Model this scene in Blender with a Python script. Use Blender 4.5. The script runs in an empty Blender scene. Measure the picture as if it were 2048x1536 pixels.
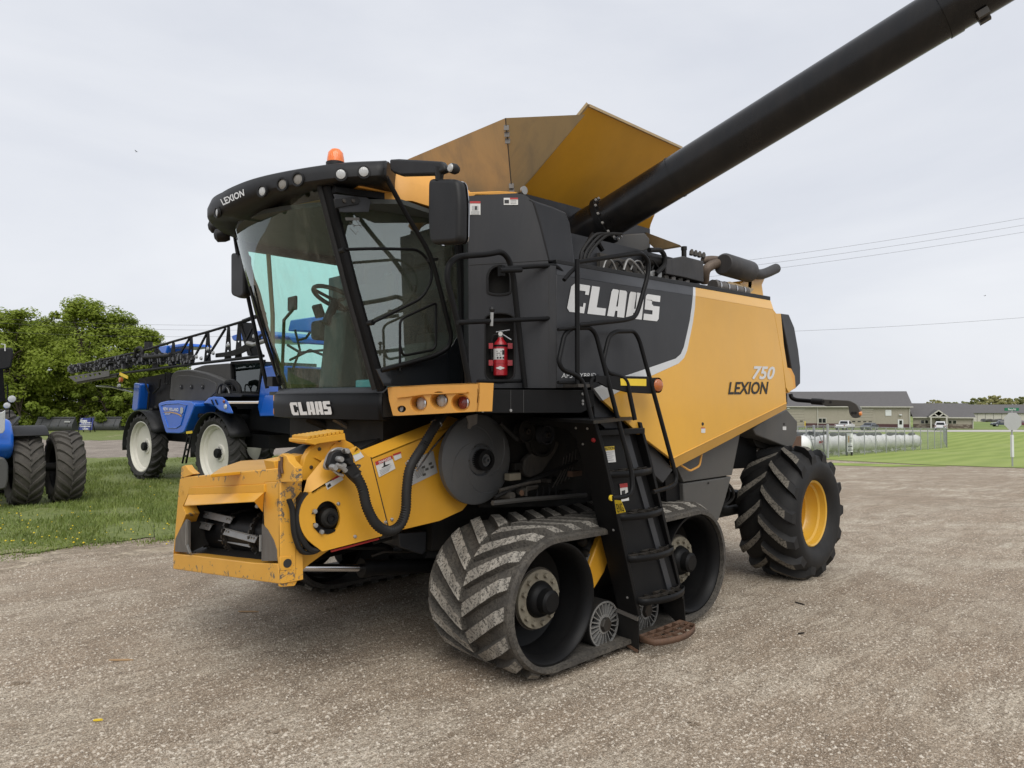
import bpy, bmesh, math, random
import numpy as np
from mathutils import Vector, Matrix

random.seed(7); RNG = np.random.default_rng(11)
scene = bpy.context.scene
col = scene.collection

# ------------------------------------------------------------------ camera, sky, sun, exposure
FPX, CXP, CYP = 1420.0, 1024.0, 768.0          # focal length and centre of the 2048 px photograph
YH, TH, HCAM = 800.0, math.radians(46.5), 1.8  # horizon row, heading of the combine's long axis, eye height
PIT = math.atan((YH - CYP) / FPX)
FH = Vector((math.cos(TH), math.sin(TH), 0)); RT = Vector((math.sin(TH), -math.cos(TH), 0)); UP = Vector((0, 0, 1))
FW = FH * math.cos(PIT) + UP * math.sin(PIT); UV = UP * math.cos(PIT) - FH * math.sin(PIT)
CAM = Vector((0, 0, HCAM))
cam_d = bpy.data.cameras.new('camera'); cam = bpy.data.objects.new('camera', cam_d); col.objects.link(cam)
cam_d.sensor_width = 36.0; cam_d.lens = FPX / 2048 * 36.0; cam_d.clip_start = 0.05; cam_d.clip_end = 6000
m3 = Matrix((RT, UV, -FW)).transposed()
cam.matrix_world = Matrix.Translation(CAM) @ m3.to_4x4()
scene.camera = cam

SUN_EL, SUN_AZ = math.radians(50), math.radians(238)   # azimuth measured from +X towards +Y
w = bpy.data.worlds.new('World'); scene.world = w; w.use_nodes = True
nt = w.node_tree; nt.nodes.clear()
wo = nt.nodes.new('ShaderNodeOutputWorld'); bg = nt.nodes.new('ShaderNodeBackground')
sky = nt.nodes.new('ShaderNodeTexSky'); sky.sky_type = 'NISHITA'; sky.sun_disc = False
sky.sun_elevation = SUN_EL; sky.sun_rotation = math.radians(90) - SUN_AZ; sky.dust_density = 3.0
tc = nt.nodes.new('ShaderNodeTexCoord')
mp = nt.nodes.new('ShaderNodeMapping'); mp.inputs['Scale'].default_value = (1.0, 1.0, 3.2)
ns = nt.nodes.new('ShaderNodeTexNoise'); ns.inputs['Scale'].default_value = 1.7; ns.inputs['Detail'].default_value = 6; ns.inputs['Roughness'].default_value = 0.52
ns.inputs['Distortion'].default_value = 0.35
cr = nt.nodes.new('ShaderNodeValToRGB')
cr.color_ramp.elements[0].position = 0.28; cr.color_ramp.elements[0].color = (5.85, 6.1, 6.7, 1)
cr.color_ramp.elements[1].position = 0.70; cr.color_ramp.elements[1].color = (7.35, 7.5, 7.85, 1)
mx = nt.nodes.new('ShaderNodeMix'); mx.data_type = 'RGBA'; mx.inputs[0].default_value = 0.94   # nine tenths overcast
nt.links.new(tc.outputs['Generated'], mp.inputs['Vector']); nt.links.new(mp.outputs[0], ns.inputs['Vector'])
nt.links.new(ns.outputs['Fac'], cr.inputs[0])
nt.links.new(sky.outputs[0], mx.inputs[6]); nt.links.new(cr.outputs[0], mx.inputs[7])
nt.links.new(mx.outputs[2], bg.inputs[0]); bg.inputs[1].default_value = 0.083
nt.links.new(bg.outputs[0], wo.inputs[0])

sl = bpy.data.lights.new('sun', 'SUN'); sl.energy = 1.5; sl.angle = math.radians(48); sl.color = (1.0, 0.965, 0.91)
so = bpy.data.objects.new('sun', sl); col.objects.link(so)
sd = Vector((math.cos(SUN_AZ) * math.cos(SUN_EL), math.sin(SUN_AZ) * math.cos(SUN_EL), math.sin(SUN_EL)))
so.rotation_euler = (-sd).to_track_quat('-Z', 'Y').to_euler(); so.location = (0, 0, 30)
scene.view_settings.view_transform = 'Standard'; scene.view_settings.look = 'None'
scene.view_settings.exposure = 0.55; scene.view_settings.gamma = 1.0
scene.view_settings.use_curve_mapping = False
scene.render.resolution_x, scene.render.resolution_y = 1024, 768

# ------------------------------------------------------------------ pixel -> plane (a pixel only gives a direction)
def ray(px, py): return FW + RT * ((px - CXP) / FPX) - UV * ((py - CYP) / FPX)
def on(ax, v, px, py):
    d = ray(px, py); return CAM + d * ((v - CAM[ax]) / d[ax])
def PX(X, px, py): return on(0, X, px, py)
def PY(Y, px, py): return on(1, Y, px, py)
def PZ(Z, px, py): return on(2, Z, px, py)
def PD(D, px, py): return CAM + ray(px, py) * D          # at depth D
def PP(o, n, px, py):                                    # on the plane through o with normal n
    d = ray(px, py); return CAM + d * ((Vector(o) - CAM).dot(n) / d.dot(n))
def FR(r, d, z=0.0): return Vector(RT * r + FH * d + UP * z)

# ------------------------------------------------------------------ materials
def srgb(r, g, b):
    f = lambda c: (c / 255 / 12.92) if c / 255 <= 0.04045 else ((c / 255 + 0.055) / 1.055) ** 2.4
    return (f(r), f(g), f(b))
def new_mat(name):
    m = bpy.data.materials.new(name); m.use_nodes = True
    t = m.node_tree; b = t.nodes['Principled BSDF']; return m, t, b
def N(t, kind, **kw):
    n = t.nodes.new(kind)
    for k, v in kw.items():
        if k in n.inputs.keys(): n.inputs[k].default_value = v
        else: setattr(n, k, v)
    return n
def ramp(t, src, p0, p1, c0=(0, 0, 0, 1), c1=(1, 1, 1, 1)):
    r = t.nodes.new('ShaderNodeValToRGB'); e = r.color_ramp.elements
    e[0].position, e[1].position = p0, p1; e[0].color, e[1].color = c0, c1
    t.links.new(src, r.inputs[0]); return r.outputs[0]
def mixc(t, fac, a, b, mode='MIX'):
    m = t.nodes.new('ShaderNodeMix'); m.data_type = 'RGBA'; m.blend_type = mode
    for sock, v in ((m.inputs[0], fac), (m.inputs[6], a), (m.inputs[7], b)):
        if isinstance(v, (int, float)): sock.default_value = v
        elif isinstance(v, tuple): sock.default_value = (*v[:3], 1)
        else: t.links.new(v, sock)
    return m.outputs[2]
def coords(t, scale=(1, 1, 1), kind='Object'):
    tcn = t.nodes.new('ShaderNodeTexCoord'); mpn = t.nodes.new('ShaderNodeMapping')
    mpn.inputs['Scale'].default_value = scale; t.links.new(tcn.outputs[kind], mpn.inputs[0]); return mpn.outputs[0]
def noise(t, vec, scale, detail=4, rough=0.55, dist=0.0):
    n = N(t, 'ShaderNodeTexNoise', Scale=scale, Detail=detail, Roughness=rough, Distortion=dist)
    t.links.new(vec, n.inputs['Vector']); return n.outputs['Fac']
def bump(t, b, h, strength=0.2, dist=0.01):
    n = N(t, 'ShaderNodeBump', Strength=strength, Distance=dist); t.links.new(h, n.inputs['Height']); t.links.new(n.outputs[0], b.inputs['Normal'])

MATS = {}
def paint(name, rgb, rough=0.4, dirt=0.25, dirtc=(0.16, 0.12, 0.075), metal=0.0, coat=0.0, speck=0.0, bmp=0.05, dscale=2.0, spec=0.5, wave=0.0):
    m, t, b = new_mat(name)
    v = coords(t)
    n1 = noise(t, v, dscale, 6, 0.65, 0.4); n2 = noise(t, v, 38, 3, 0.6)
    c = mixc(t, ramp(t, n1, 0.35, 0.8), rgb, tuple(x * 0.86 for x in rgb))
    if dirt > 0:
        vs = coords(t, (1, 1, 0.22))                       # dirt runs downwards
        n3 = noise(t, vs, dscale * 3.2, 7, 0.7, 0.6)
        fac = N(t, 'ShaderNodeMath', operation='MULTIPLY'); fac.inputs[1].default_value = dirt
        t.links.new(ramp(t, n3, 0.42, 0.78), fac.inputs[0])
        c = mixc(t, fac.outputs[0], c, dirtc)
    if speck > 0:
        n4 = noise(t, v, 60, 2, 0.5)
        f2 = N(t, 'ShaderNodeMath', operation='MULTIPLY'); f2.inputs[1].default_value = speck
        t.links.new(ramp(t, n4, 0.66, 0.70), f2.inputs[0]); c = mixc(t, f2.outputs[0], c, (0.02, 0.02, 0.02))
    t.links.new(c, b.inputs['Base Color']); b.inputs['Metallic'].default_value = metal
    r = N(t, 'ShaderNodeMapRange'); r.inputs[3].default_value = rough * 0.8; r.inputs[4].default_value = min(1, rough * 1.3)
    t.links.new(n1, r.inputs[0]); t.links.new(r.outputs[0], b.inputs['Roughness'])
    b.inputs['Coat Weight'].default_value = coat; b.inputs['Coat Roughness'].default_value = 0.12
    b.inputs['Specular IOR Level'].default_value = spec
    if wave:
        nw = noise(t, v, 1.7, 2, .5); b1 = N(t, 'ShaderNodeBump', Strength=wave, Distance=0.03); t.links.new(nw, b1.inputs['Height']); t.links.new(b1.outputs[0], b.inputs['Normal']); t.links.new(b1.outputs[0], b.inputs['Coat Normal'])
    elif bmp: bump(t, b, n2, bmp, 0.004)
    MATS[name] = m; return m
def flat(name, rgb, rough=0.5, metal=0.0, emit=0):
    m, t, b = new_mat(name); b.inputs['Base Color'].default_value = (*rgb, 1); b.inputs['Roughness'].default_value = rough
    b.inputs['Metallic'].default_value = metal; MATS[name] = m; return m

YEL = (0.68, 0.345, 0.030)
paint('yellow_paint', YEL, 0.40, 0.16, (0.38, 0.22, 0.05), coat=0.08, spec=.35)
paint('yellow_side', (0.72, 0.385, 0.045), 0.28, 0.22, (0.52, 0.31, 0.09), coat=0.30, bmp=0.01, dscale=0.9, spec=.35, wave=.10)
paint('yellow_dusty', (0.43, 0.315, 0.165), 0.6, 0.9, (0.225, 0.19, 0.135), dscale=1.3)
paint('yellow_plastic', (0.70, 0.345, 0.065), 0.5, 0.12, (0.4, 0.22, 0.08))
paint('rim_yellow', (0.66, 0.38, 0.04), 0.35, 0.15, (0.35, 0.2, 0.05), coat=0.3)
paint('grey_panel', (0.026, 0.0275, 0.031), 0.42, 0.22, (0.05, 0.048, 0.046), bmp=0.02, spec=.4)
paint('column_grey', (0.018, 0.019, 0.022), 0.42, 0.35, (0.05, 0.048, 0.046), speck=0.4, bmp=0.02, spec=.4)
paint('black_paint', (0.006, 0.0062, 0.0068), 0.45, 0.22, (0.020, 0.018, 0.015), spec=.16)
paint('black_plastic', (0.010, 0.0103, 0.011), 0.5, 0.25, (0.030, 0.028, 0.026), bmp=0.12, spec=.35)
paint('auger_black', (0.005, 0.0052, 0.006), 0.27, 0.5, (0.026, 0.021, 0.017), coat=0.0, dscale=2.0, bmp=0.05, spec=.38, speck=.3)
paint('nozzle_black', (0.03, 0.03, 0.031), 0.3, 0.5, (0.10, 0.10, 0.10), dscale=9)
paint('dark_machine', (0.010, 0.0095, 0.0085), 0.65, 0.5, (0.030, 0.025, 0.018), dscale=4, spec=.3)
paint('dusty_machine', (0.05, 0.046, 0.04), 0.7, 0.7, (0.13, 0.11, 0.085), dscale=4)
paint('warm_grey', (0.075, 0.073, 0.068), 0.5, 0.35, (0.10, 0.09, 0.07), bmp=0.03)
paint('disc_grey', (0.072, 0.075, 0.078), 0.42, 0.3, (0.11, 0.10, 0.085), bmp=0.02)
paint('rubber', (0.020, 0.0195, 0.0185), 0.72, 0.55, (0.075, 0.065, 0.052), dscale=5, bmp=0.3)
paint('rubber_smooth', (0.010, 0.010, 0.0102), 0.62, 0.35, (0.036, 0.032, 0.027), dscale=3, bmp=0.1, spec=.35)
paint('worn_steel', (0.17, 0.16, 0.15), 0.5, 0.5, (0.10, 0.075, 0.05), metal=0.55, dscale=6)
paint('dark_steel', (0.06, 0.056, 0.05), 0.45, 0.5, (0.09, 0.065, 0.045), metal=0.6, dscale=6)
paint('bright_steel', (0.55, 0.55, 0.56), 0.25, 0.3, (0.2, 0.17, 0.13), metal=0.9, dscale=8)
paint('zinc', (0.36, 0.36, 0.35), 0.42, 0.3, (0.2, 0.18, 0.15), metal=0.6, dscale=8)
paint('chrome', (0.7, 0.7, 0.72), 0.12, 0.0, metal=1.0, bmp=0)
paint('hub_tan', (0.205, 0.185, 0.14), 0.6, 0.6, (0.11, 0.085, 0.055), dscale=7)
paint('rust', (0.12, 0.065, 0.038), 0.75, 0.7, (0.06, 0.04, 0.03), dscale=7)
paint('exhaust', (0.115, 0.085, 0.065), 0.6, 0.6, (0.25, 0.20, 0.15), metal=0.3, dscale=6)
paint('muffler', (0.032, 0.031, 0.032), 0.55, 0.4, (0.08, 0.07, 0.06), dscale=6)
paint('white_paint', (0.70, 0.71, 0.71), 0.4, 0.14, (0.45, 0.44, 0.42))
paint('logo_white', (0.68, 0.69, 0.69), 0.45, 0.25, (0.48, 0.47, 0.45))
paint('stripe_grey', (0.60, 0.62, 0.63), 0.35, 0.08, (0.4, 0.4, 0.4))
paint('decal_white', (0.66, 0.66, 0.64), 0.5, 0.25, (0.45, 0.42, 0.36))
paint('decal_grey', (0.40, 0.41, 0.41), 0.5, 0.3, (0.3, 0.28, 0.25))
paint('decal_red', (0.42, 0.03, 0.03), 0.5, 0.1)
paint('decal_yellow', (0.74, 0.53, 0.03), 0.5, 0.12, (0.5, 0.36, 0.05))
paint('print_black', (0.02, 0.02, 0.02), 0.6, 0.0, bmp=0)
paint('red_paint', (0.42, 0.014, 0.022), 0.3, 0.1, (0.25, 0.02, 0.02), coat=0.4)
paint('seat_cloth', (0.035, 0.040, 0.038), 0.9, 0.2, (0.06, 0.06, 0.055))
paint('cab_inside', (0.055, 0.062, 0.058), 0.7, 0.2, (0.075, 0.08, 0.075))
paint('cab_liner', (0.16, 0.165, 0.155), 0.8, 0.15, (0.2, 0.2, 0.19))  # liner kept pale so the cab looks brighter through the door
paint('teal_box', (0.10, 0.36, 0.40), 0.4, 0.1)
paint('blue_paint', (0.010, 0.125, 0.58), 0.3, 0.12, (0.04, 0.07, 0.2), coat=0.5)
paint('cream_rim', (0.66, 0.64, 0.56), 0.45, 0.2, (0.42, 0.38, 0.30))
paint('grey_tank', (0.075, 0.074, 0.072), 0.55, 0.3, (0.10, 0.095, 0.085), bmp=0.05)
paint('galvanised', (0.38, 0.39, 0.40), 0.45, 0.3, (0.28, 0.28, 0.27), metal=0.4)
paint('sign_back', (0.42, 0.43, 0.43), 0.5, 0.3, (0.34, 0.34, 0.33))
paint('sign_green', (0.01, 0.16, 0.075), 0.4, 0.05)
paint('sign_blue', (0.028, 0.04, 0.19), 0.45, 0.1, (0.05, 0.06, 0.2))
paint('bucket_grey', (0.055, 0.058, 0.062), 0.5, 0.5, (0.10, 0.09, 0.075), dscale=3)
paint('tank_white', (0.74, 0.74, 0.73), 0.4, 0.2, (0.55, 0.54, 0.50))
paint('car_white', (0.72, 0.72, 0.72), 0.25, 0.05, coat=0.7)
paint('car_dark', (0.03, 0.04, 0.055), 0.25, 0.05, coat=0.7)
paint('wood', (0.42, 0.27, 0.14), 0.8, 0.4, (0.22, 0.15, 0.09), dscale=8)
paint('gold_print', (0.55, 0.33, 0.12), 0.5, 0.0, bmp=0)

def lens(name, rgb, rough=0.12, trans=0.35):
    m, t, b = new_mat(name); b.inputs['Base Color'].default_value = (*rgb, 1); b.inputs['Roughness'].default_value = rough
    b.inputs['Transmission Weight'].default_value = trans; b.inputs['IOR'].default_value = 1.45
    b.inputs['Coat Weight'].default_value = 0.6; b.inputs['Coat Roughness'].default_value = 0.05
    v = coords(t); wv = N(t, 'ShaderNodeTexWave', Scale=38.0, Distortion=1.0); t.links.new(v, wv.inputs[0]); bump(t, b, wv.outputs['Fac'], 0.35, 0.004)
    MATS[name] = m
lens('lens_clear', (0.62, 0.63, 0.62), 0.12, 0.3); lens('lens_amber', (0.80, 0.25, 0.03), trans=0.15); lens('lens_red', (0.28, 0.05, 0.05)); lens('lens_grey', (0.30, 0.28, 0.24), 0.3)
lens('lens_brown', (0.42, 0.11, 0.02), trans=0.1)
lens('lens_orange', (0.90, 0.20, 0.03), trans=0.0)

def glass(name, tint, refl=1.0, smear_sheen=0.0, rough=0.02, base=0.0):
    m, t, b = new_mat(name); t.nodes.remove(b); out = t.nodes['Material Output']
    tr = N(t, 'ShaderNodeBsdfTransparent'); tr.inputs[0].default_value = (*tint, 1)
    gl = N(t, 'ShaderNodeBsdfGlossy'); gl.inputs['Roughness'].default_value = rough; gl.inputs[0].default_value = (0.95, 1, 0.98, 1)
    lw = N(t, 'ShaderNodeLayerWeight'); lw.inputs[0].default_value = 0.5
    pw = N(t, 'ShaderNodeMath', operation='POWER'); pw.inputs[1].default_value = 4.0; t.links.new(lw.outputs['Facing'], pw.inputs[0])
    ml = N(t, 'ShaderNodeMath', operation='MULTIPLY_ADD'); ml.inputs[1].default_value = 0.85 * refl; ml.inputs[2].default_value = 0.055 * refl; ml.use_clamp = True; t.links.new(pw.outputs[0], ml.inputs[0])
    mixs = N(t, 'ShaderNodeMixShader'); t.links.new(ml.outputs[0], mixs.inputs[0]); t.links.new(tr.outputs[0], mixs.inputs[1]); t.links.new(gl.outputs[0], mixs.inputs[2])
    last = mixs.outputs[0]
    if smear_sheen > 0:
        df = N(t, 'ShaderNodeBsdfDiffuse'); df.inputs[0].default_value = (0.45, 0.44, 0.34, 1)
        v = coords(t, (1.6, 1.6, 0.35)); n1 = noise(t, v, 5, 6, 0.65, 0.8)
        mm = N(t, 'ShaderNodeMath', operation='MULTIPLY_ADD'); mm.inputs[1].default_value = smear_sheen; mm.inputs[2].default_value = base; t.links.new(ramp(t, n1, 0.5, 0.8), mm.inputs[0])
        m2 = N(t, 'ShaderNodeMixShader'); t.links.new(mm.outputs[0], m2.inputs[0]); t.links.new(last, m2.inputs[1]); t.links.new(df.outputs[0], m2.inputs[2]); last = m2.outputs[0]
    t.links.new(last, out.inputs[0]); MATS[name] = m
glass('windshield_glass', (0.70, 0.91, 0.85), 1.0, 0.16); glass('door_glass', (0.62, 0.70, 0.685), 3.0, 0.10, base=.06)  # even grey film on the door pane stands in for reflected sky
glass('far_glass', (0.82, 0.98, 0.95), 0.7); glass('sprayer_glass', (0.20, 0.24, 0.23), 1.3)
flat('dark_glass', (0.012, 0.014, 0.016), 0.08)

# dusty worn tread: pale dust on the raised faces with dark pits
def dusty_tread(name, a, b_, pits=0.5):
    m, t, b = new_mat(name); v = coords(t); n1 = noise(t, v, 7, 6, 0.7); n2 = noise(t, v, 62, 3, 0.65)
    c = mixc(t, ramp(t, n1, 0.38, 0.68), a, b_)
    c = mixc(t, ramp(t, n2, 0.40, 0.50), tuple(x * (1 - pits) for x in a), c)
    t.links.new(c, b.inputs['Base Color']); b.inputs['Roughness'].default_value = 0.85; bump(t, b, n2, 0.6, 0.006); MATS[name] = m
dusty_tread('lug_dust', (0.36, 0.335, 0.29), (0.17, 0.158, 0.136), 0.85)
dusty_tread('belt_dust', (0.095, 0.085, 0.070), (0.036, 0.033, 0.030), 0.6)
dusty_tread('lug_side', (0.10, 0.09, 0.075), (0.045, 0.042, 0.037), 0.6)
dusty_tread('tyre_lug', (0.19, 0.172, 0.142), (0.085, 0.078, 0.066), 0.75)
dusty_tread('tractor_tyre', (0.085, 0.077, 0.065), (0.048, 0.044, 0.039), 0.3)
dusty_tread('sprayer_tyre', (0.035, 0.033, 0.030), (0.020, 0.020, 0.019), 0.3)

# chipped yellow paint (front frame): steel shows along the worn edges
def chipped(name):
    m, t, b = new_mat(name); v = coords(t); n1 = noise(t, v, 13, 8, 0.78, 0.6); n2 = noise(t, v, 2.2, 4, 0.6)
    nb = N(t, 'ShaderNodeNewGeometry'); po = ramp(t, nb.outputs['Pointiness'], 0.505, 0.56)
    a = N(t, 'ShaderNodeMath', operation='MULTIPLY_ADD'); t.links.new(po, a.inputs[0]); a.inputs[1].default_value = 0.22; t.links.new(n1, a.inputs[2])
    chip = ramp(t, a.outputs[0], 0.775, 0.79)
    y = mixc(t, ramp(t, n2, 0.3, 0.75), (0.70, 0.365, 0.05), (0.62, 0.31, 0.035))
    st = mixc(t, ramp(t, n1, 0.6, 0.8), (0.13, 0.11, 0.085), (0.05, 0.04, 0.03))
    t.links.new(mixc(t, chip, y, st), b.inputs['Base Color']); b.inputs['Roughness'].default_value = 0.45; bump(t, b, chip, -0.25, 0.003); MATS[name] = m
chipped('chipped_yellow')
# ------------------------------------------------------------------ mesh helpers
class MB:
    def __init__(s): s.v = []; s.f = []
    def add(s, vs, fs):
        o = len(s.v); s.v += [tuple(x) for x in vs]; s.f += [tuple(i + o for i in q) for q in fs]; return s
    def prism(s, pts, off):
        off = Vector(off); n = len(pts); a = [Vector(p) for p in pts]; b = [p + off for p in a]
        s.add(a + b, [tuple(range(n)), tuple(range(2 * n - 1, n - 1, -1))] + [(i, (i + 1) % n, n + (i + 1) % n, n + i) for i in range(n)]); return s
    def loft(s, a, b):
        n = len(a); s.add(list(a) + list(b), [tuple(range(n)), tuple(range(2 * n - 1, n - 1, -1))] + [(i, (i + 1) % n, n + (i + 1) % n, n + i) for i in range(n)]); return s
    def box(s, lo, hi):
        x0, y0, z0 = lo; x1, y1, z1 = hi
        return s.prism([(x0, y0, z0), (x1, y0, z0), (x1, y1, z0), (x0, y1, z0)], (0, 0, z1 - z0))
    def obox(s, c, ax, ay, az):       # oriented box: centre and three half vectors
        c, ax, ay, az = map(Vector, (c, ax, ay, az))
        return s.prism([c - ax - ay - az, c + ax - ay - az, c + ax + ay - az, c - ax + ay - az], az * 2)
    def bar(s, a, b, w, h, upv=(0, 0, 1)):
        a, b = Vector(a), Vector(b); d = (b - a).normalized(); sd_ = d.cross(Vector(upv))
        if sd_.length < 1e-4: sd_ = d.cross(Vector((1, 0, 0)))
        sd_.normalize(); u = sd_.cross(d).normalized()
        q = [a + sd_ * (w / 2 * i) + u * (h / 2 * j) for i, j in ((-1, -1), (1, -1), (1, 1), (-1, 1))]
        return s.prism(q, b - a)
    def tube(s, pts, r, seg=8, cap=True, rads=None):
        pts = [Vector(p) for p in pts]; n = len(pts); rings = []; t0 = (pts[1] - pts[0]).normalized()
        ref = Vector((0, 0, 1)) if abs(t0.z) < 0.9 else Vector((1, 0, 0)); u = t0.cross(ref).normalized()
        for i, p in enumerate(pts):
            t = (pts[min(i + 1, n - 1)] - pts[max(i - 1, 0)]).normalized()
            u = (u - t * u.dot(t)).normalized(); v = t.cross(u); rr = rads[i] if rads else r
            rings.append([p + (u * math.cos(2 * math.pi * k / seg) + v * math.sin(2 * math.pi * k / seg)) * rr for k in range(seg)])
        vs = [q for rg in rings for q in rg]; fs = []
        for i in range(n - 1):
            for k in range(seg):
                k2 = (k + 1) % seg; fs.append((i * seg + k, i * seg + k2, (i + 1) * seg + k2, (i + 1) * seg + k))
        if cap: fs += [tuple(range(seg)), tuple(range((n - 1) * seg, n * seg))]
        return s.add(vs, fs)
    def lathe(s, prof, o, ax, seg=32, a0=0.0, a1=2 * math.pi, closed=False, caps=None):   # prof: (radius, along axis)
        o = Vector(o); ax = Vector(ax).normalized(); ref = Vector((0, 0, 1)) if abs(ax.z) < 0.9 else Vector((1, 0, 0))
        u = ax.cross(ref).normalized(); v = ax.cross(u); full = abs(a1 - a0 - 2 * math.pi) < 1e-6; m = seg if full else seg + 1
        vs = []; fs = []
        for r, h in prof:
            for k in range(m):
                a = a0 + (a1 - a0) * k / seg; vs.append(o + ax * h + (u * math.cos(a) + v * math.sin(a)) * r)
        pr = list(range(len(prof))); pairs = list(zip(pr[:-1], pr[1:])) + ([(pr[-1], 0)] if closed else [])
        for i, j in pairs:
            for k in range(seg):
                k2 = (k + 1) % m; fs.append((i * m + k, i * m + k2, j * m + k2, j * m + k))
        if full and not closed and (caps or (caps is None and len(prof) == 2)):
            for i in (0, len(prof) - 1):
                if prof[i][0] > 1e-6: fs.append(tuple(i * m + k for k in range(m)))
        return s.add(vs, fs)
    def disc(s, c, ax, r, th, seg=20): return s.lathe([(r, 0), (r, th)], c, ax, seg)
    def grid(s, rows, close=False):
        n = len(rows[0]); vs = [p for r in rows for p in r]; fs = []
        for i in range(len(rows) - 1):
            for k in range(n - 1 + (1 if close else 0)):
                k2 = (k + 1) % n; fs.append((i * n + k, i * n + k2, (i + 1) * n + k2, (i + 1) * n + k))
        return s.add(vs, fs)
    def mesh(s, name, mat, smooth=38):
        me = bpy.data.meshes.new(name); me.from_pydata(s.v, [], s.f); 
        bm = bmesh.new(); bm.from_mesh(me); bmesh.ops.remove_doubles(bm, verts=bm.verts, dist=1e-6); bmesh.ops.recalc_face_normals(bm, faces=bm.faces); bm.to_mesh(me); bm.free()
        if smooth:
            me.shade_smooth(); me.set_sharp_from_angle(angle=math.radians(smooth))
        me.materials.append(MATS[mat] if isinstance(mat, str) else mat); return me
    def build(s, name, mat, parent=None, bev=0.0, solid=0.0, smooth=38, seg=2, off=0.0):
        o = bpy.data.objects.new(name, s.mesh(name, mat, smooth)); col.objects.link(o); attach(o, parent)
        if solid:
            md = o.modifiers.new('solid', 'SOLIDIFY'); md.thickness = solid; md.offset = off
        if bev:
            md = o.modifiers.new('bevel', 'BEVEL'); md.width = bev; md.segments = seg; md.limit_method = 'ANGLE'; md.angle_limit = math.radians(35)
        return o
def attach(o, parent):
    if parent is None: return
    o.parent = parent
    if parent.type == 'EMPTY' and parent.get('_world'): o.matrix_parent_inverse = Matrix.Translation(-parent.location)
def thing(name, label, cat, loc=(0, 0, 0), rz=0.0, group=None, world=False):
    o = bpy.data.objects.new(name, None); col.objects.link(o); o.location = loc; o.rotation_euler = (0, 0, rz)
    o.empty_display_size = 0.3; o['label'] = label; o['category'] = cat
    if group: o['group'] = group
    if world: o['_world'] = 1
    return o
def tag(o, label, cat, group=None):
    o['label'] = label; o['category'] = cat
    if group: o['group'] = group
    return o
def struct(o): o['kind'] = 'structure'; return o
def copy_of(o, parent, M=None):
    c = o.copy(); col.objects.link(c); c.parent = parent
    if M is not None: c.matrix_basis = M
    return c
def copy_tree(o, parent=None):
    c = o.copy(); col.objects.link(c); c.parent = parent
    for ch in o.children: copy_tree(ch, c)
    return c
def rounded(pts, rad, n=4):
    pts = [Vector(p) for p in pts]; out = [pts[0]]
    for a, b, c in zip(pts[:-2], pts[1:-1], pts[2:]):
        d1, d2 = (a - b), (c - b); r = min(rad, d1.length * 0.48, d2.length * 0.48); p1, p2 = b + d1.normalized() * r, b + d2.normalized() * r
        for i in range(n + 1):
            t = i / n; out.append(p1 * (1 - t) ** 2 + b * 2 * t * (1 - t) + p2 * t ** 2)
    out.append(pts[-1]); return out
def rounded_loop(pts, rad, n=4):
    pts = [Vector(p) for p in pts]; out = []; m = len(pts)
    for i in range(m):
        a, b, c = pts[i - 1], pts[i], pts[(i + 1) % m]; d1, d2 = a - b, c - b; r = min(rad, d1.length * 0.48, d2.length * 0.48)
        p1, p2 = b + d1.normalized() * r, b + d2.normalized() * r
        for k in range(n + 1):
            t = k / n; out.append(p1 * (1 - t) ** 2 + b * 2 * t * (1 - t) + p2 * t ** 2)
    return out
def plate(name, outer, holes, off, mat, parent, bev=0.0):
    """flat plate with real holes: outer loop and hole loops (coplanar points), thickness vector"""
    bm = bmesh.new(); off = Vector(off); loops = [outer] + list(holes); E_ = []
    for lp in loops:
        vs = [bm.verts.new(Vector(p)) for p in lp]; E_ += [bm.edges.new((vs[i], vs[(i + 1) % len(vs)])) for i in range(len(vs))]
    bmesh.ops.triangle_fill(bm, edges=E_, use_beauty=True)
    for lp in loops:
        a = [bm.verts.new(Vector(p)) for p in lp]; b = [bm.verts.new(Vector(p) + off) for p in lp]; n = len(lp)
        for i in range(n): bm.faces.new((a[i], a[(i + 1) % n], b[(i + 1) % n], b[i]))
    bmesh.ops.remove_doubles(bm, verts=bm.verts, dist=1e-6); bmesh.ops.recalc_face_normals(bm, faces=bm.faces)
    me = bpy.data.meshes.new(name); bm.to_mesh(me); bm.free(); me.materials.append(MATS[mat])
    o = bpy.data.objects.new(name, me); col.objects.link(o); attach(o, parent); return o
def spline(pts, n=8):               # Catmull-Rom
    pts = [Vector(p) for p in pts]; P = [pts[0] * 2 - pts[1]] + pts + [pts[-1] * 2 - pts[-2]]; out = []
    for i in range(1, len(P) - 2):
        for k in range(n):
            t = k / n; a, b, c, d = P[i - 1], P[i], P[i + 1], P[i + 2]
            out.append(0.5 * ((b * 2) + (c - a) * t + (a * 2 - b * 5 + c * 4 - d) * t * t + (b * 3 - a - c * 3 + d) * t ** 3))
    out.append(pts[-1]); return out
def bilin(q, u, v): return (q[0] * (1 - u) + q[1] * u) * (1 - v) + (q[3] * (1 - u) + q[2] * u) * v   # bl, br, tr, tl

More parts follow.
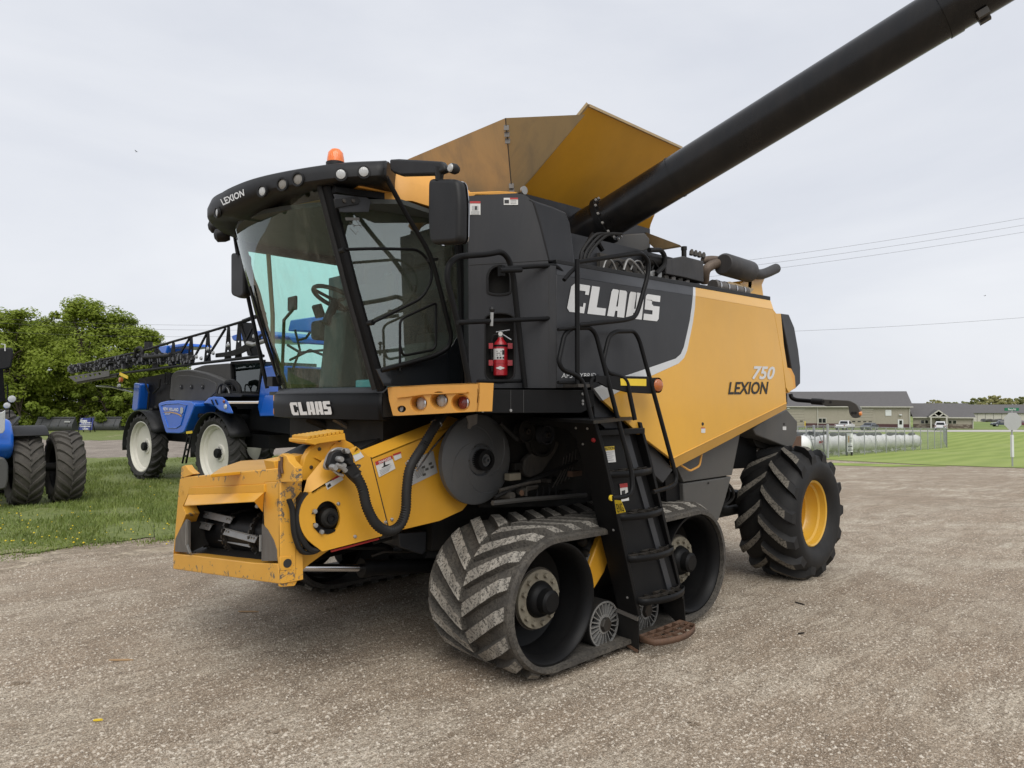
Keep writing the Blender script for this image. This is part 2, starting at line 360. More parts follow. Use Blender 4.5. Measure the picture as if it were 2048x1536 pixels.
# ------------------------------------------------------------------ lettering
def text_mesh(s, shear=0.0, weight=0.0):
    cu = bpy.data.curves.new('txt', 'FONT'); cu.body = s; cu.shear = shear; cu.offset = weight; cu.resolution_u = 3
    ob = bpy.data.objects.new('txt', cu); col.objects.link(ob)
    me = bpy.data.meshes.new_from_object(ob.evaluated_get(bpy.context.evaluated_depsgraph_get()))
    bpy.data.objects.remove(ob); bpy.data.curves.remove(cu)
    v = np.array([tuple(x.co) for x in me.vertices]); fs = [tuple(p.vertices) for p in me.polygons]; bpy.data.meshes.remove(me)
    v = v[:, :2]; v = (v - v.min(0)) / (v.max(0) - v.min(0)); return v, fs
def text_on(name, s, q, mat, parent, shear=0.0, weight=0.0, lift=0.003, towards=None):
    q = [Vector(p) for p in q]; n = (q[1] - q[0]).cross(q[3] - q[0]).normalized()
    v, fs = text_mesh(s, shear, weight); mb = MB(); mb.add([bilin(q, a, b) + n * lift for a, b in v], fs)
    me = bpy.data.meshes.new(name); me.from_pydata(mb.v, [], mb.f); me.materials.append(MATS[mat])
    o = bpy.data.objects.new(name, me); col.objects.link(o); attach(o, parent); return o
# block capitals in unit cells, as lists of convex pieces
GL = {'C': [[(.0, .12), (.16, 0), (.42, 0), (.42, 1), (.16, 1), (.0, .88)], [(.42, 0), (.92, 0), (.92, .36), (.80, .36), (.80, .22), (.42, .22)], [(.42, .78), (.80, .78), (.80, .66), (1, .66), (1, .98), (.95, 1), (.42, 1)]],
      'L': [[(.0, 0), (.45, 0), (.45, 1), (.0, 1)], [(.45, 0), (.98, 0), (.98, .26), (.45, .26)]],
      'A': [[(.0, 0), (.40, 0), (.44, .30), (.49, .98), (.40, 1), (.12, 1), (.06, .9)], [(.58, 0), (1, 0), (1, .94), (.92, 1), (.53, 1), (.55, .30)], [(.43, .22), (.56, .22), (.55, .38), (.45, .38)]],
      'S': [[(.0, 0), (.90, 0), (1, .10), (1, .24), (.0, .24)], [(.55, .24), (1, .24), (1, .58), (.55, .58)], [(.02, .40), (.55, .40), (.55, .62), (.02, .62)], [(.02, .62), (.46, .62), (.46, .80), (.02, .80)], [(.02, .76), (1, .76), (1, 1), (.12, 1), (.02, .92)]]}
def block_word(name, word, q, mat, parent, lift=0.003, gap=0.10, curve=None):
    q = [Vector(p) for p in q]; n = (q[1] - q[0]).cross(q[3] - q[0]).normalized(); mb = MB(); k = len(word); cw = 1 / (k + (k - 1) * gap)
    for i, ch in enumerate(word):
        for piece in GL[ch]:
            pts = [((i * (1 + gap) + x) * cw, y) for x, y in piece]
            mb.add([(curve(u, v) if curve else bilin(q, u, v) + n * lift) for u, v in pts], [tuple(range(len(pts)))])
    me = bpy.data.meshes.new(name); me.from_pydata(mb.v, [], mb.f); me.materials.append(MATS[mat])
    o = bpy.data.objects.new(name, me); col.objects.link(o); attach(o, parent); return o
def decal(name, q, mat, parent, lift=0.002):
    q = [Vector(p) for p in q]; n = (q[1] - q[0]).cross(q[3] - q[0]).normalized()
    return MB().prism([p + n * lift for p in q], n * 0.0008).build(name, mat, parent, smooth=0)

# ------------------------------------------------------------------ terrain
_DL = np.array([-400, 8.5, 12, 15, 20, 52, 100, 400, 3000.]); _ZL = np.array([0, 0, -.22, -.42, -.45, -.36, -.5, -1.2, -6.])
_DR = np.array([-400, 8.5, 12, 20, 43, 71, 150, 400, 3000.]); _ZR = np.array([0, 0, -.10, -.45, -1.7, -3.0, -4.3, -7.0, -18.])
def sstep(x): x = np.clip(x, 0, 1); return x * x * (3 - 2 * x)
def hz(r, d):
    r = np.asarray(r, float); d = np.asarray(d, float); k = sstep((r / np.maximum(d, 6.0) + 0.12) / 0.42)
    def sm(D, Z): 
        out = 0
        for o, wt in ((-1.6, .25), (0, .5), (1.6, .25)): out = out + wt * np.interp(d + o * np.clip(d / 20, 0.3, 4), D, Z)
        return out
    return sm(_DL, _ZL) * (1 - k) + sm(_DR, _ZR) * k
_DD = np.concatenate([np.arange(1.5, 60, 0.04), np.arange(60, 900, 0.5)])
def ground_hit(px, py):              # where a pixel's ray meets the terrain, as (right, forward)
    d_ = ray(px, py); a = d_.dot(RT); b = d_.dot(FH); t = _DD / b
    hit = np.nonzero(CAM.z + d_.z * t <= hz(a * t, _DD))[0]
    if len(hit): i = hit[0]; return a * t[i], float(_DD[i])
    return a / b * 900, 900.0
def GP(px, py):
    r, d = ground_hit(px, py); return FR(r, d, float(hz(r, d)))
def GD(px, d):                       # ground under pixel column px at forward distance d
    r = (px - CXP) / FPX * d * (math.cos(PIT)); return FR(r, d, float(hz(r, d)))

def sheet(name, R, D, lift, mat, kind='structure'):
    nr, nd = len(R), len(D); rr, dd = np.meshgrid(R, D); zz = hz(rr, dd) + lift
    P = np.stack([rr * RT.x + dd * FH.x, rr * RT.y + dd * FH.y, zz], -1).reshape(-1, 3)
    i = np.arange((nd - 1) * (nr - 1)); a = (i // (nr - 1)) * nr + i % (nr - 1); F = np.stack([a, a + 1, a + nr + 1, a + nr], -1)
    me = bpy.data.meshes.new(name); me.from_pydata(P.tolist(), [], F.tolist()); me.shade_smooth(); me.materials.append(MATS[mat])
    o = bpy.data.objects.new(name, me); col.objects.link(o); o['kind'] = kind; return o

def strip_sheet(name, lines, lift, mat):   # lines: list of (r, d) polylines with equal counts
    rows = []
    for ln in lines: rows.append([FR(r, d, float(hz(r, d)) + lift) for r, d in ln])
    me = bpy.data.meshes.new(name); mb = MB().grid(rows); me.from_pydata(mb.v, [], mb.f); me.shade_smooth(); me.materials.append(MATS[mat])
    o = bpy.data.objects.new(name, me); col.objects.link(o); o['kind'] = 'structure'; return o
# ------------------------------------------------------------------ ground
def ground_mats():
    m, t, b = new_mat('gravel'); v = coords(t)
    big = noise(t, v, 0.30, 5, 0.6, 0.5); vs = coords(t, (0.5, 1.7, 1)); streak = noise(t, vs, 1.3, 7, 0.66, 0.9); mid = noise(t, v, 4.0, 7, 0.72, .4); fine = noise(t, v, 34, 5, 0.8); grit = noise(t, v, 95, 4, .75)
    vo = t.nodes.new('ShaderNodeTexVoronoi'); vo.inputs['Scale'].default_value = 85; vo.inputs['Randomness'].default_value = 1.0; t.links.new(v, vo.inputs['Vector'])
    wvm = N(t, 'ShaderNodeMapping'); wvm.inputs['Rotation'].default_value = (0, 0, -0.55); t.links.new(v, wvm.inputs[0])
    wv = N(t, 'ShaderNodeTexWave', Scale=0.16, Distortion=7.0, Detail=4.0); wv.inputs['Detail Scale'].default_value = 0.7; wv.inputs['Detail Roughness'].default_value = .6; t.links.new(wvm.outputs[0], wv.inputs[0])
    scr = noise(t, coords(t, (0.8, 7.0, 1)), 2.2, 6, 0.7, 1.2)
    c = mixc(t, ramp(t, streak, 0.40, 0.60), (0.43, 0.345, 0.255), (0.78, 0.70, 0.565))
    c = mixc(t, ramp(t, wv.outputs['Fac'], 0.30, 0.70), mixc(t, .50, c, (0.40, 0.305, 0.220)), c)
    c = mixc(t, ramp(t, big, 0.42, 0.58), mixc(t, .50, c, (0.37, 0.285, 0.205)), c)
    # old wheel tracks: arcs of pressed, paler grit with a darker crumbled edge
    trk = None; edg = None; wob_ = noise(t, v, 0.5, 3, .6); brk = ramp(t, noise(t, v, 0.9, 4, .65, .5), .40, .60)
    for (cx_, cy_, R_) in ((20, -6, 14.6), (20, -6, 16.5), (-9, 16, 15.0), (-9, 16, 16.9), (5, -30, 33.2), (5, -30, 35.1), (30, 12, 21.0), (30, 12, 23.0)):
        sub = N(t, 'ShaderNodeVectorMath', operation='DISTANCE'); t.links.new(v, sub.inputs[0]); sub.inputs[1].default_value = (cx_, cy_, 0)
        ad = N(t, 'ShaderNodeMath', operation='MULTIPLY_ADD'); t.links.new(wob_, ad.inputs[0]); ad.inputs[1].default_value = .9; t.links.new(sub.outputs['Value'], ad.inputs[2])
        df = N(t, 'ShaderNodeMath', operation='SUBTRACT'); t.links.new(ad.outputs[0], df.inputs[0]); df.inputs[1].default_value = R_ + .45
        ab = N(t, 'ShaderNodeMath', operation='ABSOLUTE'); t.links.new(df.outputs[0], ab.inputs[0])
        m1 = ramp(t, ab.outputs[0], .14, .34, (1, 1, 1, 1), (0, 0, 0, 1)); m2 = ramp(t, ab.outputs[0], .26, .50, (1, 1, 1, 1), (0, 0, 0, 1))
        trk = m1 if trk is None else mixc(t, 1.0, trk, m1, 'LIGHTEN'); edg = m2 if edg is None else mixc(t, 1.0, edg, m2, 'LIGHTEN')
    def half(x, k): mm = N(t, 'ShaderNodeMath', operation='MULTIPLY'); t.links.new(x, mm.inputs[0]); mm.inputs[1].default_value = k; m5 = N(t, 'ShaderNodeMath', operation='MULTIPLY'); t.links.new(mm.outputs[0], m5.inputs[0]); t.links.new(brk, m5.inputs[1]); return m5.outputs[0]
    c = mixc(t, half(edg, .50), c, (0.30, 0.232, 0.166)); c = mixc(t, half(trk, .80), c, (0.70, 0.62, 0.495))
    c = mixc(t, ramp(t, scr, 0.40, 0.52), mixc(t, .50, c, (0.22, 0.168, 0.120)), c)
    c = mixc(t, ramp(t, mid, 0.38, 0.53), mixc(t, .55, c, (0.22, 0.168, 0.120)), c)
    c = mixc(t, ramp(t, fine, 0.42, 0.53), mixc(t, .65, c, (0.15, 0.118, 0.085)), c)
    c = mixc(t, ramp(t, grit, 0.42, 0.54), mixc(t, .60, c, (0.14, 0.11, 0.08)), c)
    c = mixc(t, ramp(t, grit, 0.57, 0.66), c, (0.80, 0.745, 0.64))
    t.links.new(c, b.inputs['Base Color']); b.inputs['Roughness'].default_value = 0.95; b.inputs['Specular IOR Level'].default_value = 0.2
    h = N(t, 'ShaderNodeMath', operation='MULTIPLY_ADD'); t.links.new(vo.outputs['Distance'], h.inputs[0]); h.inputs[1].default_value = -0.5; t.links.new(fine, h.inputs[2])
    b1 = N(t, 'ShaderNodeBump', Strength=0.8, Distance=0.012); t.links.new(h.outputs[0], b1.inputs['Height'])
    b2 = N(t, 'ShaderNodeBump', Strength=0.6, Distance=0.05); t.links.new(streak, b2.inputs['Height']); t.links.new(b1.outputs[0], b2.inputs['Normal'])
    b3 = N(t, 'ShaderNodeBump', Strength=0.5, Distance=0.02); t.links.new(mid, b3.inputs['Height']); t.links.new(b2.outputs[0], b3.inputs['Normal']); t.links.new(b3.outputs[0], b.inputs['Normal'])
    MATS['gravel'] = m
    m, t, b = new_mat('pebbles'); v = coords(t); n1 = noise(t, v, 34, 2, 0.5); n2 = noise(t, v, 2.0, 3, .6)
    n3 = noise(t, v, 51, 1, .5); c = mixc(t, ramp(t, n1, 0.40, 0.60), (0.30, 0.24, 0.18), (0.60, 0.545, 0.46)); c = mixc(t, ramp(t, n3, .30, .42), (0.11, 0.09, 0.072), c); c = mixc(t, ramp(t, n2, .4, .7), c, mixc(t, .30, c, (0.38, 0.31, 0.235)))
    t.links.new(c, b.inputs['Base Color']); b.inputs['Roughness'].default_value = 0.9; b.inputs['Specular IOR Level'].default_value = 0.25; MATS['pebbles'] = m
    m, t, b = new_mat('lane'); v = coords(t); n1 = noise(t, coords(t, (1, 1, 1)), 1.2, 6, 0.7, 0.6); n2 = noise(t, v, 20, 4, 0.7)
    c = mixc(t, ramp(t, n1, 0.35, 0.7), (0.20, 0.165, 0.135), (0.38, 0.33, 0.275)); c = mixc(t, ramp(t, n2, 0.4, 0.6), mixc(t, .5, c, (0.09, 0.075, 0.06)), c)
    t.links.new(c, b.inputs['Base Color']); b.inputs['Roughness'].default_value = 0.95; bump(t, b, n2, 0.4, 0.02); MATS['lane'] = m
    m, t, b = new_mat('verge'); v = coords(t); n1 = noise(t, v, 0.55, 5, 0.6, 0.4); n2 = noise(t, v, 9, 5, 0.7)
    c = mixc(t, ramp(t, n2, 0.35, 0.65), (0.085, 0.115, 0.022), (0.185, 0.215, 0.058)); c = mixc(t, ramp(t, n1, 0.58, 0.70), c, (0.33, 0.28, 0.18))
    t.links.new(c, b.inputs['Base Color']); b.inputs['Roughness'].default_value = 0.9; bump(t, b, n2, 0.5, 0.03); MATS['verge'] = m
    m, t, b = new_mat('soil_edge'); v = coords(t); n1 = noise(t, v, 3, 6, 0.7, .5); n2 = noise(t, v, 25, 4, .7)
    c = mixc(t, ramp(t, n1, .35, .68), (0.30, 0.235, 0.165), (0.54, 0.46, 0.35)); c = mixc(t, ramp(t, n2, .38, .6), mixc(t, .5, c, (0.1, 0.085, 0.05)), c)
    t.links.new(c, b.inputs['Base Color']); b.inputs['Roughness'].default_value = 0.95; bump(t, b, n2, .5, .02)
    tr_ = N(t, 'ShaderNodeBsdfTransparent'); ms_ = N(t, 'ShaderNodeMixShader'); n5 = noise(t, v, 1.6, 7, .75, .8); t.links.new(ramp(t, n5, .46, .56), ms_.inputs[0]); t.links.new(tr_.outputs[0], ms_.inputs[1]); t.links.new(b.outputs[0], ms_.inputs[2]); t.links.new(ms_.outputs[0], t.nodes['Material Output'].inputs[0]); MATS['soil_edge'] = m
    m, t, b = new_mat('mown_lawn'); v = coords(t); 
    mpn = N(t, 'ShaderNodeMapping'); mpn.inputs['Rotation'].default_value = (0, 0, TH - math.radians(90) - 0.9); t.links.new(v, mpn.inputs[0])
    wv = N(t, 'ShaderNodeTexWave', Scale=0.17, Distortion=3.5, Detail=2.0); wv.inputs['Detail Scale'].default_value = 0.6; t.links.new(mpn.outputs[0], wv.inputs[0])
    n1 = noise(t, v, 4, 5, 0.7); n0 = noise(t, v, 0.09, 3, 0.5)
    c = mixc(t, wv.outputs['Fac'], (0.200, 0.270, 0.036), (0.275, 0.340, 0.066)); c = mixc(t, ramp(t, n1, 0.3, 0.7), mixc(t, .30, c, (0.08, 0.12, 0.018)), c)
    c = mixc(t, ramp(t, n0, 0.5, 0.75), c, (0.26, 0.31, 0.08))
    t.links.new(c, b.inputs['Base Color']); b.inputs['Roughness'].default_value = 0.9; MATS['mown_lawn'] = m
    m, t, b = new_mat('field'); v = coords(t); n1 = noise(t, v, 0.05, 4, 0.6); c = mixc(t, ramp(t, n1, .4, .6), (0.14, 0.20, 0.04), (0.21, 0.25, 0.07)); t.links.new(c, b.inputs['Base Color']); b.inputs['Roughness'].default_value = 0.95; MATS['field'] = m
    m, t, b = new_mat('grass_blades'); v = coords(t); n1 = noise(t, v, 2.2, 3, 0.6); n2 = noise(t, v, 60, 2, .5)
    c = mixc(t, ramp(t, n1, 0.35, 0.68), (0.095, 0.140, 0.022), (0.195, 0.245, 0.050)); c = mixc(t, ramp(t, n2, .6, .72), c, (0.33, 0.29, 0.14))
    t.links.new(c, b.inputs['Base Color']); b.inputs['Roughness'].default_value = 0.6; b.inputs['Subsurface Weight'].default_value = 0.0; MATS['grass_blades'] = m
    m, t, b = new_mat('concrete_drive'); v = coords(t); n1 = noise(t, v, 0.6, 4, .6); c = mixc(t, n1, (0.42, 0.40, 0.36), (0.52, 0.50, 0.46)); t.links.new(c, b.inputs['Base Color']); b.inputs['Roughness'].default_value = .9; MATS['concrete_drive'] = m
ground_mats()
Rn = np.concatenate([-np.geomspace(2500, 14, 26), np.linspace(-12, 14, 66), np.geomspace(16, 2500, 26)])
Dn = np.concatenate([-np.geomspace(300, 4, 10), np.linspace(-3, 26, 74), np.geomspace(28, 3000, 46)])
gr = sheet('ground', Rn, Dn, 0.0, 'gravel')
# small ruts and lumps of the lot (real relief), kept flat under the machine
co = np.empty(len(gr.data.vertices) * 3); gr.data.vertices.foreach_get('co', co)

def wob(x, s=1.0, k=0): return s * (0.5 * math.sin(x * 1.3 + k) + 0.3 * math.sin(x * 3.1 + 2 * k) + 0.2 * math.sin(x * 7.7 + 3 * k))
# left verge: from the soil edge of the lot to the lane behind the blue machines
xs = np.linspace(-260, 780, 150)
def line(pxs, pys, k, s=0.12):
    out = []
    for a, b_ in zip(pxs, pys):
        r, d = ground_hit(a, b_); out.append((r, d + wob(r * 1.7, s, k) + (s * 1.2 * math.sin(r * 9.1 + k) * math.sin(r * 4.3 + 2 * k) if d < 16 else 0)))
    return out
edge_y = np.interp(xs, [-260, 0, 180, 345, 780], [1155, 1125, 1098, 1085, 1060])
e0 = line(xs, edge_y + 12, 1.0, 0.16); e1 = line(xs, edge_y - 9, 2.0, 0.34); lane0 = line(xs, np.interp(xs, [-260, 160, 780], [905, 916, 915]), 3.0, 0.3)
lane1 = line(xs, np.interp(xs, [-260, 160, 780], [868, 880, 879]), 4.0, 0.5)
def lerp_lines(a, b_, n): return [[(p[0] * (1 - t) + q[0] * t, p[1] * (1 - t) + q[1] * t) for p, q in zip(a, b_)] for t in np.linspace(0, 1, n)]
strip_sheet('soil_edge', lerp_lines([(r, d - .35) for r, d in e0], [(r, d + .6) for r, d in e1], 6), 0.003, 'soil_edge')
strip_sheet('grass_verge', lerp_lines(e1, lane0, 30), 0.014, 'verge')
strip_sheet('gravel_lane', lerp_lines([(r, d - .3) for r, d in lane0], lane1, 14), 0.010, 'lane')
strip_sheet('far_verge', lerp_lines([(r, d - .5) for r, d in lane1], [(r * 6, d * 6 + 40) for r, d in lane1], 40), 0.016, 'verge')
# right: mown lawn, drive, far field
xr = np.linspace(1440, 2500, 60)
def rl(py, k, s): return line(xr, np.interp(xr, *py), k, s)
l0 = rl(([1440, 1690, 1850, 2048, 2500], [905, 922, 930, 937, 950]), 1.5, 0.5)
def dl(dist): return [((p - CXP) / FPX * dist, dist) for p in xr]
l1 = dl(128.0); l2 = dl(141.0); l3 = dl(900.0)
strip_sheet('lawn', lerp_lines(l0, l1, 60), 0.02, 'mown_lawn')
strip_sheet('drive', lerp_lines([(r, d - 1.0) for r, d in l1], l2, 6), 0.05, 'concrete_drive')
strip_sheet('field', lerp_lines([(r, d - 1.0) for r, d in l2], l3, 30), 0.10, 'field')
cx_px = np.linspace(770, 1450, 30)
strip_sheet('far_grass', lerp_lines([((p - CXP) / FPX * 44, 44.0) for p in cx_px], [((p - CXP) / FPX * 900, 900.0) for p in cx_px], 50), 0.012, 'verge')
# strip of thin grass at the lot's edge
xr2 = np.linspace(1660, 1890, 24)
g0 = line(xr2, np.interp(xr2, [1660, 1780, 1890], [931, 934, 933]), 2.2, .15); g1 = line(xr2, np.interp(xr2, [1660, 1780, 1890], [926, 929, 932]), 3.3, .15)
strip_sheet('grass_strip', lerp_lines(g0, g1, 4), 0.012, 'mown_lawn')

# loose stones of the lot: real pebbles near the camera
def scatter_pebbles(n):
    d = 1.6 + (RNG.random(n) ** 1.9) * 11.0; r = (RNG.random(n) * 2 - 1) * (d * 0.80 + 0.3)
    clump = 0.5 + 0.5 * np.sin(r * 1.9 + np.sin(d * 2.3) * 1.4) * np.sin(d * 1.6 + r * .7)
    keep = (RNG.random(n) < 0.35 + 0.65 * clump); r, d = r[keep], d[keep]
    x = r * RT.x + d * FH.x; y = r * RT.y + d * FH.y
    ok = ~((x < 5.5) & (y > 12)); 
    ed = np.interp(r, [p[0] for p in e0], [p[1] for p in e0]); ok &= ~((d > ed) & (r < -1.5)); x, y, r, d = x[ok], y[ok], r[ok], d[ok]; k = len(x)
    s = 0.0034 + 0.0090 * RNG.random(k) ** 3.4; big = RNG.random(k) < 0.003; s[big] *= 1.7
    base = np.array([[1, 0, 0], [.2, .9, .1], [-.9, .35, 0], [-.6, -.8, .05], [.55, -.8, 0], [.0, .08, .7]])
    F = np.array([[0, 1, 5], [1, 2, 5], [2, 3, 5], [3, 4, 5], [4, 0, 5]])
    a = RNG.random(k) * 6.283; sc = 0.7 + 0.6 * RNG.random((k, 3)); B = base[None] * sc[:, None, :] * s[:, None, None]; B = B + (RNG.random(B.shape) - .5) * (s[:, None, None] * .35)
    X = B[..., 0] * np.cos(a)[:, None] - B[..., 1] * np.sin(a)[:, None] + x[:, None]; Y = B[..., 0] * np.sin(a)[:, None] + B[..., 1] * np.cos(a)[:, None] + y[:, None]; Z = B[..., 2] + (hz(r, d) - 0.0006)[:, None]
    V = np.stack([X, Y, Z], -1).reshape(-1, 3); FF = (F[None] + (np.arange(k) * 6)[:, None, None]).reshape(-1, 3)
    return fast_mesh('loose_gravel', V, FF, 'pebbles')
def fast_mesh(name, V, F, mat, smooth=False):
    me = bpy.data.meshes.new(name); n, k = len(F), F.shape[1]; me.vertices.add(len(V)); me.vertices.foreach_set('co', V.astype(np.float32).ravel())
    me.loops.add(n * k); me.loops.foreach_set('vertex_index', F.astype(np.int32).ravel()); me.polygons.add(n); me.polygons.foreach_set('loop_start', np.arange(0, n * k, k, dtype=np.int32))
    me.update(calc_edges=True); me.materials.append(MATS[mat])
    if smooth: me.shade_smooth()
    o = bpy.data.objects.new(name, me); col.objects.link(o); return o
pb = scatter_pebbles(330000); pb['kind'] = 'stuff'; tag(pb, 'loose grey and tan stones scattered over the gravel lot', 'gravel')

# grass blades of the left verge
def scatter_grass(n, rlo, rhi, h0, h1, name, lab, dmin=None, dmax=None, thin=0.0):
    r = rlo + (rhi - rlo) * RNG.random(n); e1r = np.array([p[0] for p in e1]); e1d = np.array([p[1] for p in e1]); l0r = np.array([p[0] for p in lane0]); l0d = np.array([p[1] for p in lane0])
    lo = np.interp(r, e1r, e1d) - .55 * RNG.random(n) ** 3; hi = np.interp(r, l0r, l0d); u = RNG.random(n) ** 1.5; d = lo + (hi - lo) * u
    bare = np.sin(r * 1.1 + 1.0) * np.sin(d * 1.3 + .4) + .4 * np.sin(r * 3.7 + d * 2.1); ok = (d > 0) & (RNG.random(n) < np.where(bare > 0.42, 0.10, 1.0)); r, d, u = r[ok], d[ok], u[ok]; k = len(r)
    h = (h0 + (h1 - h0) * RNG.random(k)) * (0.55 + 0.9 * sstep((np.sin(r * .9 + d * .6) + 1) / 2)) * np.clip(u * 6 + .35, .35, 1); wd = 0.0035 + 0.0055 * RNG.random(k)
    a = RNG.random(k) * 6.283; lean = h * (0.15 + .55 * RNG.random(k)); la = RNG.random(k) * 6.283
    x = r * RT.x + d * FH.x; y = r * RT.y + d * FH.y; z = hz(r, d)
    ca, sa = np.cos(a) * wd, np.sin(a) * wd; lx, ly = np.cos(la) * lean, np.sin(la) * lean
    P = np.stack([np.stack([x - ca, y - sa, z], -1), np.stack([x + ca, y + sa, z], -1), np.stack([x + ca * .7 + lx * .35, y + sa * .7 + ly * .35, z + h * .6], -1), np.stack([x - ca * .7 + lx * .35, y - sa * .7 + ly * .35, z + h * .6], -1), np.stack([x + lx, y + ly, z + h], -1)], 1)
    I = np.arange(k)[:, None] * 5; F = np.concatenate([I + np.array([[0, 1, 2]]), I + np.array([[0, 2, 3]]), I + np.array([[3, 2, 4]])]); 
    o = fast_mesh(name, P.reshape(-1, 3), F, 'grass_blades'); o['kind'] = 'stuff'; tag(o, lab, 'grass'); return o
scatter_grass(170000, -14.5, -1.5, 0.03, 0.10, 'grass', 'short green grass growing between the gravel lot and the lane')
# dandelions in the verge
flat('dandelion', (0.75, 0.55, 0.02), 0.7)
V = []; F = []
for _ in range(70):
    px = random.uniform(-20, 345); py = random.uniform(1035, 1105) if random.random() < .7 else random.uniform(960, 1040); r, d = ground_hit(px, py); p = FR(r, d, float(hz(r, d)) + random.uniform(.05, .12)); s = random.uniform(.010, .017); o = len(V)
    V += [p + Vector((s * math.cos(k * 1.047), s * math.sin(k * 1.047), 0)) for k in range(6)] + [p + Vector((0, 0, s * .7)), p - Vector((0, 0, s * .6))]; F += [(o + k, o + (k + 1) % 6, o + 6) for k in range(6)] + [(o + (k + 1) % 6, o + k, o + 7) for k in range(6)]
dn = fast_mesh('dandelion_heads', np.array([tuple(v) for v in V]), np.array(F), 'dandelion'); dn['kind'] = 'stuff'; tag(dn, 'yellow dandelion heads dotted through the grass verge', 'flowers')
# ================================================================== the combine harvester
YC = 4.93                                   # its centre plane; left side (towards the camera) has the smaller Y
H = thing('combine_harvester', 'yellow and black tracked combine harvester parked on the gravel, unloading auger swung out', 'combine harvester', (4.6, YC, 0), world=True)
def mirY(p): return Vector((p[0], 2 * YC - p[1], p[2]))
XFW, XRW, ZW, RB = 3.375, 5.02, 0.487, 0.437   # track wheel centres, belt outer radius
Y0, Y1 = 3.12, 3.94
Lb = XRW - XFW; PER = 2 * Lb + 2 * math.pi * RB
def belt_at(s, rad=RB):
    """point and outward normal on the belt path at arc length s (starts on top at the front wheel, runs forwards and down)"""
    s = s % PER; q = math.pi * RB
    if s < q:
        a = math.pi / 2 + s / RB; n = Vector((math.cos(a), 0, math.sin(a))); return Vector((XFW, 0, ZW)) + n * rad, n
    s -= q
    if s < Lb: n = Vector((0, 0, -1)); return Vector((XFW + s, 0, ZW)) + n * rad, n
    s -= Lb
    if s < q:
        a = -math.pi / 2 + s / RB; n = Vector((math.cos(a), 0, math.sin(a))); return Vector((XRW, 0, ZW)) + n * rad, n
    s -= q
    sag = -0.012 * math.sin(math.pi * s / Lb); n = Vector((0, 0, 1)); return Vector((XRW - s, 0, ZW + sag)) + n * rad, n
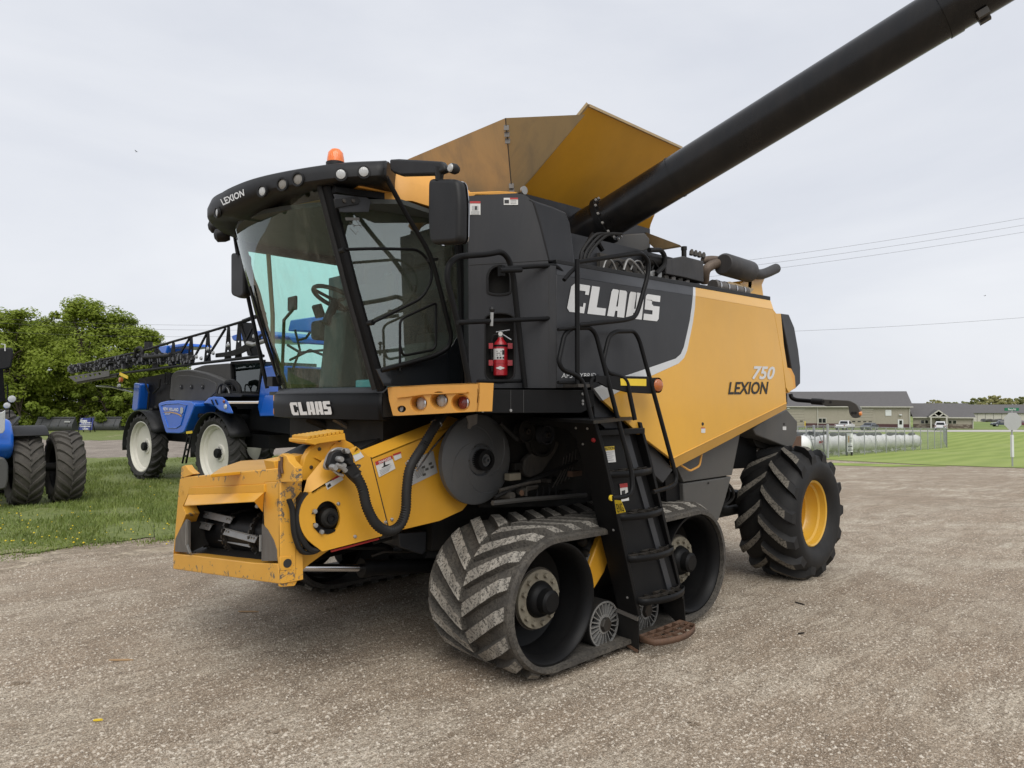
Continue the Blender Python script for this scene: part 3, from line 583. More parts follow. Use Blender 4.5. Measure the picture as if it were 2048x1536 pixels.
def build_track(side):
    fy = (lambda y: y) if side == 0 else (lambda y: 2 * YC - y); sg = 1 if side == 0 else -1
    n = 120; rows = []
    for k in range(n):
        p, nn = belt_at(PER * k / n); yo, yi = fy(Y0), fy(Y1); t = 0.042
        sec = [Vector((p.x, yo, p.z)) - nn * 0.012, Vector((p.x, yo + sg * 0.02, p.z)), Vector((p.x, yi - sg * 0.02, p.z)), Vector((p.x, yi, p.z)) - nn * 0.012, Vector((p.x, yi, p.z)) - nn * t, Vector((p.x, yo, p.z)) - nn * t]
        rows.append(sec)
    rows.append(rows[0]); mb = MB().grid(rows, close=True); belt = mb.build('track_belt', 'belt_dust', H, smooth=30)
    # tread lugs: chevron bars, one mesh shared by each half, each bar an object of its own
    np_ = 34; pitch = PER / np_; hw = (Y1 - Y0) / 2; ym = (Y0 + Y1) / 2
    L0, L1, sl_, wd, hh = 0.010, hw - 0.035, 0.225, 0.080, 0.048; cache = {}
    def lug_pts(s2, s0):            # each bar follows the belt round the wheels
        rings = []
        for y, h_ in zip([L0, L0 + 0.05, (L0 + L1) / 2, L1 - 0.06, L1], [hh * .92, hh, hh, hh, hh * .35]):
            ring = []
            for dx, z, ww in ((-.5, -.012, wd * 1.35), (.5, -.012, wd * 1.35), (.5, h_, wd), (-.5, h_, wd)):
                sc_ = s0 - sl_ * (y - L0) / (L1 - L0) + dx * ww; p, nn = belt_at(sc_); p = p + nn * z; ring.append(Vector((p.x, fy(ym) + y * s2, p.z)))
            rings.append(ring)
        return rings
    for k in range(np_):
        for s2, ph in ((-sg, 0.0), (sg, 0.5)):
            s = (k + ph) * pitch; p, nn = belt_at(s); tx = Vector((0, 1, 0)).cross(nn); M_ = Matrix.Translation(Vector((p.x, fy(ym), p.z))) @ Matrix((tx, Vector((0, 1, 0)), nn)).transposed().to_4x4()
            q = math.pi * RB; e0_, e1_ = s - sl_ - wd, s + wd; key = None
            for nm, a_, b_ in (('front', 0, q), ('bottom', q, q + Lb), ('rear', q + Lb, 2 * q + Lb)):
                if a_ <= e0_ and e1_ <= b_: key = ('flat' if nm == 'bottom' else 'round', s2)
            if key is None or key not in cache:
                rg = lug_pts(s2, s); Mi = M_.inverted(); rg = [[Mi @ v for v in r_] for r_ in rg]; mb = MB(); mb.grid(rg, close=True); mb.add(rg[0], [(0, 1, 2, 3)]); mb.add(rg[-1], [(0, 1, 2, 3)]); me = mb.mesh('tread_lug', 'lug_dust', smooth=0); me.materials.append(MATS['lug_side'])
                for pf in me.polygons: pf.material_index = 0 if pf.normal.z > (.72 if key and key[0] == 'flat' else .55) else 1
                if key: cache[key] = me
            else: me = cache[key]
            o = bpy.data.objects.new('tread_lug', me); col.objects.link(o); o.parent = belt; o.matrix_basis = M_
    # guide lugs would be hidden; the two big wheels
    for xw in (XFW, XRW):
        c = Vector((xw, fy(Y0), ZW)); ax = Vector((0, sg, 0)); ro = RB - 0.045
        whl = MB().lathe([(ro, 0.035), (ro, 0.215), (ro - .03, 0.215), (ro - 0.05, 0.12), (ro - 0.03, 0.05), (ro - .012, 0.035)], c, ax, 56, closed=True).build('track_wheel', 'black_paint', H, smooth=35)
        MB().lathe([(ro, 0.50), (ro, 0.69), (ro - .035, 0.69), (ro - .035, .5)], c, ax, 40, closed=True).build('inner_rim', 'black_paint', whl)
        MB().lathe([(ro - 0.045, 0.13), (ro - .06, .30), (0.26, 0.34), (0.10, 0.34)], c, ax, 48).build('wheel_disc', 'black_paint', whl)
        MB().lathe([(0.192, 0.175), (0.192, 0.20), (0.12, 0.20), (0.12, 0.175)], c, ax, 40, closed=True).build('hub_flange', 'hub_tan', whl, bev=0.003)
        MB().lathe([(0.205, 0.20), (0.19, 0.36)], c, ax, 32).build('hub_drum', 'dark_steel', whl)
        MB().lathe([(0, 0.055), (0.06, 0.055), (0.078, 0.07), (0.082, 0.12), (0.105, 0.135), (0.118, 0.165), (0.118, 0.21)], c, ax, 36).build('hub_cap', 'black_paint', whl)
        bm_ = MB().lathe([(0, -0.022), (0.016, -0.022), (0.0185, -0.014), (0.0185, 0.012)], (0, 0, 0), ax, 6).mesh('wheel_bolt', 'hub_tan', 20)
        for k in range(12):
            a = 2 * math.pi * (k + .3) / 12; o = bpy.data.objects.new('wheel_bolt', bm_); col.objects.link(o); o.parent = whl; o.location = c + ax * 0.175 + Vector((0.158 * math.cos(a), 0, 0.158 * math.sin(a)))
    # undercarriage beam, arm and rollers
    MB().box((XFW + .1, min(fy(3.50), fy(3.74)), 0.36), (XRW - .1, max(fy(3.50), fy(3.74)), 0.62)).build('undercarriage_beam', 'dark_machine', H, bev=.02)
    MB().lathe([(0.13, 0), (0.13, 0.9)], (4.2, fy(3.45), 0.62), (0, sg, 0), 20).build('track_axle', 'dark_machine', H)
    for xr_ in (3.93, 4.42):
        zc, rr = 0.225, 0.165; c = Vector((xr_, fy(3.20), zc)); ax = Vector((0, sg, 0))
        ro_ = MB().lathe([(rr, 0.0), (rr, 0.16), (rr - .02, .16), (rr - .02, .02), (rr - .008, 0.0)], c, ax, 36, closed=True).build('track_roller', 'rubber_smooth', H)
        MB().lathe([(rr - .006, -0.004), (rr - .006, .006), (rr - .018, .006), (rr - .018, -.004)], c, ax, 36, closed=True).build('roller_ring', 'zinc', ro_)
        MB().lathe([(rr - .018, 0.05), (0.03, 0.05)], c, ax, 32).build('roller_web', 'dark_steel', ro_, solid=.006)
        MB().lathe([(0, -0.03), (0.046, -0.03), (0.052, -0.02), (0.055, 0.05)], c, ax, 6).build('roller_hub', 'dark_steel', ro_)
        MB().lathe([(.066, -.006), (.066, .05), (.05, .05), (.05, -.006)], c, ax, 24, closed=True).build('roller_collar', 'zinc', ro_)
        sp = MB().box((0.055, -0.004, -0.003), (rr - .014, 0.045 * 1, 0.003)).mesh('roller_spoke', 'zinc', 0)
        for k in range(22):
            o = bpy.data.objects.new('roller_spoke', sp); col.objects.link(o); o.parent = ro_; o.location = c if side == 0 else c - Vector((0, .04, 0)); o.rotation_euler = (0, 2 * math.pi * k / 22, 0)
        MB().lathe([(rr, 0.36), (rr, 0.52)], c, ax, 28).build('roller_drum', 'rubber_smooth', ro_)
    # swing arm, painted yellow, and the guard arch above the rollers
    ya = fy(3.27); arm = [(3.80, .50), (3.83, .455), (3.90, .455), (4.02, .56), (4.10, .70), (4.08, .88), (3.96, .80), (3.86, .64)]
    MB().prism([(x, ya, z) for x, z in arm], (0, sg * .05, 0)).build('swing_arm', 'yellow_paint', H, bev=.01)
    MB().lathe([(0.016, -0.003), (0.016, .01)], (3.865, ya, .50), (0, sg, 0), 14).build('pin_hole', 'print_black', H)
    arc = [Vector((4.18 + .36 * math.cos(a), fy(3.30), .47 + .36 * math.sin(a))) for a in np.linspace(math.pi * .98, math.pi * .35, 14)]
    MB().grid([arc, [p + Vector((0, sg * .14, 0)) for p in arc]]).build('roller_guard', 'warm_grey', H, solid=.012)
    for (x, z) in ((3.86, .79), (3.90, .70)):
        MB().lathe([(0, -.02), (.022, -.02), (.034, 0), (.034, .03)], (x, fy(3.33), z), (0, sg, 0), 12).build('grease_bolt', 'dark_steel', H)
    return belt
build_track(0); build_track(1)

# ---------------------------------------------------------------- rear wheels
def tyre(name, parent, c, ax, R, rin, wdt, nlug, tmat, lmat, lug_h=0.045, lug_w=0.05, sweep=0.30, flip=1, lname='tread_lug', round_=0.12, segs=64):
    """tyre with curved chevron lugs; the axis points to the outside face"""
    c = Vector(c); ax = Vector(ax).normalized(); hw = wdt / 2; Rc = R - lug_h
    prof = [(rin, hw * .74), (rin + .012, hw * .80), (rin + .05, hw * .97), ((rin + Rc) / 2 + .01, hw * 1.06), (Rc - .085, hw * 1.0), (Rc - .03, hw * .88), (Rc, hw * .55), (Rc + .006, 0)]
    prof = prof + [(r_, -h_) for r_, h_ in prof[-2::-1]]
    ty = MB().lathe(prof, c, ax, segs).build(name, tmat, parent, smooth=60)
    # strip the lathe caps: they would close the hole of the tyre
    me = ty.data; bm = bmesh.new(); bm.from_mesh(me); bmesh.ops.delete(bm, geom=[f for f in bm.faces if len(f.verts) > 10], context='FACES'); bm.to_mesh(me); bm.free()
    def lug(sd_):
        mb = MB(); rings = []; n = 6
        for i in range(n + 1):
            t = i / n; h = (-0.02 + (1.02 - -0.02) * t) * hw * .985; an = sweep * (t ** 0.85) * flip; rad = Rc + .006 - (Rc * 0.012 if t < .7 else 0) * t - (max(0, t - .62) / .38) ** 2 * round_ * .55
            top = rad + lug_h * (1.0 if t < .8 else 1 - (t - .8) * 0.8); wd = lug_w * (1.0 + .35 * t)
            ring = []
            for (dr, da) in ((-0.03, -.75), (-0.03, .75), (0, .42), (0, -.42)):
                rr = (rad + dr) if dr < 0 else top; a = an + da * wd / R; ring.append(Vector((rr * math.cos(a), rr * math.sin(a), h * sd_)))
            rings.append(ring)
        mb.grid(rings, close=True); mb.add(rings[0], [(0, 1, 2, 3)]); mb.add(rings[-1], [(0, 1, 2, 3)]); me = mb.mesh(lname, lmat, smooth=25)
        if lmat == 'tyre_lug':
            me.materials.append(MATS['rubber_smooth'])
            for pf in me.polygons: rv = Vector((pf.center.x, pf.center.y, 0)).normalized(); pf.material_index = 0 if pf.normal.dot(rv) > .75 else 1
        return me
    zx = ax; xx = Vector((0, 0, 1)).cross(zx).normalized() if abs(zx.z) < .9 else Vector((1, 0, 0)); yy = zx.cross(xx)
    M0 = Matrix.Translation(c) @ Matrix((xx, yy, zx)).transposed().to_4x4(); ms = (lug(1), lug(-1))
    for k in range(nlug):
        for mm, ph in zip(ms, (0, .5)):
            o = bpy.data.objects.new(lname, mm); col.objects.link(o); o.parent = ty; o.matrix_basis = M0 @ Matrix.Rotation(2 * math.pi * (k + ph) / nlug, 4, 'Z')
    return ty
for s_, yc in ((0, 3.385), (1, 2 * YC - 3.385)):
    sg = -1 if s_ == 0 else 1; c = Vector((7.20, yc, .648)); ax = Vector((0, sg, 0))
    tyre('rear_tyre', H, c, ax, .672, .325, .60, 14, 'rubber_smooth', 'tyre_lug', lug_h=.058, lug_w=.078, sweep=.42, flip=(1 if s_ == 0 else -1))
    rim = MB().lathe([(.335, .225), (.335, .24), (.325, .245), (.312, .235), (.305, .18), (.285, .165), (.278, .06), (.262, .045), (.262, -.02), (.20, -.05), (0, -.05)], c, ax, 56).build('wheel_rim', 'rim_yellow', H, smooth=45)
    MB().lathe([(0.30, -.24), (.30, -.06), (.12, -.06)], c, ax, 32).build('rim_back', 'rim_yellow', rim)
    MB().lathe([(0, .0), (.07, .0), (.085, -.02), (.085, -.05)], c, ax, 24).build('hub_cap', 'rim_yellow', rim)
    p = c + ax * .18 + Vector((-.20, 0, -.20)); MB().tube([p, p + ax * .04 + Vector((.012, 0, .03))], .006, 6).build('valve_stem', 'black_paint', rim)
MB().box((7.08, 3.6, .56), (7.32, 2 * YC - 3.6, .80)).build('rear_axle', 'dark_machine', H, bev=.02)
MB().prism([(6.25, 4.2, .78), (7.3, 4.2, .62), (7.3, 4.2, .82), (6.25, 4.2, 1.25)], (0, 1.46, 0)).build('axle_carrier', 'dark_machine', H)
MB().tube([(5.9, 3.75, .85), (6.6, 3.78, .66), (7.1, 3.8, .66)], .05, 10).build('steering_cylinder', 'dark_machine', H)
for k, (dy, dz) in enumerate(((0, 0), (.05, .04), (.1, -.02))):
    MB().tube(spline([(6.1, 3.62 + dy, 1.10 + dz), (6.35, 3.58 + dy, .95 + dz), (6.42, 3.6 + dy, .83), (6.3, 3.66 + dy, .76), (6.05, 3.7 + dy, .80)], 5), .014, 6).build('hydraulic_hose', 'rubber_smooth', H)
MB().box((6.0, 3.75, .62), (6.75, 6.0, .70)).build('axle_beam', 'dark_machine', H)
# ---------------------------------------------------------------- hull and side panels
def zm(ox, oy, s): return lambda x, y: (ox + x / s, oy + y / s)
Z3 = zm(320, 840, 3.657); Z7 = zm(860, 600, 3.657); Z6 = zm(1100, 440, 3.2); ZR = zm(1200, 980, 4.518); Z5 = zm(820, 180, 3.657); ZC = zm(880, 380, 3.657); Z1 = zm(400, 260, 3.657)
def ypts(Y, px): return [PY(Y, *p) for p in px]
def xpts(X, px): return [PX(X, *p) for p in px]
IN = Vector((0, 1, 0))
hull = MB().prism([(3.62, 3.24, 1.90), (6.85, 3.24, 1.76), (6.85, 3.24, 2.62), (3.62, 3.24, 2.64)], (0, 2 * (YC - 3.24), 0)).build('body_shell', 'dark_machine', H)
MB().prism([(3.40, 3.86, 1.05), (6.2, 3.86, .95), (6.9, 3.86, 1.70), (6.9, 3.86, 1.75), (3.40, 3.86, 1.9)], (0, 2 * (YC - 3.86), 0)).build('threshing_housing', 'dark_machine', H)
MB().box((3.1, 4.1, .72), (6.3, 5.76, 1.06)).build('chassis', 'dark_machine', H)
# left and right side covers: facets follow the creases of the pressed panel
TOPY, SY = 3.17, 3.10
def side_cover(name, top, crease, mat, extra=None):
    pts = []
    mb = MB(); a = ypts(TOPY, top); b = ypts(SY, crease); return a, b
dark_main = [(1113, 549), (1386, 591), (1384, 612), (1380, 640), (1374, 668), (1368, 694), (1362, 708), (1352, 717), (1300, 735), (1250, 752), (1196, 772), (1192, 776), (1113, 776)]
cov = MB().prism(ypts(SY, dark_main), IN * .03).build('front_side_cover', 'grey_panel', H, bev=.004)
up = MB(); a = [PY(TOPY, 1113, 527), PY(TOPY, 1386.5, 574)]; b = ypts(SY, [(1386, 591), (1113, 549)]); up.prism(a + b, IN * .02).build('cover_top_bevel', 'grey_panel', cov)
stripe_o = [(1391, 592), (1390, 614), (1386, 644), (1380, 674), (1374, 702), (1368, 716), (1357, 727), (1304, 751), (1256, 773), (1206, 801)]
stripe_i = [(1386, 591), (1384, 612), (1380, 640), (1374, 668), (1368, 694), (1362, 708), (1352, 717), (1300, 735), (1250, 752), (1188, 777)]
st = MB().prism(ypts(SY - .001, stripe_i + stripe_o[::-1]), IN * .028).build('white_stripe', 'stripe_grey', H)
MB().prism([PY(TOPY - .001, 1386.5, 574), PY(TOPY - .001, 1391, 575)] + ypts(SY - .001, [(1391, 592), (1386, 591)]), IN * .02).build('stripe_top', 'stripe_grey', st)
yel_main = [(1391, 592), (1547, 619), (1556, 668), (1565, 721), (1571, 775), (1573, 806), (1460, 861), (1343, 918), (1284, 873), (1206, 801), (1256, 773), (1304, 751), (1357, 727), (1368, 716), (1374, 702), (1380, 674), (1386, 644), (1390, 614)]
ycov = MB().prism(ypts(SY, yel_main), IN * .03).build('rear_side_cover', 'yellow_side', H, bev=.004)
MB().prism([PY(TOPY, 1391, 575), PY(TOPY, 1541, 601)] + ypts(SY, [(1547, 619), (1391, 592)]), IN * .02).build('cover_top_bevel', 'yellow_side', ycov)
MB().prism(ypts(SY, [(1343, 918), (1460, 861), (1573, 806)]) + ypts(SY + .05, [(1573, 818), (1462, 878), (1347, 938)]), IN * .02).build('cover_lower_bevel', 'yellow_side', ycov)
MB().tube(ypts(SY - .002, [(1343, 918), (1460, 861), (1573, 806)]), .005, 6).build('cover_crease', 'yellow_side', ycov)
MB().prism(ypts(3.16, [(1186, 787), (1206, 801), (1284, 873), (1347, 938), (1326, 966), (1262, 905), (1190, 838)]), IN * .03).build('lower_cover', 'grey_panel', H, bev=.003)
# dark rail along the top of the covers
MB().prism([PY(3.17, 1113, 518), PY(3.17, 1541, 593), PY(3.17, 1541, 601), PY(3.17, 1113, 527)], IN * .10).build('top_rail', 'black_plastic', H, bev=.004)
# plain right side so that the machine is whole
MB().prism([(4.15, 2 * YC - 3.12, 1.7), (4.7, 2 * YC - 3.12, 1.50), (6.9, 2 * YC - 3.12, 1.80), (6.9, 2 * YC - 3.12, 2.68), (4.15, 2 * YC - 3.12, 2.66)], (0, -.03, 0)).build('right_side_cover', 'yellow_side', H)
# lettering of the covers
block_word('maker_lettering', 'CLAAS', ypts(SY, [(1132, 623), (1316, 643), (1320, 592), (1143, 566)]), 'logo_white', cov, lift=.004)
text_on('model_lettering', 'LEXION', ypts(SY, [Z6(1138, 1117), Z6(1392, 1114), Z6(1397, 1034), Z6(1143, 1036)]), 'print_black', ycov, shear=.12, weight=.022, lift=.004)
text_on('number_lettering', '750', ypts(SY, [Z6(1290, 1020), Z6(1430, 1022), Z6(1440, 938), Z6(1297, 934)]), 'logo_white', ycov, shear=.16, weight=.03, lift=.004)
for wd_, xa_, xb_ in (('APS', 70, 140), ('HYBRID', 160, 292)): text_on('series_lettering', wd_, ypts(SY, [Z6(xa_, 1011), Z6(xb_, 1011), Z6(xb_ + 1, 980), Z6(xa_ + 4, 980)]), 'logo_white', cov, weight=0.0, lift=.004)
# small latches and stickers on the covers
for (x, y), pr in ((Z6(976, 1305), ycov),):
    MB().lathe([(0, -.006), (.012, -.006), (.014, 0)], PY(SY, x, y), (0, 1, 0), 12).build('cover_latch', 'print_black', pr)
decal('latch_sticker', ypts(SY, [Z6(966, 1362), Z6(992, 1362), Z6(992, 1334), Z6(966, 1334)]), 'decal_white', ycov); decal('sticker_header', ypts(SY - .001, [Z6(966, 1334), Z6(990, 1334), Z6(990, 1328), Z6(966, 1328)]), 'decal_red', ycov)
# rear end: yellow shoulders, grey vertical cover, window gap
MB().prism(ypts(3.13, [(1547, 619), (1553, 627), (1562, 627), (1568, 690), (1575, 735), (1582, 748), (1588, 776), (1578, 786), (1572, 775), (1565, 721), (1556, 668)]), IN * .25).build('rear_shoulder', 'yellow_side', H, bev=.004)
gr_c = [(1562, 627), (1578, 629), (1589, 655), (1597, 700), (1601, 735), (1601, 767), (1590, 778), (1586, 760), (1583, 735), (1575, 690)]
MB().prism(ypts(3.16, gr_c), (0.02, .22, 0)).build('rear_cover', 'grey_panel', H, bev=.008)
MB().prism(ypts(3.14, [(1575, 735), (1583, 737), (1590, 752), (1592, 776), (1574, 787)]), IN * .2).build('rear_corner', 'yellow_plastic', H, bev=.006)
rear_wall = MB().prism([(7.05, 3.5, 1.8), (7.16, 3.5, 1.85), (7.18, 3.5, 2.3), (7.12, 3.5, 2.66), (7.05, 3.5, 2.66)], (0, 2.86, 0)).build('rear_hood', 'yellow_side', H, bev=.02)
# chaff spreader housing and lower covers
sph = [(1574, 819), (1595, 843), (1594, 874), (1583, 898), (1512, 870), (1506, 858), (1520, 848)]
spd = MB().prism(ypts(3.40, sph), (0, 2.2, 0)).build('spreader_housing', 'warm_grey', H, bev=.01)
decal('latch_sticker', ypts(3.40, [(1565, 860), (1572, 860), (1572, 853), (1565, 853)]), 'decal_white', spd); MB().lathe([(0, -.006), (.012, -.006), (.013, 0)], PY(3.40, 1568, 848), (0, 1, 0), 10).build('cover_latch', 'print_black', spd)
MB().prism(ypts(3.55, [(1502, 872), (1583, 898), (1576, 903), (1545, 903), (1512, 892)]), (0, 2.0, 0)).build('spreader_skirt', 'dark_machine', H)
MB().prism(ypts(3.8, [(1580, 874), (1603, 872), (1603, 896), (1570, 899)]), (0, .02, 0)).build('rubber_flap', 'rust', H)
MB().prism(ypts(3.62, [(1380, 900), (1510, 850), (1516, 935), (1460, 938), (1448, 960), (1380, 970)]), (0, 2.4, 0)).build('straw_hood', 'black_paint', H)
MB().prism(ypts(3.30, [(1354, 934), (1480, 869), (1464, 950), (1367, 964)]), IN * .04).build('lower_side_cover', 'warm_grey', H, bev=.004)
lc = MB().prism(ypts(3.30, [(1367, 967), (1463, 953), (1452, 995), (1437, 1042), (1400, 1036), (1369, 1020)]), IN * .5).build('lower_tank', 'warm_grey', H, bev=.01)
MB().lathe([(0, -.01), (.008, -.01), (.009, 0)], PY(3.30, 1416, 966), (0, 1, 0), 10).build('cover_latch', 'print_black', lc)
MB().tube(rounded(ypts(3.22, [(1361, 930), (1380, 942), (1399, 932), (1403, 909)]), .03), .009, 8).build('cover_handle', 'yellow_plastic', H)
MB().prism(ypts(3.34, [(1330, 950), (1368, 940), (1369, 1020), (1335, 1030)]), IN * .03).build('dark_cover', 'black_paint', H)

# ---------------------------------------------------------------- oblique column behind the cab with two recesses
CO = Vector((3.33, 3.10, 0))
def col_pt(px, py, back=0.0): return PP(CO + FH * back, FH, px, py)
outer = [(936, 392), (1000, 388), (1033, 386.5), (1048, 389), (1058, 395), (1066, 408), (1080, 455), (1096, 519), (1097, 530), (1112, 532), (1112, 776), (938, 776)]
def ovalp(x0, x1, y0, y1, top, n=10, bot=None):
    cxx, w2 = (x0 + x1) / 2, (x1 - x0) / 2; bot = top if bot is None else bot
    return [(cxx + w2 * math.cos(a), y0 + top - top * math.sin(a)) for a in np.linspace(math.pi, 0, n)] + [(cxx + w2 * math.cos(a), y1 - bot + bot * math.sin(a)) for a in np.linspace(0, math.pi, n)]
h1 = ovalp(975, 1021, 531, 590, 25, bot=7); h2 = ovalp(970, 1029, 626, 766, 12, bot=20)
cpl = plate('column_panel', [col_pt(*p) for p in outer], [[col_pt(*p) for p in h1], [col_pt(*p) for p in h2]], FH * .10, 'column_grey', H)
MB().prism([col_pt(*p, .10) for p in outer], FH * .02).build('column_inner', 'dark_machine', cpl)
MB().prism([col_pt(936, 392), col_pt(938, 776), col_pt(938, 776) + Vector((.25, .35, 0)), col_pt(936, 392) + Vector((.25, .35, 0))], (0.01, -.01, 0)).build('column_side', 'column_grey', cpl)
for lp in (h1, h2):
    q = [col_pt(*p) for p in lp]; q.append(q[0]); MB().tube(q, .009 if lp is h1 else .006, 6, cap=False).build('recess_rim', 'black_plastic', cpl)
MB().tube([col_pt(938.8, 530), col_pt(1096, 520.5)], .003, 4).build('panel_seam', 'print_black', cpl); MB().tube([col_pt(1097.5, 530), col_pt(1099, 776)], .003, 4).build('panel_seam', 'print_black', cpl)
def cdecal(name, x0, y0, x1, y1, mat, lift=.003): return decal(name, [col_pt(x0, y1), col_pt(x1, y1), col_pt(x1, y0), col_pt(x0, y0)], mat, cpl, lift)
cdecal('warning_sticker', 940, 404, 961, 430, 'decal_white'); cdecal('sticker_header', 940, 403, 961, 407, 'decal_red', .005); cdecal('sticker_picture', 944, 412, 957, 421, 'decal_grey', .005); cdecal('sticker_mark', 950, 413, 954, 420, 'print_black', .006)
cdecal('warning_sticker', 1007.5, 396, 1036, 410, 'decal_white'); cdecal('sticker_header', 1020, 396, 1036, 399, 'decal_red', .005); cdecal('sticker_mark', 1009, 400, 1018, 407, 'print_black', .005)
for yy in (400, 403, 406): cdecal('sticker_lines', 1021, yy + .4, 1033, yy + 1.4, 'decal_grey', .005)
for yy in (423, 425.5, 428): cdecal('sticker_lines', 942, yy, 959, yy + 1, 'decal_grey', .005)
# hood between the column and the auger
hd = [(1060, 396), (1075, 402), (1105, 412), (1133, 424), (1141, 445), (1147, 490), (1151, 532), (1097, 524), (1081, 455), (1067, 408)]
MB().prism(ypts(3.20, hd), (0.0, .5, 0.0)).build('auger_hood', 'column_grey', H, bev=.02, seg=3)
MB().prism(ypts(3.24, [(1097, 520), (1165, 536), (1165, 550), (1110, 545)]), IN * .3).build('hood_base', 'black_paint', H)

# ---------------------------------------------------------------- platform, lamp box, ladder
sk = MB().prism(ypts(3.10, [(956, 779), (1188, 780), (1188, 812), (1163, 826), (956, 826)]), IN * .02).build('platform_skirt', 'black_paint', H, bev=.003)
zt = PY(3.10, 956, 779).z
MB().prism([(2.66, 3.11, zt - .03), (3.72, 3.11, zt - .03), (3.72, 3.60, zt - .03), (3.25, 4.05, zt - .03), (2.66, 4.05, zt - .03)], (0, 0, .028)).build('platform_floor', 'black_paint', H)
for px in (1021.5, 1047): MB().tube([PY(3.099, px, 780), PY(3.099, px, 825)], .003, 4).build('skirt_seam', 'print_black', sk)
for (x, y) in ((965, 822), (1021, 821), (1164.5, 788), (1165, 802), (1165, 808)): MB().lathe([(0, -.007), (.009, -.006), (.010, 0)], PY(3.10, x, y), (0, 1, 0), 8).build('skirt_bolt', 'zinc', sk)
# lamp box: faces forward between cab and platform end
XL = 2.645
lb_out = [(775, 774), (860, 769.5), (956, 765.5), (957, 790), (953, 823), (880, 827), (795, 831.5), (786, 831), (778, 800)]
def lam(px, py, back=0): return PX(XL + back, px, py)
lamp_px = [(842, 807, 13, 19), (883, 801, 13, 19), (926, 805.5, 15, 19)]
holes = [[lam(*(cx_ - 6 + 19 * math.cos(a), cy_ + 1 + 19.5 * math.sin(a))) for a in np.linspace(0, 2 * math.pi, 24, endpoint=False)] for cx_, cy_, _, _ in lamp_px] + [[lam(803 + 9 * math.cos(a), 818 + 7 * math.sin(a)) for a in np.linspace(0, 2 * math.pi, 16, endpoint=False)]]
# keep neighbouring pockets apart
holes = [[lam(cx_ - 5 + rx * math.cos(a), cy_ + 18.5 * math.sin(a)) for a in np.linspace(0, 2 * math.pi, 24, endpoint=False)] for (cx_, cy_, _, _), rx in zip(lamp_px, (17, 18.5, 19))] + holes[3:]
lbx = plate('lamp_box', [lam(*p) for p in lb_out], holes, (.012, 0, 0), 'yellow_plastic', H)
MB().prism([lam(px, py, .10) for px, py in lb_out], (.02, 0, 0)).build('lamp_box_back', 'yellow_plastic', lbx)
MB().prism([lam(775, 774), lam(956, 765.5), lam(956, 765.5) + Vector((.10, 0, 0)), lam(775, 774) + Vector((.10, 0, 0))], (0, 0, -.006)).build('lamp_box_top', 'yellow_plastic', lbx)
MB().prism([lam(956, 765.5), lam(957, 790), lam(953, 823), lam(953, 823) + Vector((.12, 0, 0)), lam(956, 765.5) + Vector((.12, 0, 0))], (0, .008, 0)).build('lamp_box_side', 'yellow_plastic', lbx)
for i, ((cx_, cy_, rx, ry), mt) in enumerate(zip(lamp_px, ('lens_clear', 'lens_clear', 'lens_red'))):
    hp = holes[i]; cc = lam(cx_ + 1, cy_, .075); inn = [cc + (p - lam(cx_ - 5, cy_)) * .64 for p in hp]
    MB().grid([hp + [hp[0]], [p + (q - p) * .5 + Vector((.005, 0, 0)) for p, q in zip(hp, inn)] + [hp[0] + (inn[0] - hp[0]) * .5 + Vector((.005, 0, 0))], inn + [inn[0]]]).build('lamp_pocket', 'yellow_plastic', lbx, smooth=60)
    lp = MB().lathe([(0, -.022), (.025, -.019), (.042, -.008), (.047, .01)], cc, (1, -.0, 0), 24).build('work_lamp', mt, lbx)
    MB().lathe([(.052, -.004), (.052, .03), (.046, .03), (.046, -.008)], cc, (1, 0, 0), 24, closed=True).build('lamp_bezel', 'chrome' if i != 1 else 'bright_steel', lp)
cc = lam(804, 818, .02); lp = MB().lathe([(0, -.004), (.017, -.004), (.020, .01)], cc, (1, .2, -.2), 16).build('work_lamp', 'lens_grey', lbx); MB().lathe([(.026, -.01), (.026, .03), (.020, .03), (.020, -.01)], cc, (1, .2, -.2), 18, closed=True).build('lamp_bezel', 'black_plastic', lp)
MB().prism([lam(*p, -.002) for p in [(795, 797), (815, 792), (850, 788), (905, 786), (938, 785), (936, 786.5), (905, 788), (850, 790), (816, 795)]], (-.012, 0, .004)).build('lamp_brow', 'yellow_plastic', lbx)
# ladder
XA, XB = 4.04, 4.62                          # feet of the two stringers; the ladder slants forward as it rises
LN = Vector((1, 0, .31))
def LA(px, py, dx=0.0): return PP(Vector((XA + dx, 0, .35)), LN, px, py)
def LB(px, py, dx=0.0): return PP(Vector((XB + dx, 0, .35)), LN, px, py)
def lx(z): return -.31 * (z - .35)
fs = MB().prism([LA(*p) for p in [(1058, 835), (1187, 842), (1206, 905), (1225, 995), (1277, 1233), (1236, 1217), (1200, 1068), (1169, 939), (1158, 900), (1150, 876), (1137, 860), (1116, 853), (1058, 849)]], (.035, 0, 0)).build('ladder_stringer', 'black_paint', H, bev=.003)
MB().prism([LB(*p) for p in [(1252, 835), (1284, 845), (1300, 905), (1369, 1196), (1332, 1206), (1286, 1000), (1250, 872)]], (-.03, 0, 0)).build('ladder_stringer', 'black_paint', H, bev=.003)
zp = LA(1100, 834).z
MB().prism([PZ(zp, 1058, 834), PZ(zp, 1187, 841), PZ(zp, 1266, 834), PZ(zp, 1215, 822), PZ(zp, 1160, 812)], (0, 0, -.02)).build('landing_deck', 'black_paint', H)
MB().lathe([(0, -.012), (.014, -.010), (.017, 0)], LA(1187.5, 880), (1, 0, 0), 12).build('release_knob', 'red_paint', fs)
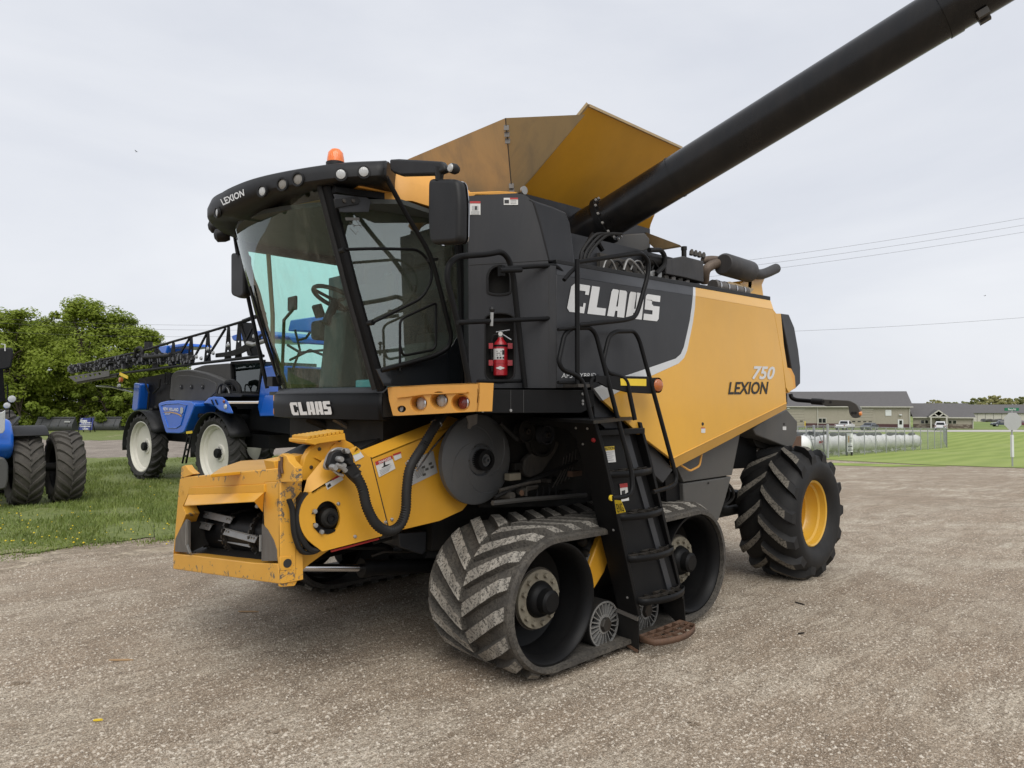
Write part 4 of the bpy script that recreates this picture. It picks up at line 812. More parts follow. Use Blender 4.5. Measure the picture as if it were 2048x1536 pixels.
for (x, y) in ((1152, 856), (1166, 888), (1175, 857), (1227, 1060), (1255, 1195)): MB().lathe([(0, -.006), (.008, -.005), (.009, 0)], LA(x, y), (1, 0, 0), 8).build('stringer_bolt', 'zinc', fs)
flap = MB().prism([LA(*p, .01) for p in [(1234, 1218), (1277, 1238), (1277, 1306), (1235, 1279)]], (.008, 0, 0)).build('ladder_flap', 'rubber_smooth', H)
MB().bar(LA(1235, 1220, .004), LA(1276, 1238, .004), .012, .03).build('flap_strip', 'worn_steel', flap); MB().bar(LA(1235, 1277, .004), LA(1276, 1303, .004), .012, .02).build('flap_strip', 'rust', flap)
MB().prism([LB(*p, .01) for p in [(1366, 1186), (1372, 1263), (1330, 1222), (1322, 1200)]], (.008, 0, 0)).build('ladder_flap', 'rubber_smooth', H)
def yl(z): return 2.89 + .105 * (z - .35)
steps = [(1.60, 0), (1.315, 1), (1.02, 1), (.73, 1), (.425, 1), (.135, 2)]
for z, kind in steps:
    x0, x1 = XA + .036 + lx(z), XB - .031 + lx(z); yo = yl(z) + .04; n = 14; mt = 'rust' if kind == 2 else 'black_paint'; back = .15
    bul = .07 if kind else .0
    arc = [Vector((x0 + (x1 - x0) * t, yo - bul * math.sin(math.pi * t) ** .8 + .02, z)) for t in np.linspace(0, 1, n)]
    if kind == 0:
        MB().box((x0, yo - .02, z - .04), (x1, yo + .18, z)).build('ladder_step', mt, H, bev=.004); continue
    stp = MB().grid([arc + [Vector((x1, yo + back, z)), Vector((x0, yo + back, z)), arc[0]], [p - Vector((0, 0, .045)) for p in arc + [Vector((x1, yo + back, z)), Vector((x0, yo + back, z)), arc[0]]]]).build('ladder_step', mt, H, solid=.006)
    gb = MB()
    for t in (.2, .4, .6, .8):
        i = t * (n - 1); p = arc[int(i)].lerp(arc[min(n - 1, int(i) + 1)], i - int(i)); gb.bar(p - Vector((0, 0, .008)), Vector((p.x, yo + back, z - .008)), .008, .02)
    for k in (.32, .66):
        row = [Vector((p.x, p.y + (yo + back - p.y) * k, z - .008)) for p in arc]
        for a, b in zip(row[:-1], row[1:]): gb.bar(a, b, .007, .018)
    gb.build('step_grate', 'rust' if kind == 2 else 'dark_steel', stp, smooth=0)
def bkp(x, z, dy=.12): return Vector((x + lx(z), yl(z) + dy, z))
bk = MB().prism([bkp(XA + .04, 1.58), bkp(XB - .04, 1.58), bkp(XB - .04, .40), bkp(XA + .04, .40)], (0, .01, 0)).build('ladder_back', 'black_paint', H)
MB().prism([bkp(XA + .40, 1.58, .108), bkp(XA + .46, 1.58, .108), bkp(XA + .46, .40, .108), bkp(XA + .40, .40, .108)], (0, .012, 0)).build('ladder_rib', 'grey_panel', bk)
def bq_(px, py): return PP(Vector((0, yl(.35) + .119, .35)), Vector((0, 1, -.105)), px, py)
def lbd(name, x0, y0, x1, y1, mat, lift=.004, sk=4): return decal(name, [bq_(x0 + sk, y1), bq_(x1 + sk, y1 - 2), bq_(x1, y0 - 2), bq_(x0, y0)], mat, bk, lift)
lbd('caution_sticker', 1203, 894, 1227, 926, 'decal_white'); lbd('sticker_header', 1203, 894, 1227, 902, 'decal_yellow', .006, 1)
text_on('caution_lettering', 'CAUTION', [bq_(1205, 901), bq_(1227, 899), bq_(1226, 893), bq_(1204, 895)], 'print_black', bk, weight=.01, lift=.010)
for k in range(5): lbd('sticker_lines', 1206 + .6 * k, 905 + 4 * k, 1226 - 3 * (k % 2), 906.2 + 4 * k, 'decal_grey', .006, 0)
lbd('danger_sticker', 1238, 968, 1253, 1003, 'decal_white'); lbd('sticker_header', 1238, 968, 1253, 976, 'decal_red', .006, 1); lbd('sticker_mark', 1242, 982, 1249, 991, 'print_black', .006, 0)
tg = MB().prism([LA(1229, 1000, -.01), LA(1242, 1001, -.01), LA(1251, 1024, -.01), LA(1233, 1028, -.01)], (.003, 0, 0)).build('key_tag', 'decal_yellow', H)
text_on('tag_lettering', 'ENG', [LA(1236, 1025, -.012), LA(1249, 1022, -.012), LA(1244, 1006, -.012), LA(1232, 1008, -.012)], 'print_black', tg, lift=.003)
# rails
def rail(name, pts, r=.0155, rad=.07, mat='black_paint', parent=H): return MB().tube(rounded(pts, rad, 5), r, 10).build(name, mat, parent, smooth=60)
RPN = Vector((0, 1, -.13)); RPO = Vector((3.93, 2.87, 1.2))
def rpts(px): return [PP(RPO, RPN, *p) for p in px]
r1 = rail('hand_rail', rpts([(1184, 842), (1166, 763), (1152, 750), (1126, 740), (1117, 724), (1129, 668), (1143, 656), (1180, 655), (1192, 668), (1265, 952), (1264, 984), (1252, 993), (1224, 996)]))
MB().lathe([(.019, 0), (.019, .012)], PP(RPO, RPN, 1224, 996), (0, 1, 0), 10).build('rail_end', 'decal_yellow', r1)
rail('hand_rail', rpts([(1270, 840), (1254, 763), (1243, 753), (1215, 745), (1206, 724), (1218, 673), (1230, 663), (1269, 662), (1279, 680), (1353, 955), (1350, 968), (1338, 975), (1306, 984)]))
YR = 3.20
rail('hand_rail', ypts(YR, [(938, 766), (915.5, 645), (893, 556), (897, 528), (915, 513), (976, 508.5), (1003, 503), (1017, 517), (1026, 548), (1050, 775)]), r=.018, rad=.12)
g1 = rail('gate_rail', ypts(3.14, [(1003, 538), (1071, 532), (1112, 531), (1128, 548), (1116, 628), (1098, 637), (1008, 641), (915, 645)]), r=.015, rad=.12)
MB().bar(PY(3.14, 1003, 531), PY(3.14, 1003, 552), .035, .03).build('gate_hinge', 'black_paint', g1); MB().tube([PY(3.13, 983, 652), PY(3.13, 984, 625)], .010, 8).build('gate_latch', 'zinc', g1); MB().lathe([(0, -.018), (.013, -.013), (.018, 0), (.013, .013), (0, .018)], PY(3.13, 984, 619), (0, 0, 1), 12).build('latch_knob', 'black_plastic', g1)
rail('gate_rail', ypts(3.06, [(1000, 541), (1042, 540)]), rad=.01)
rail('toe_rail', ypts(3.22, [(955, 763), (1042, 762)]), r=.012)
YQ = 2.98
g2 = rail('safety_rail', ypts(YQ, [(1155, 524), (1256, 509), (1284, 506), (1297, 522), (1296, 550), (1277, 618), (1270, 634), (1250, 640), (1157, 650)]), r=.0165, rad=.10)
MB().tube([PY(YQ, 1154.5, 519), PY(YQ, 1155, 775)], .0165, 10).build('rail_post', 'black_paint', g2); MB().box(tuple(PY(YQ, 1160, 768) + Vector((-.05, -.03, -.02))), tuple(PY(YQ, 1160, 768) + Vector((.06, .10, 0)))).build('post_foot', 'dark_steel', g2)
MB().tube(rounded(ypts(YQ + .02, [(1128, 560), (1140, 545), (1153, 534)]), .05), .014, 8).build('rail_link', 'black_paint', g2); MB().tube(ypts(YQ + .01, [(1116, 659), (1154, 655)]), .011, 8).build('rail_link', 'black_paint', g2); MB().tube(ypts(YQ + .01, [(1116, 765), (1150, 765)]), .011, 8).build('rail_link', 'black_paint', g2)
MB().tube(rounded(ypts(2.97, [(1180, 775), (1184, 757), (1196, 752)]), .04), .012, 8).build('rail_link', 'black_paint', g2)
# side marker lamp on its bracket
mk = MB().prism(ypts(2.96, [(1192, 751), (1300, 753), (1310, 762), (1310, 788), (1256, 785), (1215, 775), (1192, 762)]), IN * .015).build('marker_bracket', 'black_paint', H, bev=.003)
MB().prism(ypts(2.95, [(1192, 752), (1196, 752), (1196, 764), (1192, 764)]), IN * .16).build('bracket_stay', 'black_paint', mk)
decal('reflector_strip', ypts(2.96, [(1241, 771), (1292, 772), (1292, 758), (1240, 757)]), 'decal_yellow', mk)
ml = MB().lathe([(.055, 0), (.055, .055), (.02, .06)], PY(2.945, 1317, 770.5), (0, 1, 0), 28).build('marker_lamp', 'black_plastic', H); MB().lathe([(0, -.022), (.025, -.018), (.043, -.006), (.047, .01)], PY(2.945, 1316, 770.5), (.25, 1, 0), 24).build('lamp_lens', 'lens_brown', ml)
# ---------------------------------------------------------------- feeder house
XFF = 1.89
def f3(X, L): return [PX(X, *Z3(*p)) for p in L]
def y3(Y, L): return [PY(Y, *Z3(*p)) for p in L]
BK = Vector((1, 0, 0))
YN = 4.0
# chipped yellow front frame: four beams round the throat
MB().prism(f3(XFF, [(165, 418), (862, 352), (862, 452), (765, 458), (762, 472), (215, 497), (208, 545), (150, 560), (138, 480), (145, 430)]), BK * .10).build('frame_top_beam', 'chipped_yellow', H, bev=.006)
MB().prism(f3(XFF, [(140, 470), (205, 545), (165, 632), (190, 690), (150, 790), (118, 860), (100, 960), (96, 985), (104, 900)]), BK * .10).build('frame_upright', 'chipped_yellow', H, bev=.006)
upn = MB().prism(f3(XFF, [(762, 456), (880, 448), (880, 1195), (862, 1050), (845, 945), (795, 835), (760, 770), (755, 640)]), BK * .10).build('frame_upright', 'chipped_yellow', H, bev=.006)
MB().prism(f3(XFF, [(96, 978), (170, 985), (240, 990), (690, 1045), (862, 1050), (876, 1200), (520, 1150), (96, 1090)]), BK * .10).build('frame_bottom_beam', 'chipped_yellow', H, bev=.006)
# the near end of the frame: a deep channel, with the square tube end
ne = MB().prism([PX(XFF, *Z3(868, 352)), PX(XFF, *Z3(880, 1200)), PX(XFF, *Z3(880, 1200)) + Vector((.145, 0, 0)), PX(XFF, *Z3(868, 352)) + Vector((.145, 0, 0))], (0, .012, 0)).build('frame_end_plate', 'chipped_yellow', H, bev=.003)
ye = PX(XFF, *Z3(874, 800)).y - .006
MB().prism(y3(ye, [(880, 560), (990, 545), (985, 940), (1015, 980), (1035, 990), (1000, 1190), (985, 1215), (880, 1222)]), (0, .03, 0)).build('frame_cheek', 'chipped_yellow', H, bev=.004)
MB().lathe([(.026, -.002), (.026, .006)], PY(ye, *Z3(925, 1045)), (0, 1, 0), 20).build('tube_hole', 'print_black', ne)
bx_ = MB().prism(y3(ye - .012, [(878, 1002), (965, 995), (965, 1095), (878, 1100)]), (0, .012, 0)).build('tube_end', 'chipped_yellow', ne, bev=.002); bpy.data.objects['tube_hole'].parent = bx_
bpy.data.objects['tube_hole'].data.transform(Matrix.Translation((0, -.013, 0)))
MB().prism(f3(XFF - .004, [(862, 352), (865, 262), (890, 245), (925, 262), (940, 300), (985, 345), (985, 455), (880, 455)]), BK * .05).build('corner_lug', 'chipped_yellow', H, bev=.004)
for k, (x, y) in enumerate(((905, 300), (890, 330))): MB().tube(f3(XFF - .012, [(x - 14, y - 30), (x - 18, y + 40), (x - 10, y + 90)]), .008, 6).build('rust_weld', 'rust', H)
MB().prism(f3(XFF - .004, [(150, 425), (158, 340), (185, 330), (205, 360), (245, 395), (180, 418)]), BK * .05).build('corner_lug', 'chipped_yellow', H, bev=.004)
# hinged hood over the throat
hood = MB().prism(f3(XFF - .012, [(215, 495), (760, 470), (762, 530), (208, 548)]), BK * .02).build('throat_hood', 'yellow_paint', H, bev=.003)
MB().loft(f3(XFF - .014, [(208, 546), (762, 528), (762, 535), (208, 552)]), f3(XFF - .11, [(178, 622), (690, 592), (690, 600), (178, 630)])).build('hood_lip', 'yellow_paint', hood, bev=.002)
MB().prism([PX(XFF - .012, *Z3(762, 530)), PX(XFF - .11, *Z3(690, 596)), PX(XFF - .02, *Z3(752, 672))], (0, .006, 0)).build('hood_cheek', 'yellow_paint', hood)
MB().lathe([(0, -.008), (.012, -.006), (.014, 0)], PX(XFF - .06, *Z3(710, 630)), (1, .4, 0), 10).build('hood_bolt', 'zinc', hood)
# worn bare steel plates at both sides of the throat
MB().prism(f3(XFF - .004, [(190, 725), (212, 740), (212, 970), (110, 962), (112, 870), (150, 790)]), BK * .012).build('wear_plate', 'worn_steel', H)
MB().prism(f3(XFF - .004, [(745, 760), (785, 800), (830, 880), (852, 950), (855, 1030), (742, 1030)]), BK * .012).build('wear_plate', 'worn_steel', H)
MB().bar(PX(XFF - .012, *Z3(198, 738)), PX(XFF - .012, *Z3(195, 915)), .014, .014).build('wear_strip', 'zinc', H); MB().bar(PX(XFF - .012, *Z3(200, 918)), PX(XFF - .012, *Z3(222, 975)), .014, .014).build('wear_strip', 'zinc', H)
MB().bar(PX(XFF - .010, *Z3(735, 840)), PX(XFF - .010, *Z3(733, 960)), .010, .012).build('wear_strip', 'zinc', H)
# throat: floor, walls, drum with chain slats
tl, tr_, br, bl = [PX(XFF + .02, *Z3(*p)) for p in ((170, 610), (755, 590), (742, 1030), (205, 975))]
fl = [bl + Vector((0, .05, -.03)), br + Vector((0, -.05, -.03))]
rows = [[p + Vector((dx, 0, dz)) for p in fl] for dx, dz in ((0, 0), (.10, .015), (.25, .05), (.45, .10), (.8, .22), (1.2, .4))]
MB().grid(rows).build('throat_floor', 'dark_steel', H, solid=.006)
MB().prism([tl, bl, bl + Vector((1.1, 0, .35)), tl + Vector((1.1, 0, .45))], (0, .01, 0)).build('throat_wall', 'dark_machine', H); MB().prism([tr_, br, br + Vector((1.1, 0, .35)), tr_ + Vector((1.1, 0, .45))], (0, -.01, 0)).build('throat_wall', 'dark_machine', H)
MB().prism([tl, tr_, tr_ + Vector((1.1, 0, .45)), tl + Vector((1.1, 0, .45))], (0, 0, .01)).build('throat_roof', 'dark_machine', H)
MB().prism([p + Vector((1.0, 0, .2)) for p in (tl, tr_, br, bl)], (.02, 0, 0)).build('throat_back', 'print_black', H)
xd, zd, rd = 2.19, PX(2.19, *Z3(470, 745)).z, .150
yA, yB = tr_.y + .02, tl.y - .02
tilt = (tl.z - tr_.z) / (tl.y - tr_.y)
dpt = lambda y, a, r: Vector((xd + r * math.cos(a), y, zd + r * math.sin(a) + (y - YC) * tilt))
drm = MB().tube([dpt(yA, 0, 0) + Vector((-0, 0, 0)), dpt(yB, 0, 0)], rd, 36).build('feeder_drum', 'black_paint', H, smooth=50)
for f_ in (0.03, .32, .66, .97):
    y = yA + (yB - yA) * f_; MB().tube([dpt(y - .014, 0, 0), dpt(y + .014, 0, 0)], rd + .018, 28).build('feeder_chain', 'dark_steel', drm)
    for k in range(14):
        a = 2.2 + k * .25; p = dpt(y, a, rd + .022); MB().obox(p, (.012 * math.sin(a), 0, -.012 * math.cos(a)), (0, .011, 0), (.008 * math.cos(a), 0, .008 * math.sin(a))).build('chain_link', 'dark_steel', drm)
def slat(q0, q1, X):
    a, b = PX(X, *Z3(*q0)), PX(X, *Z3(*q1)); d = (b - a); sm = MB()
    sm.obox((a + b) / 2, d / 2, Vector((.012, 0, .022)), Vector((.004, 0, -.002))); sm.obox((a + b) / 2 + Vector((.01, 0, .022)), d / 2, Vector((.016, 0, -.002)), Vector((0, 0, .003))); s_ = sm.build('conveyor_slat', 'zinc', drm, bev=.002)
    for t in (.06, .14, .86, .94): MB().lathe([(0, -.006), (.008, -.005), (.009, .004)], a + d * t + Vector((-.004, 0, .004)), (1, 0, 0), 6).build('slat_bolt', 'bright_steel', s_)
slat((325, 690), (525, 735), 2.05); slat((188, 745), (372, 785), 2.02); slat((475, 815), (705, 875), 2.02); slat((440, 860), (672, 908), 2.06)
# upper lid and side boxes behind the frame
zt_ = PX(XFF, *Z3(500, 372)).z
lid = [PZ(zt_ + .01, *Z3(*p)) for p in ((370, 398), (845, 352), (800, 285), (590, 298), (450, 345))]
MB().prism(lid, (0, 0, -.02)).build('top_lid', 'yellow_paint', H, bev=.004)
MB().prism(y3(4.06, [(830, 300), (1060, 250), (1060, 330), (990, 345), (985, 440), (870, 452)]), (0, .14, 0)).build('feeder_top', 'yellow_paint', H, bev=.006)
# feeder body
ztop = lambda x: .90 + (x - 2.0) * .40
MB().prism([(2.95, 4.06, .98), (3.5, 4.06, 1.05), (3.5, 4.06, 1.60), (2.95, 4.06, 1.50)], (0, 1.74, -.19)).build('feeder_body', 'yellow_paint', H, bev=.008)
MB().prism([(1.98, 4.06, 1.33), (2.96, 4.06, 1.47), (2.96, 4.06, 1.485), (1.98, 4.06, 1.345)], (0, 1.74, -.19)).build('feeder_roof', 'yellow_paint', H)
for yy in (4.35, 4.9, 5.4): MB().bar((2.1, yy, 1.365 - (yy - 4.06) * .109), (2.95, yy, 1.487 - (yy - 4.06) * .109), .04, .02).build('roof_rib', 'yellow_paint', H)
MB().prism([(1.98, 4.06, .80), (2.96, 4.06, .97), (2.96, 4.06, .985), (1.98, 4.06, .815)], (0, 1.74, -.19)).build('feeder_underside', 'dark_machine', H)
MB().prism(y3(4.03, [(985, 960), (1180, 940), (1320, 890), (1100, 1050), (1030, 1110), (1000, 1190)]), (0, .03, 0)).build('feeder_gusset', 'yellow_paint', H, bev=.003)
# round end of the reel drive with ribbed cap
YS = 3.88
MB().prism(y3(YS + .10, [(1045, 440), (1043, 340), (1062, 270), (1095, 215), (1140, 180), (1200, 160), (1300, 130), (1345, 110), (1362, 150), (1400, 170), (1425, 190), (1300, 440)]), (0, .05, 0)).build('drive_end', 'yellow_paint', H, bev=.004)
cap = MB().prism(y3(YS + .05, [(1065, 142), (1352, 96), (1360, 150), (1330, 148), (1150, 176), (1140, 185), (1066, 168)]), (0, .22, 0)).build('drive_cap', 'yellow_paint', H, bev=.004)
for k in range(9):
    t = k / 8; p = PY(YS + .05, *Z3(1090 + 240 * t, 136 - 38 * t)); MB().obox(p + Vector((0, .10, .008)), (.010, 0, .003), (0, .10, 0), (0, 0, .008)).build('cap_rib', 'yellow_paint', cap)
for k, (x, y) in enumerate(((1165, 212), (1310, 148), (1105, 345))): MB().lathe([(0, -.010), (.010, -.008), (.012, 0)], PY(YS + .10, *Z3(x, y)), (0, 1, 0), 8).build('drive_bolt', 'dark_steel', H)
MB().prism(y3(YS + .09, [(1255, 195), (1285, 170), (1300, 240), (1230, 250)]), (0, .012, 0)).build('drive_web', 'yellow_paint', H); MB().prism(y3(YS + .09, [(1130, 275), (1150, 265), (1210, 290), (1180, 300)]), (0, .012, 0)).build('drive_web', 'yellow_paint', H)
# side shields (left)
ang = np.linspace(math.radians(100), math.radians(255), 16)
hc = Z3(1232, 712); rc = 232
sh1 = [(1108, 525)] + [(1232 + rc * .92 * math.cos(a) , 712 - rc * math.sin(a)) for a in np.linspace(math.radians(128), math.radians(236), 12)] + [(1188, 962), (1620, 850), (1668, 782), (1540, 272), (1520, 262), (1440, 196), (1400, 225), (1300, 405)]
hole = [(1226 + 92 * math.cos(a), 714 + 122 * math.sin(a)) for a in np.linspace(0, 2 * math.pi, 28, endpoint=False)]
s1 = plate('front_shield', y3(YS, sh1), [y3(YS, hole)], IN * .02, 'yellow_paint', H)
MB().loft(y3(YS, [(1108, 525), (1300, 405), (1400, 225), (1440, 196), (1450, 215), (1412, 245), (1312, 420), (1112, 545)]), y3(YS + .06, [(1050, 528), (1075, 430), (1190, 290), (1430, 192), (1445, 205), (1210, 300), (1095, 440), (1060, 540)])).build('shield_bevel', 'yellow_paint', s1)
MB().prism(y3(YS + .09, hole), IN * .02).build('hole_back', 'print_black', s1)
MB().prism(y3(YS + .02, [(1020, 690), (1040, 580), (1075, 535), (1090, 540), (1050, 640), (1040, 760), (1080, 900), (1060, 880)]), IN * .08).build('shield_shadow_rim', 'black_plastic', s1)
cp = PY(YS + .05, *Z3(1222, 712))
st_ = MB().lathe([(0.0, -.05), (.045, -.05), (.06, -.035), (.06, .03)], cp, (0, 1, 0), 24).build('drive_stub', 'dark_machine', H); MB().lathe([(.030, -.062), (.030, -.03), (.018, -.03), (.018, -.062)], cp, (0, 1, 0), 18, closed=True).build('stub_collar', 'black_paint', st_)
MB().prism(y3(YS - .006, [(1122, 755), (1145, 752), (1200, 800), (1285, 800), (1280, 815), (1225, 835), (1160, 825), (1125, 785)]), IN * .010).build('stub_bracket', 'black_paint', st_)
for (x, y) in ((1130, 668), (1135, 770), (1180, 818)): MB().lathe([(0, -.016), (.013, -.014), (.015, 0)], PY(YS - .006, *Z3(x, y)), (0, 1, 0), 8).build('bracket_bolt', 'zinc', st_)
MB().prism(y3(YS - .004, [(1110, 690), (1125, 655), (1150, 655), (1150, 680)]), IN * .008).build('bracket_tab', 'dark_steel', st_)
s2 = MB().prism([PY(YS, *Z3(1545, 275)), PY(YS, *Z3(1675, 785)), PY(YS, *Z3(1780, 802)), PY(YS, *Z3(2048, 738)), PY(YS, 925, 1021), PY(YS, 935, 1009), PY(YS, 915, 985), PY(YS, 898, 950), PY(YS, 893, 910), PY(YS, 903, 870), PY(YS, 926, 841), PY(YS, 880, 860)], IN * .02).build('rear_shield', 'yellow_paint', H, bev=.003)
MB().prism([PY(YS, *Z3(1545, 275)), PY(YS, 926, 841), PY(YS, 926, 841) + Vector((0, .16, .03)), PY(YS, *Z3(1545, 275)) + Vector((0, .16, .03))], (0, 0, -.012)).build('shield_flange', 'yellow_paint', s2)
MB().tube(y3(YS - .001, [(1543, 272), (1672, 790)]), .0035, 4).build('shield_gap', 'print_black', s2)
for (x, y) in ((1648, 748), (1695, 727), (1425, 852), (1303, 612)): MB().lathe([(0, -.010), (.010, -.008), (.013, 0)], PY(YS, *Z3(x, y)), (0, 1, 0), 10).build('shield_bolt', 'bright_steel', s2)
MB().tube([PY(YS + .03, *Z3(1250, 960)), PY(YS + .03, *Z3(1600, 868))], .007, 6).build('red_edge', 'decal_red', s1)
# stickers of the shields
def sd_(name, L, mat, pr, lift=.003): return decal(name, y3(YS, L), mat, pr, lift)
sd_('danger_sticker', [(1600, 418), (1720, 355), (1690, 262), (1570, 312)], 'decal_white', s2); sd_('sticker_header', [(1577, 332), (1700, 282), (1694, 258), (1570, 306)], 'decal_red', s2, .005)
text_on('danger_lettering', 'DANGER', y3(YS, [(1600, 320), (1690, 284), (1686, 266), (1594, 302)]), 'decal_white', s2, weight=.02, lift=.007)
sd_('sticker_mark', [(1615, 352), (1660, 335), (1684, 318), (1640, 330)], 'print_black', s2, .005); sd_('sticker_mark', [(1632, 340), (1645, 335), (1640, 300), (1632, 304)], 'print_black', s2, .0055)
for k in range(4): sd_('sticker_lines', [(1603 + 2 * k, 372 + 11 * k), (1690 - 6 * k, 332 + 12 * k), (1689 - 6 * k, 328 + 12 * k), (1602 + 2 * k, 368 + 11 * k)], 'decal_grey', s2, .005)
sd_('warning_sticker', [(1715, 298), (1765, 275), (1757, 236), (1702, 256)], 'decal_white', s2); sd_('sticker_header', [(1704, 262), (1760, 242), (1757, 230), (1700, 250)], 'decal_red', s2, .005)
sd_('lube_chart', [(1842, 476), (2028, 385), (1995, 225), (1790, 312)], 'decal_grey', s2)
for k in range(7): sd_('chart_lines', [(1856 + 3 * k, 395 + 9 * k - 20), (1930, 360 + 9 * k - 20), (1930, 357 + 9 * k - 20), (1856 + 3 * k, 392 + 9 * k - 20)], 'warm_grey', s2, .004)
for k, (x, y) in enumerate(((1925, 345), (1975, 320), (1950, 360), (1988, 345), (1930, 400))): sd_('chart_picture', [(x - 12, y + 12), (x + 12, y + 4), (x + 10, y - 14), (x - 13, y - 5)], 'warm_grey', s2, .004)
sd_('warning_sticker', [(1222, 510), (1340, 435), (1325, 408), (1206, 465)], 'decal_white', s1); sd_('sticker_header', [(1262, 440), (1318, 410), (1308, 398), (1252, 432)], 'decal_red', s1, .005); sd_('sticker_mark', [(1224, 498), (1250, 480), (1240, 460), (1220, 478)], 'print_black', s1, .005)
sd_('warning_sticker', [(1425, 305), (1490, 268), (1462, 230), (1405, 250)], 'decal_white', s1); sd_('sticker_header', [(1408, 258), (1460, 238), (1455, 230), (1403, 250)], 'decal_yellow', s1, .005)
# hydraulic multi-coupler and its sleeved hose
YH_ = 3.80
cpl_ = MB().prism(rounded_loop(y3(YH_ + .02, [(1205, 345), (1225, 270), (1265, 210), (1330, 195), (1385, 225), (1400, 300), (1300, 372), (1215, 365)]), .03), IN * .03).build('hydraulic_coupler', 'zinc', H, bev=.004)
MB().prism(rounded_loop(y3(YH_ - .02, [(1230, 330), (1260, 235), (1340, 215), (1395, 260), (1395, 320), (1300, 370), (1240, 355)]), .025), IN * .045).build('coupler_block', 'black_plastic', cpl_, bev=.006)
for (x, y, r_) in ((1300, 285, .018), (1345, 225, .017), (1255, 345, .020), (1365, 300, .022), (1320, 330, .016)): MB().lathe([(0, -.05), (r_ * .8, -.05), (r_, -.04), (r_, .0)], PY(YH_ - .02, *Z3(x, y)), (0, 1, 0), 12).build('coupler_port', 'zinc' if r_ < .021 else 'black_plastic', cpl_)
MB().tube(rounded([PY(YH_ - .05, *Z3(x, y)) for x, y in ((1340, 225), (1385, 235), (1400, 290))], .04), .012, 8).build('coupler_pipe', 'dark_steel', cpl_); MB().tube(rounded([PY(YH_ - .06, *Z3(x, y)) for x, y in ((1290, 330), (1335, 345), (1360, 375))], .04), .015, 8).build('coupler_pipe', 'zinc', cpl_); MB().tube(rounded([PY(YH_ - .03, *Z3(x, y)) for x, y in ((1265, 365), (1300, 395), (1340, 405))], .04), .010, 8).build('coupler_pipe', 'bright_steel', cpl_)
MB().tube(rounded([PY(YH_ - .03, *Z3(x, y)) for x, y in ((1440, 330), (1470, 330), (1440, 360), (1470, 380))], .02), .006, 6).build('safety_chain', 'dark_steel', cpl_)
MB().prism(rounded_loop(y3(YH_ - .045, [(1345, 365), (1420, 300), (1450, 350), (1490, 430), (1470, 490), (1415, 440)]), .02), IN * .05).build('hose_sleeve', 'rubber_smooth', cpl_, bev=.015, seg=3)
def corrugated(name, path, r, mat, pitch=.017, depth=.17, seg=14):
    pts = spline(path, 24); L_ = [0]
    for a, b in zip(pts[:-1], pts[1:]): L_.append(L_[-1] + (b - a).length)
    n = int(L_[-1] / pitch) * 2; out = []; rr = []
    for k in range(n + 1):
        s = L_[-1] * k / n; i = min(len(pts) - 2, max(0, np.searchsorted(L_, s) - 1)); t = (s - L_[i]) / max(1e-9, L_[i + 1] - L_[i]); out.append(pts[i].lerp(pts[i + 1], t)); rr.append(r * (1 if k % 2 else 1 - depth))
    return MB().tube(out, r, seg, rads=rr).build(name, mat, H, smooth=70)
hp_ = [(1430, 400), (1480, 500), (1515, 640), (1580, 760), (1670, 812), (1750, 775), (1795, 670), (1805, 500), (1832, 345), (1925, 190), (2040, 0)]
hs_ = corrugated('corrugated_hose', [PY(3.76 - .03 * math.sin(i / 10 * 3.14), *Z3(*p)) for i, p in enumerate(hp_)] + [PY(3.95, *Z3(2090, -70))], .034, 'rubber_smooth')
for (x, y, dx, dy) in ((1843, 325, .5, -.85), (2022, 28, .5, -.85)):
    p = PY(3.76, *Z3(x, y)); d = (PY(3.76, *Z3(x + 40 * dx, y + 40 * dy)) - p).normalized(); MB().lathe([(.040, -.008), (.040, .008), (.030, .008), (.030, -.008)], p, d, 18, closed=True).build('hose_clamp', 'bright_steel', hs_)
MB().tube([PY(3.74, *Z3(1880, 370)), PY(3.78, *Z3(1985, 215)), PY(3.9, 905, 850)], .007, 6).build('hose_stay', 'bright_steel', hs_)
for k in range(2): MB().tube(spline([PY(YS + .03 + .02 * k, *Z3(x - 14 * k, y)) for x, y in ((950, 580), (975, 660), (985, 800), (1010, 900), (1050, 965), (1120, 970), (1180, 940))], 6), .012, 8).build('rubber_hose', 'rubber_smooth', H)
MB().tube(spline([PY(YS + .02, *Z3(x, y)) for x, y in ((1075, 535), (1030, 620), (1010, 720), (1030, 850), (1090, 940), (1150, 955))], 6), .018, 8).build('rubber_hose', 'rubber_smooth', H)
MB().tube([PY(YN - .03, *Z3(955, 590)), PY(YN - .03, *Z3(980, 640))], .009, 6).build('hose_fitting', 'bright_steel', H)
# lift cylinders
for yy in (4.35, 5.5):
    a, b, c_ = PY(yy, 600, 1135) if yy < 5 else Vector((2.45, yy, .48)), PY(yy, 727, 1136) if yy < 5 else Vector((2.9, yy, .5)), PY(yy, 880, 1130) if yy < 5 else Vector((3.6, yy, .55))
    cy = MB().tube([b, c_ + (c_ - b) * .6], .055, 16).build('lift_cylinder', 'black_paint', H); MB().tube([a, b], .026, 14).build('cylinder_rod', 'chrome', cy); MB().tube([b - (c_ - b).normalized() * .02, b + (c_ - b).normalized() * .05], .066, 16).build('cylinder_gland', 'black_paint', cy)
    MB().tube(rounded([b + Vector((.05, -.03, .08)), b + Vector((.15, -.04, .10)), b + Vector((.22, -.04, .085)), c_ + Vector((.3, -.04, .09))], .04), .009, 6).build('cylinder_pipe', 'dark_steel', cy)
MB().prism(y3(4.15, [(1745, 830), (1950, 815), (1945, 960), (1920, 985), (1755, 930)]), IN * .25).build('control_box', 'grey_panel', H, bev=.006)
